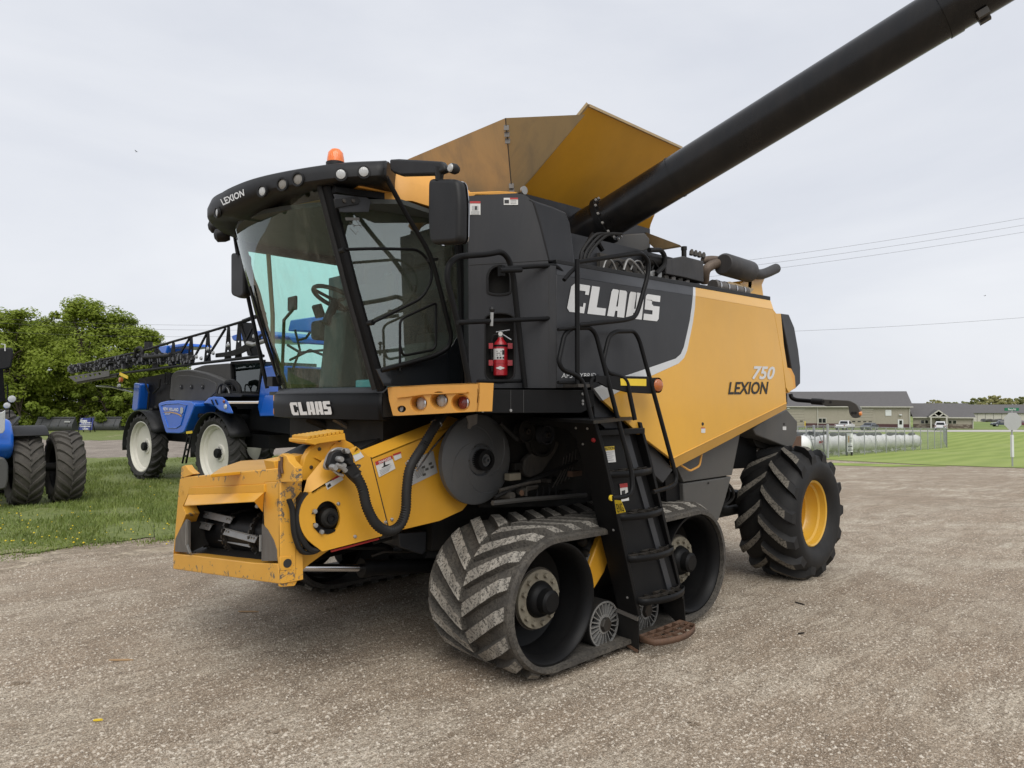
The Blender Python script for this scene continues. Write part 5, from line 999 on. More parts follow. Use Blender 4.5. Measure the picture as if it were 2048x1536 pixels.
for k, L in enumerate((((1560, 900), (1740, 850)), ((1330, 935), (1660, 940)), ((1700, 930), (1840, 740)))): MB().tube(y3(4.25 + .1 * k, L), .012, 6).build('stay_rod', 'dark_machine', H)

# ---------------------------------------------------------------- rotor disc and drives under the platform
dc = PY(3.74, 957, 919); ax = Vector((0, 1, 0)); RD = .312
dsc = MB().lathe([(0, -.085), (.012, -.085), (.012, -.10), (.02, -.10), (.02, -.075), (.045, -.075), (.05, -.085), (.066, -.085), (.072, -.07), (.075, -.02), (.10, -.012), (.115, -.03), (.125, -.028), (RD - .02, 0.0), (RD, .012), (RD, .05)], dc, ax, 64).build('rotor_disc', 'disc_grey', H, smooth=30)
MB().lathe([(.072, -.088), (.075, -.02), (.04, -.06), (.045, -.09)], dc, ax, 32, closed=True).build('disc_hub', 'black_paint', dsc)
for k in range(4):
    a0 = k * math.pi / 2 + .6; MB().tube([dc + Vector(((.14 + .13 * t) * math.cos(a0 + 1.5 * t), -.024 + .022 * t, (.14 + .13 * t) * math.sin(a0 + 1.5 * t))) for t in np.linspace(0, 1, 12)], .0045, 5).build('disc_rib', 'disc_grey', dsc)
for k in range(6): a0 = k * math.pi / 3; MB().lathe([(0, -.006), (.005, -.005), (.006, 0)], dc + Vector((.105 * math.cos(a0), -.022, .105 * math.sin(a0))), ax, 6).build('disc_bolt', 'dark_steel', dsc)
YD = 3.74
MB().prism(ypts(3.84, [(985, 830), (1175, 830), (1180, 1012), (960, 1015)]), IN * .02).build('drive_backing', 'dark_machine', H)
def pulley(cx_, cy_, r_, Y, mat='dark_machine'):
    c = PY(Y, cx_, cy_); p = MB().lathe([(0, -.03), (r_ * .25, -.03), (r_ * .3, -.01), (r_ * .8, -.005), (r_ * .86, -.025), (r_, -.025), (r_ * .9, .005), (r_, .03), (r_ * .8, .03)], c, ax, 32).build('drive_pulley', mat, H); MB().lathe([(.012, -.04), (.02, -.04), (.02, -.02), (.012, -.02)], c, ax, 12, closed=True).build('pulley_nut', 'dark_steel', p); return c
p1 = pulley(1050, 863, .085, 3.70); p2 = pulley(1091, 869, .075, 3.66, 'grey_panel'); pulley(1082, 877, .14, 3.74)
MB().prism(rounded_loop(ypts(3.76, [(1048, 920), (1065, 905), (1110, 880), (1120, 885), (1112, 905), (1085, 945), (1058, 957), (1046, 945)]), .04), IN * .05).build('chain_case', 'dusty_machine', H, bev=.01)
MB().tube(ypts(3.66, [(1000, 846), (1035, 880)]), .016, 8).build('drive_belt', 'rubber_smooth', H); MB().tube(ypts(3.66, [(990, 995), (1040, 970), (1110, 942), (1155, 923)]), .014, 6).build('drive_belt', 'rubber_smooth', H)
for i, L in enumerate((((985, 1006), (1050, 999), (1172, 990)), ((1000, 980), (1060, 965), (1080, 962)), ((1052, 992), (1052, 975), (1075, 972)))): MB().tube(ypts(3.62 + .03 * i, L), .012 if i else .018, 6).build('machine_pipe', 'warm_grey' if i == 0 else 'dusty_machine', H)
for k in range(5): MB().tube(ypts(3.70, [(1105 + 8 * k, 975 - 4 * k), (1122 + 7 * k, 945 - 6 * k), (1128 + 6 * k, 915 - 4 * k)]), .005, 5).build('machine_pipe', 'dusty_machine', H)
for k in range(4): MB().tube(spline(ypts(3.72, [(1070 + 14 * k, 1000), (1075 + 12 * k, 985 - 3 * k), (1068 + 15 * k, 968)]), 4), .008, 5).build('machine_hose', 'rubber_smooth', H)
MB().tube(ypts(3.70, [(1036, 983), (1072, 972)]), .022, 10).build('tension_cylinder', 'dusty_machine', H); MB().box(tuple(PY(3.66, 1020, 962)), tuple(PY(3.66, 1020, 962) + Vector((.11, .06, .05)))).build('machine_bracket', 'hub_tan', H, bev=.004)
MB().lathe([(0, 0), (.028, 0), (.03, .03), (.03, .12)], PY(3.62, 1025, 992), (0, 1, 0), 14).build('oil_filter', 'dusty_machine', H); MB().lathe([(0, -.01), (.02, -.008), (.022, 0)], PY(3.60, 1043, 986), (0, 1, 0), 10).build('brass_cap', 'rust', H)
for (x, y) in ((1038, 933), (1062, 975), (1100, 962), (1125, 960), (1140, 990), (1010, 1000)):
    p = PY(3.72, x, y); s = random.uniform(.02, .05); MB().box(tuple(p - Vector((s, 0, s * .7))), tuple(p + Vector((s, .08, s * .7)))).build('machine_block', random.choice(('dusty_machine', 'dark_machine', 'warm_grey')), H, bev=.006)
MB().prism(ypts(3.60, [(934, 832), (955, 828), (954, 848), (944, 852), (941, 858), (936, 856), (938, 845)]), IN * .01).build('box_bracket', 'worn_steel', H)
MB().prism(ypts(3.55, [(1145, 943), (1164, 941), (1164, 951), (1145, 954)]), IN * .05).build('bracket_tab', 'rust', H)
# ---------------------------------------------------------------- cab
def hit_plan(curve, px, py, lift=0.0):
    """where a pixel's ray meets an upright curved surface given by its plan curve [(x, y)...]"""
    d = ray(px, py); best = None
    for (x0, y0), (x1, y1) in zip(curve[:-1], curve[1:]):
        # solve CAM + t d = p0 + s (p1 - p0) in plan
        den = d.x * (y1 - y0) - d.y * (x1 - x0)
        if abs(den) < 1e-9: continue
        t = (x0 * (y1 - y0) - y0 * (x1 - x0)) / den; s = ((d.x * t - x0) * (x1 - x0) + (d.y * t - y0) * (y1 - y0)) / ((x1 - x0) ** 2 + (y1 - y0) ** 2)
        if -1e-4 <= s <= 1 + 1e-4 and t > 0 and (best is None or t < best): best = t
    if best is None: best = 4.7
    return CAM + d * best - d.normalized() * lift
def smooth_plan(pts, n=6): return [(p.x, p.y) for p in spline([Vector((x, y, 0)) for x, y in pts], n)]
BC = smooth_plan([(2.635, 4.03), (2.57, 4.27), (2.53, 4.6), (2.515, 4.93), (2.53, 5.25), (2.58, 5.52), (2.66, 5.68)])
zb0, zb1, zb2 = 1.675, 1.845, 1.885
bmp_ = MB().grid([[Vector((x + .05, y, zb0 - .004)) for x, y in BC], [Vector((x + .004, y, zb0)) for x, y in BC], [Vector((x, y, 1.76)) for x, y in BC], [Vector((x + .006, y, zb1)) for x, y in BC]]).build('cab_bumper', 'black_paint', H, solid=.012, off=1)
MB().grid([[Vector((x + .004, y, zb1 + .001)) for x, y in BC], [Vector((x + .05, y, zb2)) for x, y in BC], [Vector((x + .12, y, zb2 + .002)) for x, y in BC]]).build('bumper_ledge', 'grey_panel', bmp_, solid=.008)
MB().prism([(x, y, zb0 + .01) for x, y in BC] + [(3.35, 5.68, zb0 + .01), (3.35, 4.03, zb0 + .01)], (0, 0, .16)).build('cab_floor', 'dark_machine', H)
MB().box((2.75, 4.2, 1.45), (3.3, 5.6, zb0)).build('cab_support', 'dark_machine', H)
MB().grid([[Vector((x - .004, y, z)) for x, y in BC[-7:]] for z in (zb0 + .01, 1.75, zb1 - .005)]).build('bumper_end', 'yellow_plastic', bmp_, solid=.012)
qn = [(584.5, 830.5), (664, 829), (659, 802), (578.5, 805)]
def on_bumper(u, v):
    x = (qn[0][0] * (1 - u) + qn[1][0] * u) * (1 - v) + (qn[3][0] * (1 - u) + qn[2][0] * u) * v; y = (qn[0][1] * (1 - u) + qn[1][1] * u) * (1 - v) + (qn[3][1] * (1 - u) + qn[2][1] * u) * v
    return hit_plan(BC, x, y, .034)
block_word('maker_lettering', 'CLAAS', [Vector((0, 0, 0)), Vector((1, 0, 0)), Vector((1, 0, 1)), Vector((0, 0, 1))], 'logo_white', bmp_, curve=on_bumper)
# under the cab: cables and cylinders in the gap above the feeder
for k in range(9):
    y = 4.3 + .14 * k; MB().tube(spline([(2.85 + .03 * (k % 3), y, 1.68), (2.80, y + .05, 1.58), (2.9, y + .1 * ((k % 3) - 1), 1.47)], 5), .011, 6).build('cab_hose', 'rubber_smooth', H)
MB().tube([(2.65, 5.1, 1.66), (2.95, 4.9, 1.50)], .035, 10).build('damper', 'dark_machine', H); MB().tube([(2.68, 4.75, 1.66), (2.9, 4.6, 1.5)], .022, 8).build('damper', 'worn_steel', H)

# glass curves: bottom and top of the windshield
GB = smooth_plan([(2.675, 4.085), (2.62, 4.30), (2.58, 4.62), (2.57, 4.93), (2.585, 5.24), (2.635, 5.50), (2.71, 5.66)])
ZG0, ZG1 = 1.885, 3.17
LEAN = -.415
def wind(k, t): x, y = GB[k]; return Vector((x + LEAN * t + .03 * math.sin(math.pi * t) * -1, YC + (y - YC) * (1 - .012 * t), ZG0 + (ZG1 - ZG0) * t))
ng = len(GB)
MB().grid([[wind(k, t) for k in range(ng)] for t in np.linspace(0, 1, 9)]).build('windshield', 'windshield_glass', H, smooth=80)
# wiper
wp = MB().tube([wind(ng - 8, .04) - Vector((.02, 0, 0)), wind(ng - 9, .45) - Vector((.025, 0, 0))], .007, 6).build('wiper_arm', 'black_plastic', H); MB().bar(wind(ng - 9, .12) - Vector((.02, 0, 0)), wind(ng - 10, .62) - Vector((.02, 0, 0)), .012, .016).build('wiper_blade', 'black_plastic', wp)
# pillars
A0, A1 = PY(4.07, 764, 779), PY(4.12, 655, 374)
MB().tube([A0, A0.lerp(A1, .5) + Vector((-.01, 0, 0)), A1], .036, 8).build('front_pillar', 'black_paint', H); MB().tube([A0 + Vector((-.045, .02, 0)), A0.lerp(A1, .5) + Vector((-.055, .02, 0)), A1 + Vector((-.045, .02, 0))], .02, 8).build('pillar_seal', 'rubber_smooth', H)
F0, F1 = wind(ng - 1, 0) + Vector((.03, .01, 0)), wind(ng - 1, 1) + Vector((.03, .01, 0)); MB().tube([F0, F0.lerp(F1, .5) + Vector((-.03, 0, 0)), F1], .036, 8).build('front_pillar', 'black_paint', H)
YD0 = 4.05
XRc = 3.55                                     # rear wall of the cab
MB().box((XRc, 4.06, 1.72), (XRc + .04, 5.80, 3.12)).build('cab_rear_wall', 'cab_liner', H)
MB().box((2.66, 4.06, 1.84), (XRc, 5.80, 1.87)).build('cab_carpet', 'cab_inside', H)
rwin = MB().prism([(XRc - .006, 4.45, 2.35), (XRc - .006, 5.40, 2.35), (XRc - .006, 5.40, 2.95), (XRc - .006, 4.45, 2.95)], (.003, 0, 0)).build('rear_window', 'dark_glass', H)
# door: frame and pane on the left side
door_px = [(672, 384), (768, 402), (905, 428), (913, 470), (921, 540), (922, 640), (917, 742), (770, 770), (752, 700), (714, 550)]
DN = Vector((-.15, -.74, .035)).normalized(); DO = Vector((2.66, 4.07, 2.4))          # pane turned out at the rear so that it reflects sky
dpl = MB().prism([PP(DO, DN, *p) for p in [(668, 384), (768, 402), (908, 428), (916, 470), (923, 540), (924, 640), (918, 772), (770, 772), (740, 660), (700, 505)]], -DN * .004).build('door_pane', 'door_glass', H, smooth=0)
MB().tube([PY(YD0, 668, 378), PY(YD0, 770, 397), PY(YD0, 912, 425)], .026, 8).build('door_header', 'black_paint', H)
MB().tube([PY(3.95, 908, 425), PY(3.95, 922, 540), PY(3.95, 924, 640), PY(3.95, 920, 770)], .030, 8).build('door_rear_frame', 'black_paint', H)
MB().prism(ypts(3.925, [(752, 738), (800, 735), (890, 708), (905, 690), (922, 660), (922, 772), (768, 772)]), (0, .006, 0)).build('door_lower_panel', 'dark_glass', H, bev=.002)
MB().prism(ypts(3.97, [(667, 388), (735, 395), (742, 402), (738, 424), (690, 425), (680, 424)]), (0, .006, 0)).build('door_hinge_cover', 'grey_panel', H, bev=.003)
hk = MB().prism(ypts(3.96, [(668, 397), (715, 393), (722, 400), (718, 408), (672, 416)]), (0, .012, 0)).build('door_hinge', 'black_plastic', H, bev=.003)
for (x, y) in ((688, 402), (706, 402)): MB().lathe([(0, -.010), (.012, -.008), (.014, 0)], PY(3.96, x, y), (0, 1, 0), 10).build('hinge_bolt', 'dark_steel', hk)
MB().prism(ypts(YD0 - .012, [(755, 745), (772, 742), (776, 758), (760, 760)]), (0, .02, 0)).build('door_hinge', 'black_plastic', H, bev=.003)
for i, (x0, y0, w_) in enumerate(((691, 435, 28),)): decal('glass_sticker', ypts(3.965, [(x0, y0 + 6), (x0 + w_, y0 + 6), (x0 + w_ - 1, y0), (x0 - 1, y0)]), 'warm_grey', dpl)
for L in (((706, 452), (724, 450), (725, 455)), ((712, 441), (723, 455)), ((700, 456), (712, 469), (716, 460)), ((699, 445), (712, 452))): MB().tube(ypts(3.965, L), .002, 4).build('glass_pictogram', 'warm_grey', dpl)
rail('door_rail', ypts(3.90, [(690, 499), (745, 497), (838, 499), (862, 528), (864, 560), (845, 596), (746, 645)]), r=.010, rad=.12)
rail('door_handle', ypts(3.91, [(800, 742), (800, 645), (806, 636), (862, 610), (872, 606), (872, 690), (866, 700), (805, 712), (800, 690)]), r=.009, rad=.05)
for p in ((690, 499), (746, 645)): MB().lathe([(.018, 0), (.018, .05)], PY(3.90, *p), (0, 1, 0), 10).build('rail_foot', 'black_paint', H)
# long mirror strut in front of the door
ms = rail('mirror_strut', [PY(3.80, 771, 352), PY(3.80, 808, 421), PY(3.80, 862, 510), PY(3.82, 880, 580), PY(3.84, 903, 672), PY(3.86, 898, 696), PY(3.88, 870, 712), PY(3.93, 762, 741)], r=.0165, rad=.16)
MB().bar(PY(3.87, 856, 521), PY(3.96, 874, 518), .02, .02).build('strut_clamp', 'black_plastic', ms)
rail('mirror_strut', [Vector((2.45, 5.98, 3.1)), Vector((2.55, 5.9, 2.5)), Vector((2.64, 5.80, 1.9))], r=.0165); rail('mirror_strut', [Vector((2.47, 5.95, 3.05)), Vector((2.6, 5.9, 2.75)), Vector((2.66, 5.86, 2.45))], r=.012)
MB().obox(PX(2.62, 551, 763), (.05, 0, 0), (0, .05, 0), (0, 0, .04)).build('strut_foot', 'black_plastic', H)
# right side window and its frame
MB().prism([(2.74, 5.73, 1.92), (3.50, 5.77, 1.92), (3.50, 5.75, 3.02), (2.40, 5.68, 3.02)], (0, .004, 0)).build('right_window', 'far_glass', H, smooth=0)
for a, b in (((3.50, 5.77, 1.87), (3.50, 5.75, 3.1)), ((2.38, 5.70, 3.06), (3.52, 5.76, 3.06)), ((2.72, 5.73, 1.9), (3.5, 5.77, 1.9))): MB().bar(a, b, .06, .07).build('window_frame', 'black_paint', H)
MB().tube([(2.62, 5.66, 2.2), (2.60, 5.62, 2.5), (2.55, 5.60, 3.0)], .018, 6).build('sun_blind', 'yellow_dusty', H)
# roof liner, yellow roof and black lamp visor
VC = smooth_plan([(2.46, 3.76), (2.25, 3.98), (2.06, 4.30), (1.93, 4.62), (1.885, 4.93), (1.93, 5.24), (2.06, 5.56), (2.25, 5.86), (2.46, 6.08)], 6); nv = len(VC)
def vz(k):
    u = abs(VC[k][1] - YC) / 1.17; return float(np.interp(u, [0, .2, .4, .7, 1], [3.085, 3.115, 3.150, 3.175, 3.195])), 3.270 + .055 * u          # lower, upper edge
def vnorm(k):
    (x0, y0), (x1, y1) = VC[max(0, k - 1)], VC[min(nv - 1, k + 1)]; t = Vector((x1 - x0, y1 - y0, 0)).normalized(); return Vector((-t.y, t.x, 0))
rows = []
for dn, f_ in ((.30, -.02), (.10, -.01), (.02, .0), (.0, .12), (.0, .45), (.022, .80), (.07, .98), (.16, 1.02), (.34, 1.04)):
    r_ = []
    for k in range(nv):
        z0, z1 = vz(k); n_ = vnorm(k); n_ = n_ if n_.x < 0 else -n_; p = Vector((VC[k][0], VC[k][1], z0 + (z1 - z0) * f_)) - n_ * dn; r_.append(p)
    rows.append(r_)
vis = MB().grid(rows).build('lamp_visor', 'black_plastic', H, smooth=50, solid=.006)
for k in (0, nv - 1): MB().prism([r_[k] for r_ in rows], Vector((.02, 0, 0))).build('visor_end', 'black_plastic', vis)
MB().prism([(r_[0] + Vector((-.0, -.004, .0))) for r_ in (rows[2], rows[4], rows[6])] + [rows[6][0] + Vector((.12, .12, 0)), rows[2][0] + Vector((.12, .12, 0))], (0, .01, 0)).build('visor_cheek', 'black_plastic', vis)
roof_plan = [(VC[k][0] + .30, YC + (VC[k][1] - YC) * .90) for k in range(0, nv, 3)]
rp = [Vector((x, y, 3.25)) for x, y in roof_plan]; rear = [Vector((3.42, 5.88, 3.25)), Vector((3.42, 3.98, 3.25))]
base_loop = rp + rear; top_loop = [Vector((YCx.x * .94 + 2.9 * .06, YC + (YCx.y - YC) * .9, 3.395 if YCx.x > 2.4 else 3.375)) for YCx in base_loop]
low_loop = [Vector((p.x, p.y, 3.13)) for p in base_loop]
roof = MB().grid([low_loop, base_loop, [b * .4 + t * .6 for b, t in zip([Vector((p.x, p.y, 3.33)) for p in base_loop], [Vector((t.x, t.y, 3.37)) for t in top_loop])], top_loop], close=True).add(top_loop, [tuple(range(len(top_loop)))]).add(low_loop, [tuple(range(len(low_loop)))]).build('cab_roof', 'yellow_plastic', H, smooth=60)
MB().prism([Vector((x, YC + (y - YC) * .92, 3.085)) for x, y in [(VC[k][0] + .2, VC[k][1]) for k in range(0, nv, 4)]] + [Vector((3.55, 5.8, 3.085)), Vector((3.55, 4.06, 3.085))], (0, 0, .03)).build('roof_liner', 'cab_inside', H)
MB().prism(ypts(3.98, [(715, 366), (790, 372), (870, 390), (930, 400), (936, 392), (945, 386), (1010, 384), (930, 412), (905, 424), (860, 408), (780, 386), (720, 374)]), (0, .10, 0)).build('roof_edge', 'yellow_plastic', H, bev=.01)
MB().prism(ypts(4.0, [(672, 374), (790, 388), (905, 424), (912, 432), (790, 402), (672, 384)]), (0, .05, 0)).build('roof_seal', 'black_paint', H)
MB().prism(ypts(3.62, [(918, 388), (945, 384), (1000, 382), (1036, 384), (1030, 390), (952, 390), (940, 398), (938, 405), (925, 400)]), (0, .35, .02)).build('tank_front_trim', 'yellow_plastic', H, bev=.006)
# visor lamps
def visor_lamp(px, py, r, mat, dark=True, off=.006, tilt=0.0, pocket=None):
    p = hit_plan(VC, px, py); k = min(range(nv), key=lambda i: (VC[i][0] - p.x) ** 2 + (VC[i][1] - p.y) ** 2); n_ = vnorm(k); n_ = n_ if n_.x < 0 else -n_
    out = (n_ + Vector((0, -tilt, -.05))).normalized()
    b = MB().lathe([(r * 1.42, -.004), (r * 1.36, .014), (r * 1.04, .014), (r * 1.0, -.02)], p, out, 26, closed=True).build('lamp_bezel', 'black_plastic' if dark else 'grey_panel', vis)
    MB().lathe([(0, .008), (r * .6, .007), (r * .97, .003), (r, -.01)], p + out * off, out, 24).build('work_lamp', mat, vis)
for px, py, r in ((683, 350, .030), (728, 345, .030)): visor_lamp(px, py, r, 'lens_clear', off=.018, tilt=.2)
for px, py, r in ((597, 359, .034), (566, 369, .033)): visor_lamp(px, py, r, 'lens_grey', off=.002)
visor_lamp(526, 383, .030, 'lens_clear', off=.004); visor_lamp(436, 425, .028, 'lens_clear', off=.004)
for (x0, x1) in ((658, 706), (706, 752)):
    pass
ql = [(446.5, 411), (489.5, 391), (487, 378), (439, 399)]
v_, f_ = text_mesh('LEXION', .1, .025)
def ql_pt(u, v): 
    x = (ql[0][0] * (1 - u) + ql[1][0] * u) * (1 - v) + (ql[3][0] * (1 - u) + ql[2][0] * u) * v; y = (ql[0][1] * (1 - u) + ql[1][1] * u) * (1 - v) + (ql[3][1] * (1 - u) + ql[2][1] * u) * v; return hit_plan(VC, x, y, .010)
me = bpy.data.meshes.new('model_lettering'); me.from_pydata([tuple(ql_pt(a, b)) for a, b in v_], [], f_); me.materials.append(MATS['logo_white']); o = bpy.data.objects.new('model_lettering', me); col.objects.link(o); o.parent = vis
# rounded pods under the visor at the far side
for px, py in ((436, 452), (448, 470)):
    c = PX(2.35, px, py); MB().lathe([(0, -.05), (.05, -.04), (.06, 0), (.055, .06), (.02, .08)], c, (-.9, .35, -.2), 16).build('corner_lamp', 'black_plastic', H)
MB().lathe([(0, .09), (.03, .086), (.048, .065), (.054, .03), (.056, 0)], Vector((2.315, 4.10, 3.335)), (0, 0, 1), 24, caps=False).build('beacon', 'lens_orange', H)
MB().lathe([(.062, -.05), (.062, .0), (.04, .003)], Vector((2.315, 4.10, 3.335)), (0, 0, 1), 20).build('beacon_base', 'black_plastic', H)
MB().box((2.20, 5.62, 3.25), (2.45, 5.92, 3.33)).build('roof_antenna_box', 'yellow_plastic', H, bev=.03, seg=3)
# mirrors
XM = 2.47
arm = MB().prism(xpts(XM, [(778, 318), (795, 317), (880, 322), (888, 332), (888, 342), (870, 349), (800, 351), (786, 346), (779, 340)]), (.05, 0, 0)).build('mirror_arm', 'black_plastic', H, bev=.014, seg=3)
MB().tube(xpts(XM + .02, [(880, 335), (878, 362)]), .028, 12, rads=[.03, .022]).build('mirror_neck', 'black_plastic', arm)
ml_ = MB().lathe([(0, -.012), (.020, -.010), (.028, 0), (.030, .03), (.02, .05)], PX(XM, 902, 336), (1, 0, 0), 20).build('mirror_lamp', 'black_plastic', arm); MB().lathe([(0, -.016), (.018, -.012), (.024, -.004)], PX(XM - .002, 902, 336), (1, 0, 0), 18).build('lamp_lens', 'lens_clear', ml_)
mo = rounded_loop(xpts(XM, [(855, 356), (912, 357), (917, 400), (916, 484), (858, 488), (854, 440)]), .045, 5)
MB().prism(mo, (.075, 0, 0)).build('mirror_shell', 'black_plastic', arm, bev=.028, seg=4)
MB().prism([p + Vector((.076, 0, 0)) for p in mo], (.003, 0, 0)).build('mirror_glass', 'chrome', arm)
mo2 = rounded_loop(xpts(XM - .02, [(461, 505), (487, 508), (487, 590), (478, 597), (461, 590)]), .04, 5); rm = MB().prism(mo2, (.075, 0, 0)).build('mirror_shell', 'black_plastic', H, bev=.025, seg=4)
MB().tube([PX(XM, 470, 470), PX(XM, 476, 508)], .02, 8).build('mirror_neck', 'black_plastic', rm)
# cab interior
seat = MB().prism([(2.98, 4.66, 2.22), (3.38, 4.66, 2.20), (3.46, 4.66, 2.86), (3.36, 4.66, 2.88), (3.27, 4.66, 2.36), (2.98, 4.66, 2.34)], (0, .54, 0)).build('driver_seat', 'seat_cloth', H, bev=.05, seg=3)
MB().box((3.02, 4.72, 1.87), (3.36, 5.14, 2.21)).build('seat_base', 'cab_inside', seat, bev=.02); MB().box((2.95, 4.46, 2.36), (3.35, 4.60, 2.48)).build('arm_rest', 'seat_cloth', seat, bev=.03); MB().box((2.85, 5.26, 2.30), (3.3, 5.46, 2.46)).build('arm_rest', 'seat_cloth', seat, bev=.03)
MB().box((3.38, 4.80, 2.86), (3.46, 5.06, 3.02)).build('head_rest', 'seat_cloth', seat, bev=.03)
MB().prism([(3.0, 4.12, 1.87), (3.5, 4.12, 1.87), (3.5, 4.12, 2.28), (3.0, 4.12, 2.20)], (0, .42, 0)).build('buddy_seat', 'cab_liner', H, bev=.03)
MB().prism([(2.68, 4.74, 1.87), (2.98, 4.74, 1.87), (2.88, 4.74, 2.30), (2.82, 4.74, 2.48), (2.74, 4.74, 2.46), (2.72, 4.74, 2.2)], (0, .28, 0)).build('steering_console', 'cab_inside', H, bev=.04, seg=3)
sw = Vector((2.80, 4.93, 2.585)); nw = Vector((.42, 0, .9)).normalized(); u = nw.cross(Vector((0, 1, 0))).normalized(); vv = Vector((0, 1, 0))
stw = MB().tube([sw + (u * math.cos(a) + vv * math.sin(a)) * .19 for a in np.linspace(0, 2 * math.pi, 33)], .017, 8, cap=False).build('steering_wheel', 'black_plastic', H, smooth=70)
for a in (.5, 2.6, 4.7): MB().tube([sw - nw * .02, sw + (u * math.cos(a) + vv * math.sin(a)) * .185], .014, 6).build('wheel_spoke', 'black_plastic', stw)
MB().tube([sw - nw * .01, sw - nw * .22], .035, 10).build('steering_column', 'black_plastic', stw)
mn = MB().obox(PX(2.72, 585, 607), (.012, .0, 0), (0, .075, 0), (0, 0, .06)).build('monitor', 'black_plastic', H, bev=.012); MB().tube([PX(2.72, 585, 620), PX(2.70, 568, 640), PX(2.72, 564, 760)], .014, 8).build('monitor_stalk', 'black_plastic', mn)
mn = MB().obox(PX(2.80, 637, 622), (.012, 0, .01), (0, .07, 0), (-.02, 0, .05)).build('monitor', 'black_plastic', H, bev=.012)
MB().obox(PX(2.95, 540, 480), (.01, 0, 0), (0, .09, 0), (0, 0, .07)).build('roof_display', 'black_plastic', H, bev=.015)
bxo = MB().box((2.72, 4.20, 1.87), (2.95, 4.52, 1.945)).build('teal_cooler', 'teal_box', H, bev=.01)
for k, (x, y) in enumerate(((735, 585), (752, 640))): MB().tube(spline([Vector((3.0, 4.36 + .04 * k, 2.45)), Vector((2.95, 4.35, 2.62)), Vector((2.98, 4.34, 2.75))], 5), .016, 8).build('control_lever', 'black_plastic', H)
MB().lathe([(0, -.03), (.024, -.02), (.028, 0), (.02, .03)], Vector((3.08, 4.3, 2.62)), (0, 0, 1), 12).build('lever_knob', 'black_plastic', H)
MB().box((3.2, 4.08, 2.62), (3.5, 5.7, 2.78)).build('cab_shelf', 'cab_inside', H)
# ---------------------------------------------------------------- grain tank with folded-out extensions
tank_parts = []
MB().box((3.55, 3.45, 2.6), (5.60, 2 * YC - 3.45, 3.02)).build('grain_tank', 'column_grey', H)
TZ = 3.30; BX0, BX1, BY0, BY1 = 3.62, 5.36, 3.86, 2 * YC - 3.86
MB().box((BX0, BY0, 2.9), (BX0 + .03, BY1, TZ)).build('tank_wall', 'yellow_dusty', H); MB().box((BX1 - .03, BY0, 2.9), (BX1, BY1, TZ)).build('tank_wall', 'yellow_dusty', H); MB().box((BX0, BY1 - .03, 2.9), (BX1, BY1, TZ)).build('tank_wall', 'yellow_dusty', H); MB().box((BX0, BY0, 2.9), (BX1, BY0 + .03, TZ)).build('tank_wall', 'yellow_dusty', H)
C_bl, C_tl, C_tr, C_br = PY(3.86, 1038, 385), PY(3.32, 1178, 211), PY(3.32, 1364, 296), PY(3.86, 1298, 457)
lf = MB().prism([C_bl, C_tl, C_tr, C_br], (0, .012, .008)).build('left_tank_flap', 'yellow_paint', H)
MB().bar(C_bl + Vector((-.01, 0, .01)), C_tl + Vector((-.01, 0, .01)), .03, .02).build('flap_hem', 'yellow_dusty', lf); MB().bar(C_tl, C_tr, .012, .02).build('flap_hem', 'yellow_dusty', lf)
xt = 3.40; zt2 = PX(xt, 1011, 236).z; A_tr = PX(xt, 1011, 236); A_br = Vector((BX0, PX(BX0, 1025, 378).y, TZ)); 
A_tl = Vector((xt, 2 * YC - A_tr.y, zt2)); A_bl = Vector((BX0, 2 * YC - A_br.y, TZ))
ff_ = MB().prism([A_br, A_tr, A_tl, A_bl], (.012, 0, .004)).build('front_tank_flap', 'yellow_dusty', H)
gus = MB().prism([A_br, A_tr, PP(A_tr, FH, 1170, 229), C_bl + Vector((.02, .03, 0))], FH * .008).build('corner_gusset', 'yellow_dusty', H)
A_r2 = Vector((A_tr.x, 2 * YC - A_tr.y, A_tr.z)); MB().prism([mirY(A_br), mirY(A_tr), mirY(C_tl), mirY(C_bl)], (.006, -.006, 0)).build('corner_gusset', 'yellow_dusty', H)
MB().prism([mirY(p) for p in (C_bl, C_tl, C_tr, C_br)], (0, -.012, .008)).build('right_tank_flap', 'yellow_dusty', H)
MB().prism([C_br, C_tr + Vector((.25, .35, 0)), mirY(C_tr) + Vector((.25, -.35, 0)), mirY(C_br)], (.012, 0, 0)).build('rear_tank_flap', 'yellow_dusty', H)
hg = MB().tube([A_br + (A_tr - A_br) * .02, A_tr], .004, 5).build('gusset_seam', 'print_black', gus)
for t in (.10, .16, .72, .80, .88):
    p = A_br.lerp(A_tr, t); MB().obox(p - FH * .006, RT * .018, UP * .018, FH * .004).build('seam_hinge', 'worn_steel', gus)
MB().lathe([(.030, -.012), (.030, .004)], PY(3.60, 1047, 381), (0, 1, 0), 16).build('flap_pivot', 'zinc', lf)
MB().prism(ypts(3.84, [(1036, 384), (1130, 408), (1215, 432), (1300, 458), (1300, 520), (1150, 540), (1060, 402)]), (0, .3, 0)).build('tank_shoulder', 'column_grey', H)
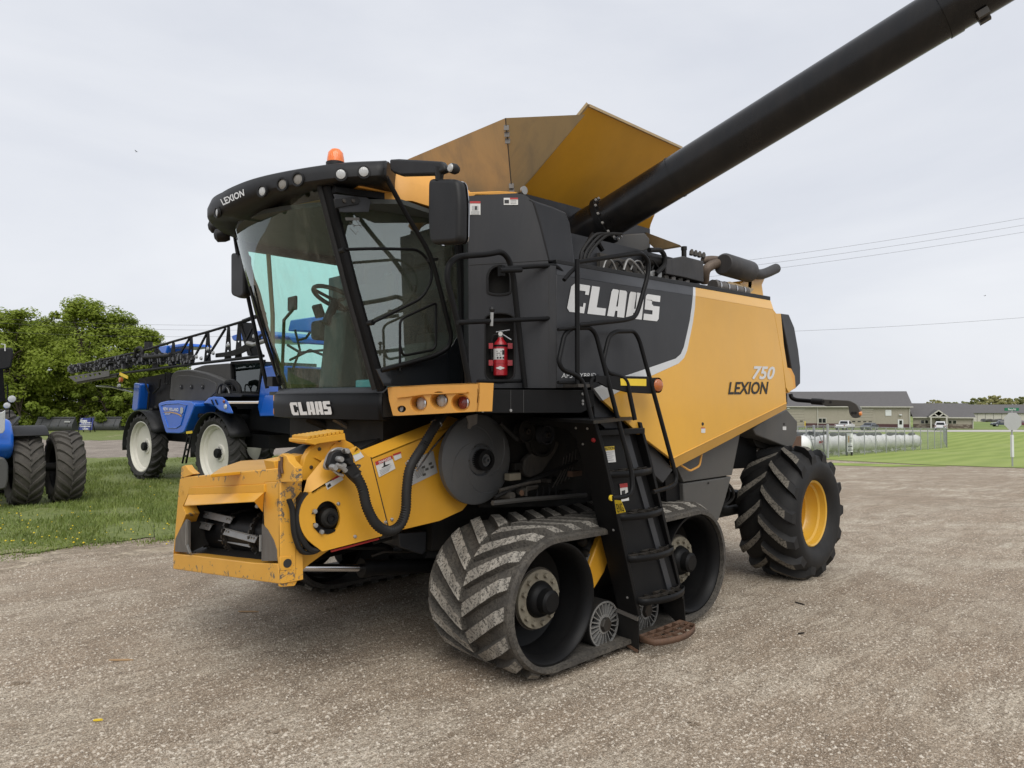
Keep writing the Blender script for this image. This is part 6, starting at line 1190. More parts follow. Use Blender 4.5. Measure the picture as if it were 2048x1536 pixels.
# ---------------------------------------------------------------- unloading auger
AB = PD(5.70, 1186, 456); AE = PD(4.33, 1905, 14); AD = (AE - AB).normalized(); RA = .158
tip = AB + AD * 6.2
aug = MB().tube([AB, AB + AD * .2, AB + AD * 1.5, AB + AD * 3.0, tip], RA, 40).build('auger_tube', 'auger_black', H, smooth=60)
MB().lathe([(RA + .012, -.02), (RA + .035, -.02), (RA + .035, .02), (RA + .012, .02), (RA, .02), (RA, -.02)], AB + AD * .12, AD, 40, closed=True).build('auger_flange', 'black_paint', aug)
ref_u = AD.cross(UP).normalized(); ref_v = AD.cross(ref_u)
for k in range(14):
    a = 2 * math.pi * k / 14; p = AB + AD * .145 + (ref_u * math.cos(a) + ref_v * math.sin(a)) * (RA + .022); MB().lathe([(0, .014), (.010, .012), (.013, 0)], p, AD, 8).build('flange_bolt', 'zinc', aug)
MB().lathe([(RA + .004, -.006), (RA + .004, .006)], AB + AD * .75, AD, 40, caps=False).build('auger_band', 'auger_black', aug)
MB().lathe([(RA + .006, -.02), (RA + .006, .05)], AE - AD * .05, AD, 40, caps=False).build('auger_band', 'auger_black', aug)
for a in (1.2, 1.5): 
    p = AE + AD * .10 + (ref_u * math.cos(a) + ref_v * math.sin(a)) * (RA + .02); MB().obox(p, AD * .03, ref_u * .018, ref_v * .02).build('spout_clamp', 'dark_steel', aug)
MB().lathe([(RA + .01, 0), (RA + .012, .5), (RA - .02, .5), (RA - .02, 0)], tip - AD * .35, AD, 36, closed=True).build('auger_spout', 'rubber_smooth', aug)
elb = spline([AB + AD * .12, AB - AD * .12, AB - AD * .28 + Vector((0, 0, -.06)), AB - AD * .36 + Vector((0, .02, -.30)), AB - AD * .38 + Vector((0, .02, -.75))], 6)
MB().tube(elb, RA + .015, 32).build('auger_elbow', 'auger_black', H, smooth=60)
MB().tube(ypts(3.30, [(1168, 500), (1185, 470), (1205, 500)]), .02, 8).build('auger_stay', 'black_paint', H)
for k in range(3): MB().tube(spline(ypts(3.28, [(1160 + 6 * k, 525), (1165 + 9 * k, 500), (1190 + 12 * k, 470), (1215 + 14 * k, 468)]), 5), .012, 6).build('auger_hose', 'rubber_smooth', H)
# ---------------------------------------------------------------- engine deck
MB().prism(ypts(3.55, [(1180, 500), (1225, 470), (1290, 466), (1300, 478), (1298, 498), (1240, 520)]), (0, .6, 0)).build('air_intake', 'warm_grey', H, bev=.01)
MB().prism([PY(3.9, 1285, 463), PY(3.3, 1362, 492), PY(3.3, 1364, 494), PY(3.6, 1315, 502), PY(3.9, 1288, 478)], (0, .01, .01)).build('engine_hatch', 'yellow_dusty', H)
MB().prism(ypts(3.42, [(1200, 505), (1300, 535), (1345, 560), (1200, 545)]), (0, .8, 0)).build('engine_block', 'dusty_machine', H)
ep = MB().prism(ypts(3.35, [(1332, 520), (1368, 512), (1407, 522), (1408, 565), (1372, 556), (1332, 548)]), (0, .45, 0)).build('expansion_tank', 'muffler', H, bev=.008)
MB().lathe([(.022, 0), (.022, .06), (.026, .06), (.026, .09)], PY(3.42, 1368, 514), (0, 0, 1), 14).build('tank_cap', 'black_plastic', ep)
for k in range(4): MB().lathe([(0, 0), (.018, .005), (.02, .04), (.01, .06)], PY(3.5, 1382 + 8 * k, 511 + 2 * k), (.3, 0, 1), 10).build('valve_body', 'dusty_machine', ep)
mf0, mf1 = PY(3.45, 1446, 528), PY(3.45, 1500, 544); 
muf = MB().tube([mf0, mf0.lerp(mf1, .04), mf0.lerp(mf1, .96), mf1], .14, 28, rads=[.088, .105, .105, .088]).build('muffler', 'muffler', H, smooth=40)
MB().tube(rounded([mf1 - (mf1 - mf0) * .05, PY(3.45, 1520, 550), PY(3.45, 1535, 545), PY(3.45, 1552, 537)], .12), .052, 16).build('exhaust_pipe', 'muffler', muf)
MB().tube(spline([PY(3.5, 1452, 527), PY(3.52, 1430, 528), PY(3.55, 1412, 540), PY(3.6, 1408, 565)], 6), .046, 14).build('exhaust_inlet', 'exhaust', muf); MB().tube(spline([PY(3.5, 1452, 522), PY(3.55, 1425, 519), PY(3.6, 1405, 521)], 6), .036, 14).build('exhaust_inlet', 'exhaust', muf)
MB().tube([PY(3.4, 1425, 571), PY(3.4, 1490, 584)], .055, 12).build('turbo_pipe', 'worn_steel', H)
for k in range(4): MB().lathe([(.057, -.01), (.060, -.01), (.060, .01), (.057, .01)], PY(3.4, 1432 + 16 * k, 572.5 + 3.2 * k), (.98, 0, -.05), 18, closed=True).build('pipe_clamp', 'bright_steel', H)
MB().prism(ypts(3.36, [(1448, 570), (1460, 563), (1508, 578), (1496, 592), (1450, 583)]), (0, .2, 0)).build('heat_shield', 'yellow_dusty', H)
MB().prism(ypts(3.5, [(1480, 562), (1530, 556), (1524, 570), (1527, 592), (1484, 586)]), (0, .5, 0)).build('rear_engine_cover', 'yellow_side', H, bev=.004)
MB().prism(ypts(3.5, [(1497, 555), (1504, 560), (1502, 585), (1496, 584)]), (0, .03, 0)).build('muffler_bracket', 'muffler', H)
for k in range(10):
    x = 1205 + 14 * k; MB().tube(spline(ypts(3.38 + .02 * (k % 3), [(x, 540), (x + 8, 520 + 4 * (k % 3)), (x + 20, 524), (x + 30 + 3 * (k % 4), 548)]), 4), .007 + .003 * (k % 2), 6).build('engine_hose', random.choice(('rubber_smooth', 'dusty_machine', 'zinc')), H)
MB().tube(rounded(ypts(3.36, [(1298, 500), (1322, 500), (1330, 512), (1330, 530), (1312, 548)]), .08), .020, 8).build('engine_hose', 'rubber_smooth', H); MB().tube(spline(ypts(3.42, [(1290, 520), (1310, 523), (1335, 524)]), 5), .045, 12).build('air_duct', 'dark_machine', H)
for k in range(6):
    p = PY(3.40, 1300 + 14 * k, 548 + 3.5 * k); s = .03; MB().obox(p, (s, 0, .01), (0, s, 0), (0, 0, s * .8)).build('engine_part', random.choice(('zinc', 'dusty_machine', 'worn_steel')), H, bev=.006)
# ---------------------------------------------------------------- rear warning arm
XW = 7.36
wa = MB().tube(rounded(xpts(XW, [(1581, 788), (1583, 796), (1592, 800), (1632, 803)]), .06), .022, 10).build('warning_arm', 'black_paint', H, smooth=60); MB().tube(xpts(XW, [(1624, 802.5), (1646, 804)]), .034, 12).build('arm_socket', 'black_plastic', wa)
MB().prism(rounded_loop(xpts(XW - .02, [(1640, 798), (1700, 801), (1714, 808), (1721, 822), (1719, 835), (1706, 837), (1698, 828), (1697, 813), (1690, 812), (1650, 813), (1642, 806)]), .03), (.05, 0, 0)).build('arm_plate', 'warm_grey', wa, bev=.008)
for (x, y) in ((1647, 803), (1661, 804), (1705, 826), (1711, 826)): MB().lathe([(.014, -.003), (.014, .01)], PX(XW - .02, x, y), (1, 0, 0), 10).build('arm_hole', 'print_black', wa)
MB().lathe([(0, -.014), (.02, -.010), (.026, .006)], PX(XW, 1721, 827), (0, 1, 0), 14).build('arm_reflector', 'lens_amber', wa)
# the extinguisher hangs in its recess: a thing of its own
ce = col_pt(1001, 752, .06); ex = thing('fire_extinguisher', 'red fire extinguisher with white label strapped in a recess of the dark column', 'fire extinguisher', ce)
def el(name, mb, mat, pr): return mb.build(name, mat, pr)
cyl = el('cylinder', MB().lathe([(0, 0), (.040, 0), (.046, .006), (.046, .19), (.040, .215), (.022, .235), (.016, .25)], (0, 0, 0), (0, 0, 1), 28), 'red_paint', ex)
el('label_band', MB().lathe([(.0467, .105), (.0467, .175)], (0, 0, 0), (0, 0, 1), 28, a0=-.3, a1=2.9, caps=False), 'decal_white', ex)
lab = bpy.data.objects['label_band']
fwd = -FH
def ring_quad(a0, a1, z0, z1, r=.0475): 
    b0 = math.atan2(fwd.y, fwd.x); return [Vector((r * math.cos(b0 + a), r * math.sin(b0 + a), z)) for a, z in ((a0, z0), (a1, z0), (a1, z1), (a0, z1))]
lab.data.transform(Matrix.Rotation(0, 4, 'Z'))
for i, (a0, a1, z0, z1) in enumerate(((-.55, .15, .155, .160), (-.55, .0, .143, .147), (-.55, .05, .131, .135), (.25, .6, .135, .165), (-.5, -.25, .110, .122), (-.1, .15, .110, .122), (.3, .55, .110, .122))): MB().prism(ring_quad(a0, a1, z0, z1), fwd * .001).build('label_print', 'print_black', lab)
el('badge', MB().prism([Vector((0, 0, .05)) + fwd * .0475 + RT * .03, Vector((0, 0, .062)) + fwd * .0475, Vector((0, 0, .05)) + fwd * .0475 - RT * .03, Vector((0, 0, .038)) + fwd * .0475], fwd * .001), 'decal_white', ex)
el('valve', MB().lathe([(.016, .25), (.018, .27), (.012, .275), (.012, .29)], (0, 0, 0), (0, 0, 1), 14), 'zinc', ex)
el('upper_lever', MB().bar(Vector((0, 0, .285)) - RT * .03, Vector((0, 0, .30)) + RT * .06, .014, .006), 'bright_steel', ex); el('lower_lever', MB().bar(Vector((0, 0, .28)), Vector((0, 0, .235)) + RT * .07, .014, .006), 'bright_steel', ex)
el('gauge', MB().lathe([(0, .012), (.014, .012), (.016, 0)], Vector((0, 0, .272)) + fwd * .01, fwd, 14), 'decal_white', ex)
el('hose', MB().tube(spline([Vector((0, 0, .27)) - RT * .02, Vector((0, 0, .25)) - RT * .055, Vector((0, 0, .15)) - RT * .058, Vector((0, 0, .03)) - RT * .055], 6), .007, 6), 'rubber_smooth', ex)
for z in (.045 + .04, .195): el('strap', MB().lathe([(.049, z - .006), (.049, z + .006)], (0, 0, 0), (0, 0, 1), 28, caps=False), 'red_paint' if z < .1 else 'black_paint', ex); el('bracket_ear', MB().obox(Vector((0, 0, z)) + RT * .062, RT * .016, UP * .018, FH * .01), 'red_paint', ex); el('bracket_ear', MB().obox(Vector((0, 0, z)) - RT * .062, RT * .014, UP * .018, FH * .01), 'red_paint', ex)
# ================================================================== sprayer
class Frame:
    """a thing with its own heading: local x, y (horizontal) and z up, traced from pixels on its own planes"""
    def __init__(s, root, xdir): s.o = Vector(root.location); s.x = Vector(xdir).normalized(); s.y = UP.cross(s.x); s.root = root; root.rotation_euler = (0, 0, math.atan2(s.x.y, s.x.x))
    def loc(s, p): q = Vector(p) - s.o; return Vector((q.dot(s.x), q.dot(s.y), q.z))
    def wy(s, yl, px): return [s.loc(PP(s.o + s.y * yl, s.y, *p)) for p in px]
    def wx(s, xl, px): return [s.loc(PP(s.o + s.x * xl, s.x, *p)) for p in px]
pl_, pr_ = FR(-10.48, 20.0), FR(-7.33, 17.4); mid = (pl_ + pr_) / 2; gz = float(hz(-8.9, 18.7)) - .01
SPR = thing('crop_sprayer', 'blue self propelled crop sprayer with cream rims and folded black boom on the grass', 'sprayer', (mid.x, mid.y, gz))
S = Frame(SPR, pr_ - pl_); WB = (pr_ - pl_).length / 2
Zs = zm(130, 640, 4.763)
def sy(yl, L): return S.wy(yl, [Zs(*p) for p in L])
def spart(mb, name, mat, pr=SPR, **k): return mb.build(name, mat, pr, **k)
RS = .94
for i, (xw, yw, sg) in enumerate(((-WB, 0, -1), (WB, 0, -1), (-WB, 3.75, 1), (WB, 3.75, 1))):
    c = Vector((xw, yw - sg * .21, RS)); ax = Vector((0, sg, 0))
    tyre('sprayer_tyre', SPR, c, ax, RS, .70, .42, 22, 'sprayer_tyre', 'sprayer_tyre', lug_h=.045, lug_w=.06, sweep=.24, flip=-1 if sg < 0 else 1, round_=.10, segs=56)
    rim = spart(MB().lathe([(.715, .155), (.715, .17), (.69, .175), (.675, .15), (.66, .10), (.62, .085), (.60, .03), (.35, -.01), (.22, .0), (.20, .03), (.11, .03)], c, ax, 48), 'wheel_rim', 'cream_rim', smooth=50)
    spart(MB().lathe([(0, .13), (.10, .13), (.12, .11), (.12, .03), (.16, .02)], c, ax, 20), 'wheel_hub', 'black_paint', rim)
    for k in range(8): a = k * math.pi / 4; spart(MB().lathe([(0, .055), (.016, .05), (.018, .02)], c + Vector((.145 * math.cos(a), 0, .145 * math.sin(a))), ax, 6), 'wheel_nut', 'zinc', rim)
    arc = [c + Vector(((RS + .07) * math.cos(a), 0, (RS + .07) * math.sin(a))) for a in np.linspace(math.radians(25), math.radians(188), 18)]
    spart(MB().grid([[p + ax * .26 for p in arc], [p - ax * .28 for p in arc]]), 'fender', 'black_plastic', solid=.02)
    spart(MB().bar(c + Vector((0, 0, 0)) - ax * .30, c + Vector((0, 0, 1.15)) - ax * .30, .16, .18), 'wheel_leg', 'black_paint', bev=.02)
# chassis, legs, tanks
spart(MB().box((-WB - .6, .55, 1.10), (WB + 1.6, 2.2, 1.42)), 'chassis_frame', 'black_paint')
for xw in (-WB, WB): spart(MB().prism([(xw - .12, .30, .95), (xw + .12, .30, .95), (xw + .25, .9, 1.3), (xw - .25, .9, 1.3)], (0, 0, .18)), 'axle_arm', 'black_paint'); spart(MB().box((xw - .1, .3, 1.9), (xw + .1, 3.5, 2.02)), 'axle_beam', 'black_paint')
spart(MB().prism(rounded_loop(sy(.55, [(990, 765), (1010, 520), (1060, 480), (1180, 470), (1330, 500), (1450, 545), (1560, 600), (1500, 690), (1430, 730), (1330, 775)]), .15), (0, 1.6, 0)), 'solution_tank', 'grey_tank', bev=.06, seg=3)
pan = spart(MB().prism(rounded_loop(sy(.53, [(1040, 770), (1045, 545), (1085, 525), (1200, 530), (1340, 555), (1440, 600), (1440, 690), (1340, 770)]), .1), (0, .03, 0)), 'tank_panel', 'grey_tank', bev=.015)
for x in (1100, 1197, 1305): spart(MB().prism(rounded_loop(sy(.50, [(x - 9, 615), (x + 9, 615), (x + 9, 660), (x - 9, 660)]), .03), (0, .03, 0)), 'panel_slot', 'print_black', pan); spart(MB().lathe([(0, -.01), (.02, -.008), (.022, .01)], sy(.50, [(x, 632)])[0], (0, 1, 0), 8), 'panel_stud', 'zinc', pan)
spart(MB().prism(rounded_loop(sy(.7, [(1210, 470), (1320, 430), (1580, 410), (1620, 500), (1600, 600), (1450, 540)]), .15), (0, 1.4, 0)), 'rinse_tank', 'grey_tank', bev=.06, seg=3)
spart(MB().prism(sy(.75, [(700, 560), (1000, 500), (1000, 850), (830, 860), (700, 850)]), (0, 1.3, 0)), 'rear_frame', 'black_paint')
for L in (((760, 580), (800, 700), (790, 850)), ((840, 700), (900, 640), (910, 560)), ((960, 500), (950, 600), (980, 610), (985, 500))): spart(MB().tube(sy(.65, L), .025, 6), 'hydraulic_hose', 'rubber_smooth')
spart(MB().prism(rounded_loop(sy(.5, [(655, 598), (715, 610), (692, 855), (665, 868), (634, 860)]), .06), (0, .5, 0)), 'rear_tank', 'blue_paint', bev=.04, seg=3)
# blue fuel tank with lettering
ftl = rounded_loop(sy(-.12, [(886, 800), (905, 785), (965, 770), (1080, 765), (1200, 775), (1238, 800), (1200, 905), (1130, 1072), (1090, 1082), (960, 1078), (915, 930)]), .08)
ft = spart(MB().prism(ftl, (0, .62, 0)), 'fuel_tank', 'blue_paint', bev=.05, seg=3)
spart(MB().tube(sy(-.125, [(915, 815), (960, 800), (1090, 793), (1160, 812), (1105, 1000), (1065, 1025), (985, 1025), (915, 815)]), .018, 6), 'tank_rib', 'blue_paint', ft)
for wd_, xa_, xb_ in (('NEW', 938, 985), ('HOLLAND', 993, 1085)):
    text_on('maker_lettering', wd_, sy(-.125, [(xa_ + 1, 862 + (xa_ - 938) * .06), (xb_, 862 + (xb_ - 938) * .06), (xb_, 830 + (xb_ - 938) * .06), (xa_, 830 + (xa_ - 938) * .06)]), 'white_paint', ft, weight=.03, lift=.012)
spart(MB().prism(sy(-.137, [(938, 876), (1000, 873), (1060, 884), (1095, 900), (1112, 915), (1105, 922), (1085, 905), (1050, 892), (1000, 882), (938, 881)]), (0, .008, 0)), 'gold_swoosh', 'gold_print', ft)
spart(MB().prism(sy(-.137, [(1097, 840), (1110, 828), (1124, 840), (1122, 880), (1108, 900), (1095, 880)]), (0, .008, 0)), 'leaf_emblem', 'decal_grey', ft)
text_on('model_lettering', 'SP310F', sy(-.125, [(952, 901), (1005, 901), (1010, 886), (957, 886)]), 'white_paint', ft, shear=.3, weight=.02, lift=.012)
ff2 = spart(MB().loft(sy(-.25, [(1318, 795), (1370, 742), (1420, 728), (1500, 735), (1548, 770), (1580, 830), (1606, 892), (1545, 888), (1470, 860), (1420, 812), (1380, 800)]), sy(.25, [(1318, 795), (1370, 742), (1420, 728), (1500, 735), (1548, 770), (1580, 830), (1606, 892), (1545, 888), (1470, 860), (1420, 812), (1380, 800)])), 'lamp_fender', 'blue_paint', bev=.02)
for (x, y, r_, m_) in ((1516, 775, .045, 'lens_red'), (1530, 825, .065, 'lens_clear')): spart(MB().lathe([(0, -.03), (r_ * .7, -.025), (r_, 0)], sy(-.255, [(x, y)])[0], (0, 1, 0), 16), 'fender_lamp', m_, ff2)
for k in range(2): spart(MB().bar(sy(-.262, [(1395 + 38 * k, 760)])[0], sy(-.262, [(1415 + 38 * k, 805)])[0], .03, .02), 'fender_rib', 'black_paint', ff2)
# cab: dark glass box with frame, blue engine hood to the right
cabp = [(1590, 415), (1895, 395), (1885, 560), (1840, 700), (1620, 690), (1600, 560)]
spart(MB().prism(sy(.62, cabp), (0, 1.5, 0)), 'cab_glass', 'sprayer_glass'); spart(MB().prism(sy(.9, [(1610, 500), (1860, 480), (1850, 690), (1640, 680)]), (0, .9, 0)), 'cab_interior', 'cab_inside')
for a, b in (((1592, 410), (1605, 700)), ((1890, 395), (1850, 700)), ((1590, 410), (1900, 392)), ((1610, 690), (1850, 695))): spart(MB().bar(sy(.60, [a])[0], sy(.60, [b])[0], .07, .07), 'cab_frame', 'black_paint')
spart(MB().prism(rounded_loop(sy(.5, [(1580, 150), (1720, 108), (1900, 100), (1960, 140), (1950, 175), (1600, 200)]), .1), (0, 1.7, 0)), 'cab_roof', 'blue_paint', bev=.05)
spart(MB().prism(sy(.55, [(1890, 440), (2000, 430), (2100, 700), (2140, 900), (1850, 915), (1830, 830), (1860, 600)]), (0, 1.6, 0)), 'engine_hood', 'blue_paint', bev=.04); spart(MB().prism(sy(.35, [(1900, 720), (2100, 700), (2180, 910), (1850, 918)]), (0, .3, 0)), 'step_box', 'blue_paint', bev=.02)
spart(MB().prism(S.wy(.8, [(580, 640), (650, 630), (655, 665), (575, 662)]), (0, 1.2, 0)), 'upper_cover', 'blue_paint', bev=.03); spart(MB().prism(S.wy(.8, [(575, 672), (650, 678), (650, 690), (585, 686)]), (0, 1.2, 0)), 'upper_cover', 'blue_paint', bev=.03)
for L in (((575, 690), (600, 705), (650, 700)), ((580, 720), (620, 700), (660, 715)), ((590, 660), (600, 700), (585, 740)), ((620, 665), (612, 676), (598, 680))): spart(MB().tube(S.wy(.6, L), .03, 6), 'boom_strut', 'black_paint')
spart(MB().prism(S.wy(.7, [(575, 735), (660, 740), (660, 775), (575, 772)]), (0, 1.2, 0)), 'front_frame', 'black_paint')
spart(MB().prism(S.wy(.6, [(500, 822), (700, 810), (700, 852), (610, 872), (500, 858)]), (0, 1.6, 0)), 'front_chassis', 'black_paint')
spart(MB().prism(rounded_loop(sy(.1, [(1435, 700), (1590, 695), (1690, 705), (1680, 735), (1440, 730)]), .04), (0, .6, 0)), 'service_tray', 'black_plastic', bev=.02)
for k in range(3): spart(MB().tube(spline(sy(.1 + .1 * k, [(1450 + 20 * k, 700), (1470 + 10 * k, 630), (1510, 610), (1560 - 10 * k, 650), (1580 - 15 * k, 700)]), 5), .018, 6), 'filler_hose', 'zinc' if k == 1 else 'rubber_smooth')
spart(MB().tube(spline(sy(.3, [(1540, 600), (1600, 590), (1650, 640), (1660, 700)]), 5), .07, 8), 'suction_hose', 'rubber_smooth')
for k in range(6): p = sy(.15, [(1240 + 14 * k, 830 + 40 * (k % 3))])[0]; spart(MB().obox(p, (.06, 0, 0), (0, .1, 0), (0, 0, .05)), 'pump_part', random.choice(('dark_machine', 'zinc', 'black_paint')), bev=.02)
spart(MB().box((-.3, .95, 1.40), (WB + 1.5, 2.6, 2.15)), 'machinery_bay', 'dark_machine')
# access ladder
for x in (1178, 1212): spart(MB().bar(sy(-.05, [(x, 1080)])[0], sy(-.05, [(x - 60, 1365)])[0], .04, .03), 'ladder_side', 'black_paint')
for k in range(4): spart(MB().bar(sy(-.05, [(1172 - 13 * k, 1110 + 62 * k)])[0], sy(-.05, [(1205 - 13 * k, 1110 + 62 * k)])[0], .03, .05), 'ladder_rung', 'black_paint')
spart(MB().prism(sy(-.08, [(1152, 1062), (1206, 1055), (1206, 1080), (1155, 1085)]), (0, .02, 0)), 'warning_plate', 'decal_yellow')
# folded boom: chords, plates, lacing and the mass of nozzle bodies
YBm = -.35
up_ = [(200, 415), (720, 300), (1030, 205), (1365, 112), (1700, 12)]; lo_ = [(120, 590), (560, 505), (1240, 418), (1890, 342)]
for yb in (YBm, YBm + .45):
    spart(MB().tube(sy(yb, up_), .032, 8), 'boom_chord', 'black_paint'); spart(MB().tube(sy(yb, lo_), .036, 8), 'boom_chord', 'black_paint')
for x, yt, ybt in ((865, 262, 460), (1030, 215, 440), (1200, 165, 420), (1360, 118, 395), (1555, 65, 375), (1655, 35, 365)):
    w_ = 18
    hl = [[(x - 6 + 11 * math.cos(a) * 1.0, yt + (ybt - yt) * f_ + 14 * math.sin(a)) for a in np.linspace(0, 2 * math.pi, 10, endpoint=False)] for f_ in (.5, .75)]
    plate('boom_plate', sy(YBm + .2, [(x - 10, yt), (x + 10, yt), (x + 24, ybt), (x - 38, ybt)]), [sy(YBm + .2, h) for h in hl], (0, .02, 0), 'black_paint', SPR)
for a, b in (((870, 262), (1000, 430)), ((1030, 430), (1190, 170)), ((1200, 420), (1350, 130)), ((1330, 400), (1530, 80)), ((1665, 20), (1780, 340)), ((1100, 300), (960, 340)), ((1790, 60), (1730, 180)), ((1800, 200), (1900, 120))): spart(MB().bar(sy(YBm + .1, [a])[0], sy(YBm + .1, [b])[0], .035, .05), 'boom_lacing', 'black_paint')
spart(MB().prism(sy(YBm + .1, [(1650, 30), (1690, 20), (1790, 330), (1740, 340)]), (0, .25, 0)), 'boom_hinge', 'black_paint')
plate('boom_tip_plate', sy(YBm - .05, [(30, 540), (330, 490), (420, 480), (420, 535), (300, 555), (100, 590)]), [sy(YBm - .05, [(90 + 45 * k, 545 - 8 * k), (112 + 45 * k, 540 - 8 * k), (118 + 45 * k, 560 - 8 * k), (98 + 45 * k, 565 - 8 * k)]) for k in range(6)], (0, .02, 0), 'warm_grey', SPR)
for (yy0, yy1) in ((575, 600), (590, 615)): spart(MB().tube(sy(YBm, [(120, yy0 + 10), (500, yy1 - 80)]), .03, 6), 'boom_tube', 'dark_steel')
nz = MB()
for k in range(700):
    t = random.random(); x = 40 + t * 1180; top = np.interp(x, [40, 200, 560, 720, 1220], [450, 410, 350, 325, 345]); bot = np.interp(x, [40, 200, 560, 720, 1220], [495, 490, 450, 415, 405]); y = top + (bot - top) * random.random(); p = sy(YBm + random.uniform(-.05, .5), [(x, y)])[0]; s_ = random.uniform(.018, .045)
    nz.obox(p, (s_, 0, random.uniform(-.4, .4) * s_), (0, s_, 0), (0, 0, s_ * random.uniform(.6, 1.8)))
nzo = spart(nz, 'nozzle_bodies', 'nozzle_black', smooth=0); nzo['kind'] = 'stuff'
for k in range(9):
    pth = [(40 + 145 * i, np.interp(40 + 145 * i, [40, 200, 560, 720, 1220], [470, 440, 395, 365, 370]) + random.uniform(-28, 28)) for i in range(9)]; spart(MB().tube(spline(sy(YBm + .05 * k, pth), 5), .014, 5), 'spray_line', 'rubber_smooth')
spart(MB().tube(spline(sy(YBm - .05, [(660, 360), (680, 285), (710, 265), (735, 290), (740, 345), (800, 352), (1000, 335)]), 6), .045, 8), 'boom_hose', 'rubber_smooth'); spart(MB().tube(spline(sy(YBm, [(45, 470), (70, 432), (130, 425), (200, 435)]), 5), .018, 6), 'boom_hose', 'rubber_smooth')
for k in range(5): spart(MB().tube(spline(sy(YBm + .1, [(1440, 350 - 6 * k), (1560, 340 - 8 * k), (1660, 320 - 12 * k), (1780, 260 - 14 * k), (1860, 200 - 12 * k)]), 5), .022, 6), 'boom_hose', 'rubber_smooth')
for (x, y) in ((1357, 275), (1410, 315), (1250, 350), (1800, 155), (1295, 365), (1550, 240)): spart(MB().lathe([(0, -.03), (.04, -.02), (.05, .02)], sy(YBm, [(x, y)])[0], (0, 1, 0), 10), 'boom_fitting', 'galvanised')
spart(MB().tube(sy(YBm, [(1740, 220), (1800, 235), (1930, 190)]), .05, 8), 'boom_cylinder', 'zinc'); spart(MB().tube(sy(YBm, [(1700, 12), (1800, -25), (1900, -60)]), .05, 8), 'boom_cylinder', 'black_paint')
spart(MB().bar(sy(YBm - .1, [(522, 512)])[0], sy(YBm - .1, [(598, 548)])[0], .02, .08), 'boom_marker', 'decal_yellow'); spart(MB().lathe([(0, -.05), (.07, -.03), (.08, .04)], sy(YBm - .1, [(530, 570)])[0], (0, 1, 0), 12), 'boom_lamp', 'lens_brown')
spart(MB().tube(sy(.3, [(300, 630), (450, 640), (640, 690)]), .025, 6), 'rear_arm', 'bright_steel'); spart(MB().tube(sy(.3, [(390, 625), (520, 650), (650, 655)]), .02, 6), 'rear_arm', 'black_paint'); spart(MB().lathe([(0, -.05), (.05, -.03), (.06, .03)], sy(.3, [(513, 626)])[0], (0, 1, 0), 10), 'rear_lamp', 'white_paint')
spart(MB().tube(sy(.9, [(795, 290), (795, 210)]), .12, 10), 'stack', 'black_plastic'); spart(MB().prism(sy(.9, [(890, 255), (975, 240), (960, 320), (890, 330)]), (0, .8, 0)), 'upper_cover', 'blue_paint', bev=.03); spart(MB().prism(sy(.9, [(985, 240), (1140, 220), (1150, 250), (1000, 275)]), (0, .8, 0)), 'upper_cover', 'blue_paint', bev=.03)

# ================================================================== tractor at the left edge
psi = math.radians(44); td = 14.9; tr0 = (52 - CXP) / FPX * td
TR = thing('row_crop_tractor', 'blue row crop tractor with dual front tyres parked in the grass', 'tractor', tuple(FR(tr0, td, float(hz(tr0, td)))))
T = Frame(TR, RT * math.cos(psi) + FH * math.sin(psi))
def tp(mb, name, mat, pr=TR, **k): return mb.build(name, mat, pr, **k)
RTy = .765
for i, xw in enumerate((-.02, .72)):
    c = Vector((xw, 0, RTy)); ax = Vector((-1, 0, 0))
    tyre('front_tyre', TR, c, ax, RTy, .46, .52, 20, 'tractor_tyre', 'tractor_tyre', lug_h=.045, lug_w=.07, sweep=.36, flip=1, round_=.1, segs=52)
    rim = tp(MB().lathe([(.47, .20), (.45, .19), (.43, .08), (.38, .02), (.15, -.02), (0, -.02)], c, ax, 40), 'wheel_rim', 'black_paint')
    tp(MB().lathe([(0, .12), (.12, .12), (.14, .0)], c, ax, 18), 'wheel_hub', 'black_paint', rim)
tp(MB().tube([(-1.2, 0, RTy), (.7, 0, RTy)], .09, 12), 'front_axle', 'dark_machine'); tp(MB().tube([(-.55, 0, RTy), (-.15, 0, RTy)], .03, 8), 'steering_rod', 'chrome')
Ztr = zm(0, 680, 4.2654)
arcf = [Vector((-.05 + .0, (RTy + .12) * math.cos(a), RTy + (RTy + .12) * math.sin(a))) for a in np.linspace(math.radians(48), math.radians(128), 12)]
tp(MB().grid([[p + Vector((-.36, 0, 0)) for p in arcf], [p + Vector((.38, 0, 0)) for p in arcf]]), 'front_fender', 'black_plastic', solid=.03, bev=.01)
# rear tyre behind
cr_ = Vector((-.05, 3.05, .95)); tyre('rear_tyre', TR, cr_, Vector((-1, 0, 0)), 1.02, .52, .62, 20, 'tractor_tyre', 'tractor_tyre', lug_h=.05, lug_w=.08, sweep=.36, flip=1, round_=.1, segs=48)
tp(MB().lathe([(.53, .22), (.5, .1), (.15, 0), (0, 0)], cr_, Vector((-1, 0, 0)), 32), 'wheel_rim', 'black_paint')
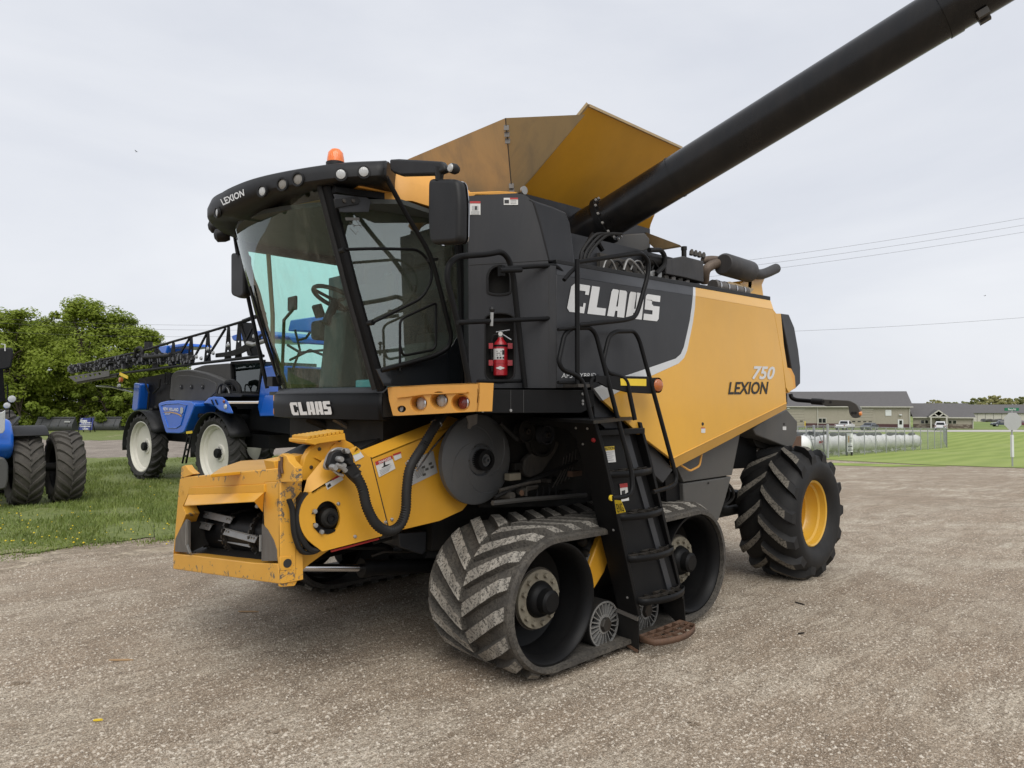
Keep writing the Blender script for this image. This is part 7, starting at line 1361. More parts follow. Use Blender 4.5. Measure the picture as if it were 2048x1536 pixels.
# hood with head lamp, weights, pillar, mirror
hood_l = [(-1.45, -.55, 1.00), (-1.45, -.80, 1.25), (-1.45, -.75, 1.62), (-1.45, -.45, 1.88), (-1.45, 1.8, 2.02), (-1.45, 1.8, 1.0)]
tp(MB().loft([Vector(p) for p in hood_l], [Vector((-.30, p[1] + .05, p[2] - (.08 if p[2] > 1.5 else 0))) for p in hood_l]), 'engine_hood', 'blue_paint', bev=.10, seg=4)
hl = tp(MB().prism(T.wy(-.86, [Ztr(-10, 615), (0 + 3, 825), (11, 820), (10, 860), (6, 866), (-4, 868)]), (0, .04, 0)), 'head_lamp', 'lens_clear', bev=.01)
tp(MB().prism(rounded_loop(T.wy(-.95, [(-22, 918), (8, 914), (17, 928), (17, 960), (12, 978), (-22, 982)]), .06), (0, .4, 0)), 'front_weight', 'grey_tank', bev=.03)
tp(MB().prism(T.wy(1.3, [(-6, 735), (6, 740), (11, 800), (-2, 805)]), (0, .1, 0)), 'cab_pillar', 'black_paint'); tp(MB().tube(T.wy(1.2, [(9, 770), (15, 770), (15, 808), (10, 812)]), .015, 6), 'hand_rail', 'black_paint')
mm_ = tp(MB().prism(rounded_loop(T.wy(.9, [(-14, 696), (26, 695), (27, 710), (22, 736), (2, 740), (-14, 738)]), .06), (0, .12, 0)), 'mirror', 'black_plastic', bev=.03); tp(MB().tube(T.wy(.88, [(10, 702), (10, 689), (2, 688)]), .012, 6), 'mirror_pipe', 'decal_white', mm_)
for (x, y, r_) in ((24, 798, .075), (14, 811, .065)): tp(MB().lathe([(0, -.05), (r_ * .8, -.03), (r_, 0), (r_ * .6, .06)], T.wy(.6, [(x, y)])[0], (0, 1, 0), 14), 'marker_lamp', 'lens_clear')
tp(MB().tube(T.wy(.6, [(19, 815), (19, 835)]), .012, 6), 'lamp_stalk', 'black_paint'); tp(MB().prism([(-1.5, 1.3, 1.0), (-.3, 1.3, 1.0), (-.3, 1.3, 3.0), (-1.5, 1.3, 3.1)], (0, .05, 0)), 'cab_front', 'sprayer_glass')
tp(MB().box((-1.6, .0, .55), (-.6, 3.0, 1.05)), 'chassis', 'dark_machine'); tp(MB().bar(T.wy(.3, [(20, 855)])[0], T.wy(1.4, [(38, 835)])[0], .06, .06), 'fender_stay', 'black_paint')

# ================================================================== buckets, sign
def bucket(px0, px1, d, label, ribs, name='loader_bucket'):
    a, b = GD(px0, d), GD(px1, d); c = (a + b) / 2; L_ = (b - a).length; t = thing(name, label, 'bucket', tuple(c), math.atan2((b - a).y, (b - a).x))
    prof = [(0.0, .02), (-.25, .05), (-.36, .2), (-.36, .42), (-.22, .62), (-.05, .86), (.02, .98), (.05, .98), (-.02, .84), (-.16, .62), (-.30, .42), (-.30, .22), (-.2, .1), (.4, .06), (.4, .02)]
    MB().loft([Vector((-L_ / 2, y, z)) for y, z in prof], [Vector((L_ / 2, y, z)) for y, z in prof]).build('bucket_shell', 'bucket_grey', t)
    for s_ in (-1, 1): MB().prism([Vector((s_ * L_ / 2, y, z)) for y, z in prof[:8]] + [Vector((s_ * L_ / 2, .4, .02))], (s_ * .03, 0, 0)).build('bucket_cheek', 'bucket_grey', t)
    for k in range(ribs): x = -L_ / 2 + L_ * (k + .5) / ribs; MB().prism([(x, -.36, .30), (x, -.40, .42), (x, -.26, .64), (x, -.08, .88), (x, .0, .96), (x, -.02, .84), (x, -.30, .4)], (.05, 0, 0)).build('bucket_rib', 'bucket_grey', t)
    MB().box((-L_ / 2, -.10, .88), (L_ / 2, -.04, .98)).build('bucket_lip', 'bucket_grey', t, bev=.02)
    return t
b1 = bucket(78, 150, 50.0, 'long grey loader bucket with worn top lying beside the blue sign, nearer the tractor', 4)
MB().box((.75, -.34, .60), (1.15, -.30, .70)).build('maker_plate', 'decal_grey', b1)
bucket(180, 243, 50.5, 'clean grey loader bucket half hidden by the blue consignment sign', 3)
dsg = 47.5; sgp = GD(171.5, dsg); sn = thing('consignment_sign', 'blue folding sign with white consignment lettering standing before the grey buckets', 'sign', tuple(sgp))
sgF = Frame(sn, RT); K = dsg / FPX
bd = MB().prism([(-14.5 * K, 0, 5 * K), (13 * K, 0, 5 * K), (14 * K, .12, 29 * K), (-14 * K, .12, 29 * K)], (0, .03, 0)).build('sign_board', 'sign_blue', sn)
for s_, x in (('Evens', (-10, 2, 21, 26.5)), ('Equipment', (-9, 11.5, 17, 21.5)), ('Consignment', (-12, 11.5, 10, 14.5)), ('Units', (-5, 6, 5.8, 9.3))):
    x0, x1, z0, z1 = [v * K for v in x]; yf = lambda z: .12 * (z - 5 * K) / (24 * K); text_on('sign_lettering', s_, [(x0, yf(z0), z0), (x1, yf(z0), z0), (x1, yf(z1), z1), (x0, yf(z1), z1)], 'white_paint', bd, weight=.03, lift=.02)
MB().box((-12 * K, -.0, 15.2 * K), (12 * K, .05, 16.0 * K)).build('sign_rule', 'white_paint', bd)
MB().tube([Vector((-11.5 * K + 4 * K * (1 - math.cos(a)), .06, 20 * K + 7.5 * K * math.sin(a))) for a in np.linspace(0, 1.7, 10)], .02, 5).build('sign_swoosh', 'white_paint', bd)
for x in (-13, 10): MB().bar((x * K, -.02, 0), (x * K, .1, 29 * K), .04, .04).build('sign_leg', 'black_paint', sn); MB().bar((x * K, .55, 0), (x * K, .12, 29 * K), .04, .04).build('sign_leg', 'black_paint', sn)
rk = MB().lathe([(0, .75), (.3, .72), (.5, .6), (.6, .3), (.62, 0)], (0, 0, 0), (0, 0, 1), 14).build('boulder', 'dusty_machine'); rk.location = GD(181, 53.0) + Vector((0, 0, .35)); tag(rk, 'rounded grey boulder showing above the blue sign', 'boulder'); rk.scale = (.8, .6, 1.0)
# ================================================================== trees
def leaf_mat(name, a, b_):
    m, t, b = new_mat(name); v = coords(t); n1 = noise(t, v, 1.1, 3, .6); n2 = noise(t, v, 9, 2, .5)
    c = mixc(t, ramp(t, n1, .35, .65), a, b_); c = mixc(t, ramp(t, n2, .35, .65), mixc(t, .3, c, tuple(x * .5 for x in a)), c); t.links.new(c, b.inputs['Base Color']); b.inputs['Roughness'].default_value = .55; b.inputs['Specular IOR Level'].default_value = .3
    out = t.nodes['Material Output']; tl_ = N(t, 'ShaderNodeBsdfTranslucent'); t.links.new(c, tl_.inputs[0]); ms_ = N(t, 'ShaderNodeMixShader'); ms_.inputs[0].default_value = .5; t.links.new(b.outputs[0], ms_.inputs[1]); t.links.new(tl_.outputs[0], ms_.inputs[2]); t.links.new(ms_.outputs[0], out.inputs[0]); MATS[name] = m
leaf_mat('leaf_a', (0.245, 0.320, 0.034), (0.335, 0.405, 0.07)); leaf_mat('leaf_b', (0.195, 0.265, 0.032), (0.28, 0.35, 0.056)); leaf_mat('leaf_far_haze', (0.46, 0.45, 0.20), (0.56, 0.53, 0.27)); leaf_mat('leaf_far_haze_b', (0.33, 0.36, 0.15), (0.42, 0.43, 0.20))  # far leaves: haze put into the colour by paling it
paint('bark', (0.085, 0.065, 0.047), .9, .4, (0.05, 0.042, 0.034), bmp=.4)
def tree(px, d, top_py, width, mat, label, name='broadleaf_tree', group=None, nclump=70, nleaf=150, leaf=.20, seed=0, skirt=.12, cat='tree', base=None):
    rg = np.random.default_rng(seed); b = GD(px, d) if base is None else base; Ht = (CAM.z + (YH - top_py) / FPX * d) - b.z + .35
    t = thing(name, label, cat, tuple(b), 0, group); tr = MB(); rad = width / 2
    tr.tube([(0, 0, 0), (rg.uniform(-.1, .1), rg.uniform(-.1, .1), Ht * .25), (rg.uniform(-.3, .3), rg.uniform(-.3, .3), Ht * .55), (rg.uniform(-.4, .4), rg.uniform(-.4, .4), Ht * .85)], .2, 8, rads=[Ht * .028, Ht * .022, Ht * .013, Ht * .004])
    cl = []
    for k in range(nclump):
        while True:
            p = rg.uniform(-1, 1, 3)
            if .22 < np.dot(p, p) < 1: break
        if k % 5 == 0: p[2] = rg.uniform(.45, .88); p[:2] *= .75
        zc = (p[2] * .5 + .5); prof = (0.62 + .55 * math.sin(math.pi * min(1, zc * .88 + .10))) * (1.0 if zc < .7 else 1 - (zc - .7) * .75)
        cl.append((p[0] * rad * prof, p[1] * rad * prof, Ht * (skirt + (1 - skirt) * zc) - .1, rg.uniform(.55, 1.3) * (Ht / 10) * (1.0 - .45 * zc)))
    for k in range(11):
        c = cl[rg.integers(len(cl))]; z0 = rg.uniform(.15, .55) * Ht; tr.tube([(0, 0, z0), (c[0] * .45, c[1] * .45, z0 + (c[2] - z0) * .6 + .2), (c[0], c[1], c[2])], .05, 6, rads=[Ht * .011, Ht * .006, Ht * .002])
    tk = tr.build('trunk', 'bark', t)
    n = nclump * nleaf; ci = np.repeat(np.arange(nclump), nleaf); C = np.array(cl); g = rg.normal(0, 1, (n, 3)); g /= np.linalg.norm(g, axis=1)[:, None]; g *= (rg.random((n, 1)) ** .45); P = C[ci, :3] + g * C[ci, 3:4] * np.array([1.25, 1.25, .85])
    P[:, 2] = np.maximum(P[:, 2], .1); nn_ = g * .9 + np.array([0, 0, .75]) + (P - np.array([0, 0, Ht * .45])) / max(rad, 1) * .35 + rg.normal(0, .55, (n, 3)); nn_ /= np.linalg.norm(nn_, axis=1)[:, None]; a = np.cross(nn_, rg.normal(0, 1, (n, 3))); a /= np.linalg.norm(a, axis=1)[:, None]; b2 = np.cross(nn_, a); b2 /= np.linalg.norm(b2, axis=1)[:, None]; sz = leaf * (.5 + .8 * rg.random((n, 1)))
    V = np.stack([P - a * sz * .5, P + b2 * sz * .32, P + a * sz * .5, P - b2 * sz * .32], 1).reshape(-1, 3); F = np.arange(n * 4).reshape(-1, 4); o = fast_mesh('crown', V, F, mat); o.parent = t
    return t
lt = [(-95, 52, 640, 8.0, 'leaf_b', 'broad dark green tree standing farthest out beyond the tractor'), (10, 52, 618, 7.5, 'leaf_a', 'leafy green tree rising right behind the tractor mirror'), (72, 57, 640, 6.5, 'leaf_b', 'lower rounded tree between the tractor mirror tree and the tallest tree'), (165, 54, 599, 7.5, 'leaf_a', 'tallest bright green tree above the folded boom tip'), (232, 56, 628, 6.0, 'leaf_b', 'dense green tree behind the middle of the folded boom'), (288, 55, 655, 5.0, 'leaf_a', 'shorter green tree tapering off behind the sprayer wheels'), (118, 59, 640, 7.0, 'leaf_b', 'green tree filling the gap left of the tallest tree'), (330, 58, 700, 4.5, 'leaf_b', 'low green tree at the end of the row beside the sprayer boom')]
for i, (px, d, ty, wd, mt, lab) in enumerate(lt): tree(px, d, ty, wd, mt, lab, seed=40 + i, nclump=135, nleaf=200, leaf=.22, group='trees behind the lane', skirt=.04)
for i, (px, d, ty, wd, lab) in enumerate(((40, 50.8, 765, 5.5, 'low bushy thicket at the foot of the trees beside the tractor'), (125, 56, 755, 7.0, 'low bushy thicket behind the two grey buckets'), (215, 52.5, 770, 6.0, 'low bushy thicket between the blue sign and the sprayer'), (290, 52, 775, 5.0, 'low bushy thicket under the shorter tree behind the sprayer'), (350, 53, 790, 5, 'low bushy thicket seen through the gap above the sprayer wheels'))): tree(px, d, ty, wd, 'leaf_b', lab, name='thicket', group='thickets under the trees', seed=80 + i, nclump=60, nleaf=190, leaf=.22, skirt=0.0, cat='bush')
ft_ = [(1868, 290, 800, 10, 'leaf_far_haze'), (1905, 330, 804, 14, 'leaf_far_haze_b'), (1932, 300, 803, 10, 'leaf_far_haze_b'), (1958, 280, 795, 12, 'leaf_far_haze_b'), (1985, 270, 792, 13, 'leaf_far_haze'), (2010, 265, 796, 12, 'leaf_far_haze'), (2040, 270, 794, 13, 'leaf_far_haze_b'), (2075, 270, 796, 13, 'leaf_far_haze')]
fl_ = ['round pale tree showing between the shop gable and the office ridge', 'flat topped far tree behind the left half of the office ridge', 'small dark far tree behind the right half of the office ridge', 'dark green far tree beside the office gable', 'pale hazed spring tree behind the grey roofed barn, nearest the office', 'pale hazed spring tree behind the barn just short of the street sign', 'darker far tree directly above the street sign', 'pale far tree beyond the street sign']
for i, ((px, d, ty, wd, mt), lab) in enumerate(zip(ft_, fl_)): tree(px, d, ty, wd, mt, lab, name='far_tree', group='far trees behind the office', seed=120 + i, nclump=60, nleaf=140, leaf=.7, skirt=0.0)
# ================================================================== shop and office
paint('siding_tan', (0.36, 0.325, 0.265), .6, .12, (0.30, 0.27, 0.22)); paint('siding_maroon', (0.075, 0.028, 0.032), .55, .1); paint('shingle', (0.115, 0.110, 0.110), .85, .2, (0.12, 0.11, 0.11), bmp=.2); paint('trim_light', (0.50, 0.48, 0.43), .6, .05); paint('stone_a', (0.20, 0.16, 0.13), .9, .2); paint('stone_b', (0.30, 0.26, 0.22), .9, .2); paint('stone_c', (0.12, 0.09, 0.075), .9, .2)
Bz = float(hz((1820 - CXP) / FPX * 148, 148)) + .06
bo = GD(1820, 148.0); bo.z = Bz; bl_ = GD(1540, 157.0); bl_.z = Bz
SHOP = thing('machine_shop', 'long tan metal shop with maroon skirting and grey roof across the lawn', 'building', tuple(bo)); B = Frame(SHOP, bo - bl_)
LW = (bo - bl_).length; EV, RG, DP = 4.75, 7.75, 13.0
def bq(L, yl=0.0): return B.wy(yl, L)
wall = MB().box((-LW, 0, .95), (0, .2, EV)).build('front_wall', 'siding_tan', SHOP); MB().box((-LW, -.03, 0), (0.03, .2, .95)).build('wall_skirt', 'siding_maroon', SHOP)
MB().prism([(0, 0, .95), (0, DP, .95), (0, DP, EV), (0, DP / 2, RG), (0, 0, EV)], (-.2, 0, 0)).build('gable_wall', 'siding_tan', SHOP); MB().box((-.2, 0.0, 0), (.02, DP, .95)).build('wall_skirt', 'siding_maroon', SHOP)
rf = MB().prism([(.5, -.5, EV - .12), (.5, DP / 2, RG + .15), (.5, DP / 2, RG + .02), (.5, -.5, EV - .28)], (-LW - 1, 0, 0)).build('roof_slope', 'shingle', SHOP); MB().prism([(.5, DP + .5, EV - .12), (.5, DP / 2, RG + .15), (.5, DP / 2, RG + .02), (.5, DP + .5, EV - .28)], (-LW - 1, 0, 0)).build('roof_slope', 'shingle', SHOP)
MB().box((-LW, -.62, EV - .3), (.5, -.5, EV - .1)).build('gutter', 'trim_light', rf)
sm_ = MB().box((0, 0, 0), (.03, .03, EV - .95)).mesh('siding_rib', 'siding_tan', 0)
for k in range(60):
    o = bpy.data.objects.new('siding_rib', sm_); col.objects.link(o); o.parent = wall; o.location = (-.5 - k * .46, -.03, .95)
def brect(x0, x1, z0, z1, y=-.05): return [(x0, y, z0), (x1, y, z0), (x1, y, z1), (x0, y, z1)]
def bpx(px): return B.wy(0, [(px, 850)])[0].x
def bz(py): return B.wy(0, [(1700, py)])[0].z
def door_over(a, b, name='overhead_door'):
    x0, x1 = bpx(a), bpx(b); d_ = MB().prism(brect(x0, x1, .0, bz(819)), (0, .04, 0)).build(name, 'siding_tan', SHOP)
    for k in range(1, 7): z = bz(819) * k / 7; MB().box((x0, -.06, z - .02), (x1, -.05, z + .02)).build('door_joint', 'warm_grey', d_)
    for k in range(4): xx = x0 + (x1 - x0) * (k + .5) / 4; MB().box((xx - .3, -.07, bz(844)), (xx + .3, -.05, bz(842))).build('door_pane', 'dark_glass', d_)
    MB().prism(brect(x0 - .12, x1 + .12, bz(819), bz(817.5), -.07), (0, .06, 0)).build('door_frame', 'trim_light', d_); return d_
door_over(1560, 1609); door_over(1702, 1746)
wn = MB().prism(brect(bpx(1636), bpx(1653), bz(847.5), bz(836), -.08), (0, .05, 0)).build('window', 'trim_light', SHOP)
for a, b in ((1637.5, 1643.8), (1645, 1651.5)): MB().prism(brect(bpx(a), bpx(b), bz(846), bz(837.5), -.10), (0, .03, 0)).build('pane', 'dark_glass', wn)
MB().prism(brect(bpx(1771), bpx(1783), bz(831), bz(819.5), -.10), (0, .06, 0)).build('wall_sign', 'white_paint', SHOP)
dr = MB().prism(brect(bpx(1795.5), bpx(1806.5), 0, bz(838), -.10), (0, .06, 0)).build('entry_door', 'white_paint', SHOP); MB().prism(brect(bpx(1798.5), bpx(1804), bz(848), bz(840), -.12), (0, .02, 0)).build('pane', 'dark_glass', dr)
for px in (1635.5, 1819.5): MB().box((bpx(px) - .08, -.18, 0), (bpx(px) + .08, -.04, EV - .2)).build('downpipe', 'trim_light', SHOP)
for px, py in ((1721, 816), (1801, 829), (1577, 817)): MB().box((bpx(px) - .25, -.4, bz(py) - .1), (bpx(px) + .25, -.05, bz(py) + .1)).build('wall_lamp', 'white_paint', SHOP)
MB().box((bpx(1609.5) - .09, -1.2, 0), (bpx(1609.5) + .09, -1.02, bz(843))).build('guard_post', 'decal_yellow', SHOP)
# office
oo = GD(1826, 149.0); oo.z = Bz; OFF = thing('office_building', 'low tan office with gabled porch and stone skirting beside the shop', 'building', tuple(oo)); O = Frame(OFF, bo - bl_)
def ox(px): return O.wy(0, [(px, 850)])[0].x
def oz(py): return O.wy(0, [(1880, py)])[0].z
OL = ox(1946); OE, OR_, OD = 2.55, 5.2, 10.0; SK = .98
MB().box((0, 0, SK), (OL, .2, OE)).build('front_wall', 'siding_tan', OFF); MB().prism([(OL, 0, SK), (OL, OD, SK), (OL, OD, OE), (OL, OD / 2, OR_), (OL, 0, OE)], (-.2, 0, 0)).build('gable_wall', 'siding_tan', OFF)
orf = MB().prism([(-.2, -.5, OE - .1), (OL + .4, -.5, OE - .1), (OL + .4, OD / 2, OR_ + .1), (-.2, OD / 2, OR_ + .1)], (0, .03, -.14)).build('roof_slope', 'shingle', OFF); MB().prism([(-.2, OD + .5, OE - .1), (OL + .4, OD + .5, OE - .1), (OL + .4, OD / 2, OR_ + .1), (-.2, OD / 2, OR_ + .1)], (0, -.03, -.14)).build('roof_slope', 'shingle', OFF); MB().box((-.2, -.62, OE - .3), (OL + .4, -.5, OE - .08)).build('gutter', 'trim_light', orf)
skb = MB().box((0, -.04, 0), (OL, .2, SK)).build('stone_skirt', 'stone_c', OFF); MB().box((OL - .2, -.02, 0), (OL + .05, OD, SK)).build('stone_skirt', 'stone_c', OFF)
sms = [MB().box((0, 0, 0), (.48, .05, .14)).mesh('stone', m_, 0) for m_ in ('stone_a', 'stone_b', 'stone_c')]
for r_ in range(6):
    x = random.uniform(-.3, 0)
    while x < OL - .5:
        w_ = random.uniform(.6, 1.5)
        if x > 0 and x + .48 * w_ < OL: o = bpy.data.objects.new('stone', random.choice(sms)); col.objects.link(o); o.parent = skb; o.location = (x, -.09 + random.uniform(-.02, .01), .02 + r_ * .158); o.scale = (w_, 1, 1)
        x += .48 * w_ + .03
for a, b in ((1841, 1849), (1849.5, 1857), (1896, 1904), (1905, 1913)):
    w_ = MB().prism([(ox(a), -.06, oz(847.5)), (ox(b), -.06, oz(847.5)), (ox(b), -.06, oz(840)), (ox(a), -.06, oz(840))], (0, .04, 0)).build('window', 'trim_light', OFF); MB().prism([(ox(a + .8), -.08, oz(847)), (ox(b - .8), -.08, oz(847)), (ox(b - .8), -.08, oz(840.8)), (ox(a + .8), -.08, oz(840.8))], (0, .02, 0)).build('pane', 'dark_glass', w_)
for k in range(3): yy = 1.6 + 2.4 * k; w_ = MB().box((OL, yy, 1.15), (OL + .05, yy + .8, 2.0)).build('window', 'trim_light', OFF); MB().box((OL + .05, yy + .1, 1.25), (OL + .06, yy + .7, 1.9)).build('pane', 'dark_glass', w_)
dr = MB().prism([(ox(1870.5), -.06, 0), (ox(1881), -.06, 0), (ox(1881), -.06, oz(838.3)), (ox(1870.5), -.06, oz(838.3))], (0, .04, 0)).build('entry_door', 'stone_a', OFF); MB().prism([(ox(1871.8), -.08, .4), (ox(1879.8), -.08, .4), (ox(1879.8), -.08, oz(839.3)), (ox(1871.8), -.08, oz(839.3))], (0, .02, 0)).build('pane', 'dark_glass', dr)
px0, px1, pxm = ox(1853.5), ox(1892), ox(1872.5); pz = oz(821)
por = MB().prism([(px0, -2.2, OE - .1), (pxm, -2.2, pz), (pxm, 1.5, pz), (px0, 1.5, OE - .1)], (0, 0, .14)).build('porch_roof', 'shingle', OFF); MB().prism([(px1, -2.2, OE - .1), (pxm, -2.2, pz), (pxm, 1.5, pz), (px1, 1.5, OE - .1)], (0, 0, .14)).build('porch_roof', 'shingle', OFF)
for a, b in (((px0, -2.25, OE - .05), (pxm, -2.25, pz + .05)), ((px1, -2.25, OE - .05), (pxm, -2.25, pz + .05)), ((px0, -2.25, OE - .05), (px1, -2.25, OE - .05)), ((pxm, -2.25, OE), (pxm - .9, -2.25, OE + .75)), ((pxm, -2.25, OE), (pxm + .9, -2.25, OE + .75))): MB().bar(a, b, .12, .22).build('porch_truss', 'trim_light', por)
for x in (px0 + .35, px1 - .35): MB().box((x - .14, -2.3, 0), (x + .14, -2.0, OE - .1)).build('porch_post', 'trim_light', OFF)
MB().box((OL - .1, -.14, 0), (OL + .05, -.04, OE)).build('downpipe', 'trim_light', OFF); MB().tube([(ox(1880), OD / 2, OR_), (ox(1880), OD / 2, OR_ + .45)], .07, 8).build('vent_pipe', 'white_paint', OFF)
# far barn
fb = GD(1985, 225.0); fb.z -= .3; BARN = thing('far_barn', 'low white barn with dark grey roof far behind the stop sign', 'barn', tuple(fb)); BF = Frame(BARN, RT)
MB().box((-6, 0, 0), (16, 9, 3.1)).build('barn_wall', 'trim_light', BARN); MB().prism([(-6.4, -.5, 3.0), (16.4, -.5, 3.0), (16.4, 4.5, 5.6), (-6.4, 4.5, 5.6)], (0, 0, .15)).build('barn_roof', 'shingle', BARN); MB().prism([(-6.4, 9.5, 3.0), (16.4, 9.5, 3.0), (16.4, 4.5, 5.6), (-6.4, 4.5, 5.6)], (0, 0, .15)).build('barn_roof', 'shingle', BARN)
for k in range(8): MB().box((-5 + 2.6 * k, -.03, .3), (-4.9 + 2.6 * k, 0, 3.0)).build('wall_rib', 'warm_grey', BARN)
gv = MB()
for k in range(60): a = random.uniform(0, 6.28); r_ = random.random() ** .5; gv.obox((random.uniform(-7, 5), random.uniform(-8, -5), random.uniform(0, .9)), (.7 * random.random() + .3, 0, .1), (0, .6, 0), (.1, 0, .25))
gpo = gv.build('rubble_heap', 'warm_grey', smooth=0); gpo.location = fb + Vector((0, 0, .2)); gpo.rotation_euler = BARN.rotation_euler; gpo['kind'] = 'stuff'; tag(gpo, 'grey rubble heaped in front of the far barn', 'rubble')
# ================================================================== vehicles
def car(name, label, cat, px, d, heading, L, W, HT, mat, pickup=False, suv=False):
    p = GD(px, d); p.z += .06; t = thing(name, label, cat, tuple(p), heading, 'vehicles parked outside the shop'); h = HT; fl = .28
    if pickup: prof = [(-.5, .38), (-.5, .55), (-.49, .60), (-.12, .62), (-.10, .64), (-.06, .97), (.0, 1), (.12, .99), (.22, .66), (.46, .60), (.5, .52), (.5, .30), (-.5, .28)]; win = [(-.09, .66), (-.05, .93), (.11, .93), (.19, .67)]
    elif suv: prof = [(-.5, .30), (-.5, .58), (-.46, .92), (-.40, 1.0), (.05, .99), (.20, .66), (.44, .60), (.5, .50), (.5, .24), (-.5, .22)]; win = [(-.43, .66), (-.39, .94), (.04, .94), (.15, .67)]
    else: prof = [(-.5, .35), (-.49, .62), (-.36, .68), (-.22, .97), (-.05, 1), (.10, .95), (.24, .66), (.45, .58), (.5, .48), (.5, .24), (-.5, .22)]; win = [(-.30, .70), (-.20, .93), (.08, .92), (.19, .68)]
    P = lambda s_, inset: [Vector((x * L, s_ * (W / 2 - inset * max(0, (z - .62)) * 1.1), z * h)) for x, z in prof]
    MB().loft(P(-1, .5), P(1, .5)).build('car_body', mat, t, bev=.05, seg=3)
    for s_ in (-1, 1):
        MB().prism([Vector((x * L, s_ * (W / 2 - .5 * max(0, z - .62) * 1.1 + .012), z * h)) for x, z in win], (0, -s_ * .02, 0)).build('side_window', 'dark_glass', t)
        for xw in (-.31, .31):
            c = Vector((xw * L, s_ * (W / 2 - .09), .34)); ty_ = MB().lathe([(.34, -.11), (.34, .11)], c, (0, 1, 0), 20).build('tyre', 'rubber_smooth', t); MB().lathe([(.22, 0), (.20, .015), (.05, .02)], c + Vector((0, s_ * .11, 0)), (0, s_, 0), 14).build('rim', 'galvanised', ty_)
        MB().box((L * .49, s_ * W * .36 - .17, h * .44), (L * .505, s_ * W * .36 + .17, h * .52)).build('head_lamp', 'lens_clear', t); MB().box((-L * .505, s_ * W * .42 - .1, h * .44), (-L * .49, s_ * W * .42 + .1, h * .58)).build('tail_lamp', 'lens_red', t)
        MB().box((L * .15, s_ * W / 2 - .02 + (0 if s_ > 0 else -.16), h * .62), (L * .18, s_ * W / 2 + .02 + (.16 if s_ > 0 else 0), h * .70)).build('door_mirror', mat, t)
    i0 = 5 if pickup else (1 if suv else 2); 
    fw_ = ((.215, .69), (.13, .94)) if pickup else (((.18, .70), (.07, .95)) if suv else ((.22, .69), (.11, .92)))
    MB().prism([Vector((x * L + .02, s_ * (W * .40), z * h)) for (x, z), s_ in ((fw_[0], -1), (fw_[0], 1), (fw_[1], .85), (fw_[1], -.85))], (.01, 0, .01)).build('windscreen', 'dark_glass', t)
    rw_ = ((-.095, .68), (-.068, .93)) if pickup else (((-.49, .63), (-.465, .90)) if suv else ((-.345, .70), (-.235, .93)))
    MB().prism([Vector((x * L - .025, s_ * (W * .38), z * h)) for (x, z), s_ in ((rw_[0], -1), (rw_[0], 1), (rw_[1], .85), (rw_[1], -.85))], (-.01, 0, .01)).build('rear_window', 'dark_glass', t)
    MB().box((-L * .515, -W * .45, .38), (-L * .49, W * .45, .55)).build('bumper', 'black_plastic', t); MB().box((L * .49, -W * .45, .30), (L * .515, W * .45, .48)).build('bumper', 'black_plastic', t)
    if pickup: MB().box((-L * .47, -W * .42, .60 * h), (-L * .13, W * .42, .63 * h)).build('bed_floor', 'black_plastic', t)
    return t
hd_ = math.atan2(B.y.y, B.y.x)
car('pickup_truck', 'white pickup truck parked with its tailgate to the lawn before the shop', 'pickup truck', 1689, 139, hd_ + math.radians(-24), 5.6, 2.0, 1.85, 'car_white', pickup=True)
car('parked_car', 'dark blue sedan parked facing the lawn before the overhead door', 'car', 1738, 138, hd_ + math.radians(180 - 28), 4.7, 1.8, 1.45, 'car_dark')
car('parked_suv', 'white sport utility car parked at the office porch', 'car', 1881, 137, hd_ + math.radians(-14), 4.6, 1.85, 1.72, 'car_white', suv=True)
car('utility_vehicle', 'dark utility vehicle parked on the grass by the far barn', 'utility vehicle', 2003, 165, hd_ + math.radians(95), 4.2, 1.7, 1.5, 'car_dark', pickup=True)
paint('car_maroon', (0.10, 0.012, 0.018), .3, .05, coat=.6)
car('maroon_car', 'dark maroon car half hidden behind the stop sign', 'car', 2046, 165, hd_ + math.radians(95), 4.4, 1.8, 1.5, 'car_maroon')
# ================================================================== tank yard: fence, gas tanks, signs
def wire_mat():
    m, t, b = new_mat('chain_link'); b.inputs['Base Color'].default_value = (.30, .32, .32, 1); b.inputs['Metallic'].default_value = .5; b.inputs['Roughness'].default_value = .5
    tr = N(t, 'ShaderNodeBsdfTransparent'); ms_ = N(t, 'ShaderNodeMixShader'); ms_.inputs[0].default_value = .20; out = t.nodes['Material Output']; t.links.new(tr.outputs[0], ms_.inputs[1]); t.links.new(b.outputs[0], ms_.inputs[2]); t.links.new(ms_.outputs[0], out.inputs[0]); MATS['chain_link'] = m
wire_mat()
FA, FB_ = GP(1648, 916), GP(1894, 896); FL_ = GP(1596, 914)
dFB = (FB_ - CAM).dot(FH); 
def fence_run(a, b, n, label, hgt=1.9, name='chain_link_fence'):
    t = thing(name, label, 'fence', tuple(a), 0, 'fences of the tank yard', world=True); pts = [a.lerp(b, k / n) for k in range(n + 1)]
    for p in pts:
        r_ = p.dot(RT); d_ = p.dot(FH); p.z = float(hz(r_, d_)) + .02
    for p in pts: MB().tube([p, p + Vector((0, 0, hgt))], .035, 8).build('fence_post', 'galvanised', t)
    for p, q in zip(pts[:-1], pts[1:]):
        MB().tube([p + Vector((0, 0, hgt)), q + Vector((0, 0, hgt))], .022, 6).build('top_rail', 'galvanised', t); MB().prism([p + Vector((0, 0, .05)), q + Vector((0, 0, .05)), q + Vector((0, 0, hgt)), p + Vector((0, 0, hgt))], RT * .001 + FH * .001).build('wire_mesh', 'chain_link', t)
    return t
fence_run(FA, FB_, 13, 'chain link fence along the front of the white tanks'); 
FC = FR((1894 - CXP) / FPX * 88 - .5, 88.0); fence_run(FB_.copy(), FC, 6, 'chain link fence closing the far end of the tank yard')
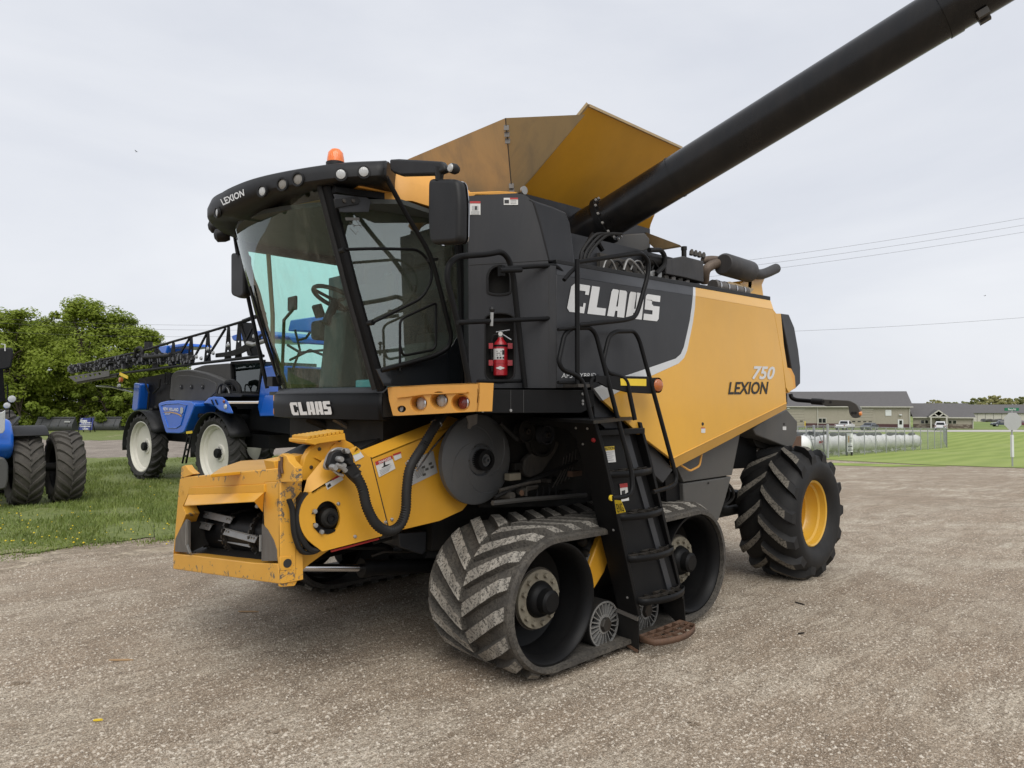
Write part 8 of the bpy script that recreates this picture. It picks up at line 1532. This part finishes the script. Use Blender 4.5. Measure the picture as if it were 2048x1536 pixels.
fence_run(FL_, FA.copy(), 3, 'chain link fence between the combine wheel and the yard gate')
gt = thing('yard_gate', 'galvanised yard gate with two tall posts and slanting braces', 'gate', tuple(FA), 0, world=True)
for px, pt, pb_ in ((1628, 850, 912), (1656, 848, 917)): p = GP(px, pb_); d_ = p.dot(FH); MB().tube([p, Vector((p.x, p.y, CAM.z + (YH - pt) / FPX * d_))], .07, 10).build('gate_post', 'galvanised', gt)
dG = GP(1640, 914).dot(FH)
for a, b in (((1600, 872), (1628, 869)), ((1600, 880), (1630, 878)), ((1607, 880), (1616, 910)), ((1638, 868), (1653, 910)), ((1620, 870), (1632, 912)), ((1618, 862), (1618, 872))): MB().tube([PD(dG, *a), PD(dG, *b)], .028, 6).build('gate_brace', 'galvanised', gt)
for x, y in ((1622, 866), (1651, 866)): MB().box(tuple(PD(dG, x, y) - Vector((.12, .12, .1))), tuple(PD(dG, x, y) + Vector((.12, .12, .1)))).build('gate_hinge', 'black_paint', gt)
MB().prism([PD(dG + .1, *p) for p in ((1638, 882), (1646, 881), (1646, 886), (1638, 887))], FH * .01).build('warning_plate', 'decal_red', gt)
proto = None; ua = (FB_ - FA); ua.z = 0; La = ua.length; ua.normalize(); vb = UP.cross(ua); vb = vb if vb.dot(FH) > 0 else -vb
rows_ = ('white gas tank with grey dome cover in the row right behind the front fence', 'white gas tank with grey dome cover in the second row from the front fence', 'white gas tank with grey dome cover in the third row from the front fence', 'white gas tank with grey dome cover in the hindmost row of the yard')
for row in range(4):
    for k in range(17):
        s_ = -3.0 + k * 1.95 + random.uniform(-.25, .25); off = 1.0 + row * 2.7 + random.uniform(-.35, .35); p = FA + ua * s_ + vb * (off + 1.1)
        r_ = p.dot(RT); d_ = p.dot(FH); p.z = float(hz(r_, d_)) + .18
        if proto is None:
            t = thing('gas_tank', rows_[0], 'gas tank', (0, 0, 0), 0, 'white gas tanks in the yard'); prof = [(0, -1.35), (.22, -1.32), (.40, -1.22), (.53, -1.08), (.58, -.9), (.58, .9), (.53, 1.08), (.40, 1.22), (.22, 1.32), (0, 1.35)]
            MB().lathe(prof, (0, 0, .62), (0, 1, 0), 22).build('tank_shell', 'tank_white', t, smooth=60); MB().lathe([(0, 1.40), (.16, 1.39), (.27, 1.32), (.30, 1.10)], (0, -.55, 0), (0, 0, 1), 14).build('dome_cover', 'bucket_grey', t)
            for yy in (-.7, .7): MB().box((-.3, yy - .08, -.18), (.3, yy + .08, .15)).build('tank_foot', 'tank_white', t)
            proto = t; o = t
        else: o = copy_tree(proto)
        o['label'] = rows_[row]; o.location = p; o.rotation_euler = (0, 0, math.atan2(vb.y, vb.x) - math.pi / 2 + random.uniform(-.2, .2))
# yard notice
nd = GP(1700, 912).dot(FH); np0 = GP(1700, 912); NOT = thing('notice_board', 'tall narrow white notice board on two posts before the tank fence', 'sign', tuple(np0)); NF = Frame(NOT, RT); kk = nd / FPX
nb_ = MB().box((-6 * kk, -.02, 8 * kk), (6 * kk, .02, 45 * kk)).build('board', 'white_paint', NOT)
for i, (x0, x1, z0, z1, m_) in enumerate(((-4, -1.5, 27, 40, 'gold_print'), (-1, 4, 33, 37, 'decal_grey'), (-1, 4, 30, 31, 'print_black'), (-1, 4, 27.5, 28.5, 'warm_grey'), (-3, 4, 21.5, 22.3, 'warm_grey'), (-4, 4.3, 17.5, 20, 'bucket_grey'), (-2.5, 3.5, 14.8, 15.5, 'bucket_grey'), (-4, 5, 11, 12.8, 'print_black'))): MB().box((x0 * kk, -.03, z0 * kk), (x1 * kk, -.022, z1 * kk)).build('notice_print', m_, nb_)
for x in (-5.6, 4): MB().box((x * kk - .05, .02, 0), (x * kk + .05, .12, 44 * kk)).build('post', 'dark_machine', NOT)
# stop sign from behind with the street name
sp = GP(2025, 934); ds = sp.dot(FH); ks = ds / FPX; STP = thing('stop_sign', 'octagonal stop sign seen from behind on its post by the lawn corner', 'traffic sign', tuple(sp)); SF = Frame(STP, RT)
MB().tube([(0, 0, 0), (0, 0, 113 * ks)], .032, 8).build('sign_post', 'galvanised', STP); oc = [(17.2 * ks * math.cos(a) / math.cos(math.pi / 8), 17.2 * ks * math.sin(a) / math.cos(math.pi / 8)) for a in np.arange(8) * math.pi / 4 + math.pi / 8]
MB().prism([(x, -.06, 91 * ks + z) for x, z in oc], (0, .012, 0)).build('octagon_plate', 'sign_back', STP)
MB().prism([(x * .99, -.075, 91 * ks + z * .99) for x, z in oc], (0, .006, 0)).build('red_face', 'decal_red', STP) if False else None
for z in (78, 104): MB().lathe([(0, -.02), (.015, -.016), (.018, 0)], (0, .05, z * ks), (0, -1, 0), 8).build('sign_bolt', 'zinc', STP)
nmb = MB().box((-14 * ks, -.02, 112 * ks), (14 * ks, .02, 118 * ks)).build('street_name_plate', 'sign_green', STP); text_on('street_lettering', 'Bora Rd', [(-8 * ks, -.02, 113.2 * ks), (7.5 * ks, -.02, 113.2 * ks), (7.5 * ks, -.02, 117 * ks), (-8 * ks, -.02, 117 * ks)], 'white_paint', nmb, weight=.02, lift=.012)
MB().box((-.04, -.05, 20 * ks), (.04, .05, 64 * ks)).build('post_sleeve', 'white_paint', STP)
# overhead wires
def wire(a, b, d0, d1, label, r_=.012, sag=.5):
    A_, B_ = PD(d0, *a), PD(d1, *b); o = MB().tube([A_.lerp(B_, t) - Vector((0, 0, sag * 4 * t * (1 - t))) for t in np.linspace(0, 1, 14)], r_, 5).build('overhead_wire', 'warm_grey'); tag(o, label, 'wire', 'overhead wires')
wire((1300, 545), (2300, 390), 75, 75, 'highest overhead wire behind the exhaust pipe', .013); wire((1300, 556), (2300, 405), 75, 75, 'second overhead wire just below the highest one', .013); wire((1300, 567), (2300, 420), 75, 75, 'third overhead wire crossing behind the exhaust pipe', .013); wire((1400, 668), (2300, 612), 78, 78, 'low overhead wire beyond the rear cover of the combine', .013)
wire((-200, 622), (520, 650), 46, 46, 'upper thin wire crossing in front of the tallest tree', .007, .3); wire((-200, 630), (520, 660), 46, 46, 'middle thin wire crossing in front of the tallest tree', .007, .3); wire((-200, 650), (520, 672), 46, 46, 'lower thin wire crossing in front of the trees', .007, .3)
# ================================================================== litter on the lot
def chip(px, py, L_, w_, ang_, label, mat='wood', name='wood_splinter'):
    p = GP(px, py); o = MB().prism([(-L_ / 2, -w_ * .2, 0), (-L_ * .1, -w_ / 2, 0), (L_ / 2, -w_ * .1, 0), (L_ * .3, w_ / 2, 0), (-L_ * .35, w_ * .4, 0)], (0, 0, .008)).build(name, mat); o.location = p + Vector((0, 0, .004)); o.rotation_euler = (0, .03, ang_); tag(o, label, 'wood chip' if mat == 'wood' else 'litter')
ra = math.atan2(RT.y, RT.x)
chip(497, 1225, .17, .022, ra + .05, 'pale wood splinter lying before the feeder house'); chip(242, 1326, .16, .018, ra + .1, 'thin wood splinter farther out on the open gravel'); chip(1600, 1209, .09, .014, ra - .9, 'dark twig lying near the rear tyre', 'dark_machine', 'twig'); chip(1602, 1271, .07, .010, ra + .4, 'small dark twig out on the gravel past the ladder', 'dark_machine', 'twig')
chip(196, 1448, .05, .016, ra + .2, 'small yellow leaf on the foreground gravel', 'decal_yellow', 'fallen_leaf')
def clod(px, py, s_, label):
    p = GP(px, py); rg = np.random.default_rng(int(px)); mb = MB()
    for k in range(7):
        c = Vector((rg.normal(0, s_ * .9), rg.normal(0, s_ * .5), s_ * .1)); q = rg.uniform(.3, .6) * s_; mb.lathe([(0, q * .55), (q * .5, q * .45), (q * .9, q * .15), (q, -q * .1)], c, (rg.normal(0, .2), rg.normal(0, .2), 1), 7)
    o = mb.build('dirt_clod', 'clod', smooth=0); o.location = p; o.rotation_euler = (0, 0, ra); tag(o, label, 'dirt clod'); o['kind'] = 'stuff'
paint('clod', (0.20, 0.155, 0.11), .95, .5, (0.16, 0.125, 0.09), dscale=20, bmp=.5)
clod(366, 1270, 0.017, 'small dark dirt clod on the gravel left of the track'); clod(660, 1222, 0.033, 'crumbled dirt clods in front of the track'); clod(40, 1372, 0.033, 'flattened dirt lump at the edge of the lot'); clod(560, 1468, 0.028, 'crumbled dirt lump on the near gravel'); clod(905, 1475, .018, 'dark pebble sized clod on the near gravel'); clod(1390, 1455, 0.028, 'pale dirt lump on the near gravel past the track')
# two birds far off in the sky
for (px, py, d_, lab) in ((273, 304, 60, 'small dark bird flying above the trees'), (1970, 592, 90, 'tiny dark bird flying over the office')):
    p = PD(d_, px, py); o = MB().loft([Vector((-.12, 0, 0)), Vector((0, .03, .02)), Vector((.10, 0, 0)), Vector((0, -.03, -.01))], [Vector((-.10, 0, .02)), Vector((0, .02, .05)), Vector((.08, 0, .03)), Vector((0, -.02, .03))]).prism([(-.02, 0, .02), (.04, 0, .03), (.0, -.22, .10), (-.05, -.20, .09)], (0, 0, .008)).prism([(-.02, 0, .02), (.04, 0, .03), (.0, .22, .10), (-.05, .20, .09)], (0, 0, .008)).build('bird', 'dark_machine'); o.location = p; o.rotation_euler = (0, 0, ra); tag(o, lab, 'bird')
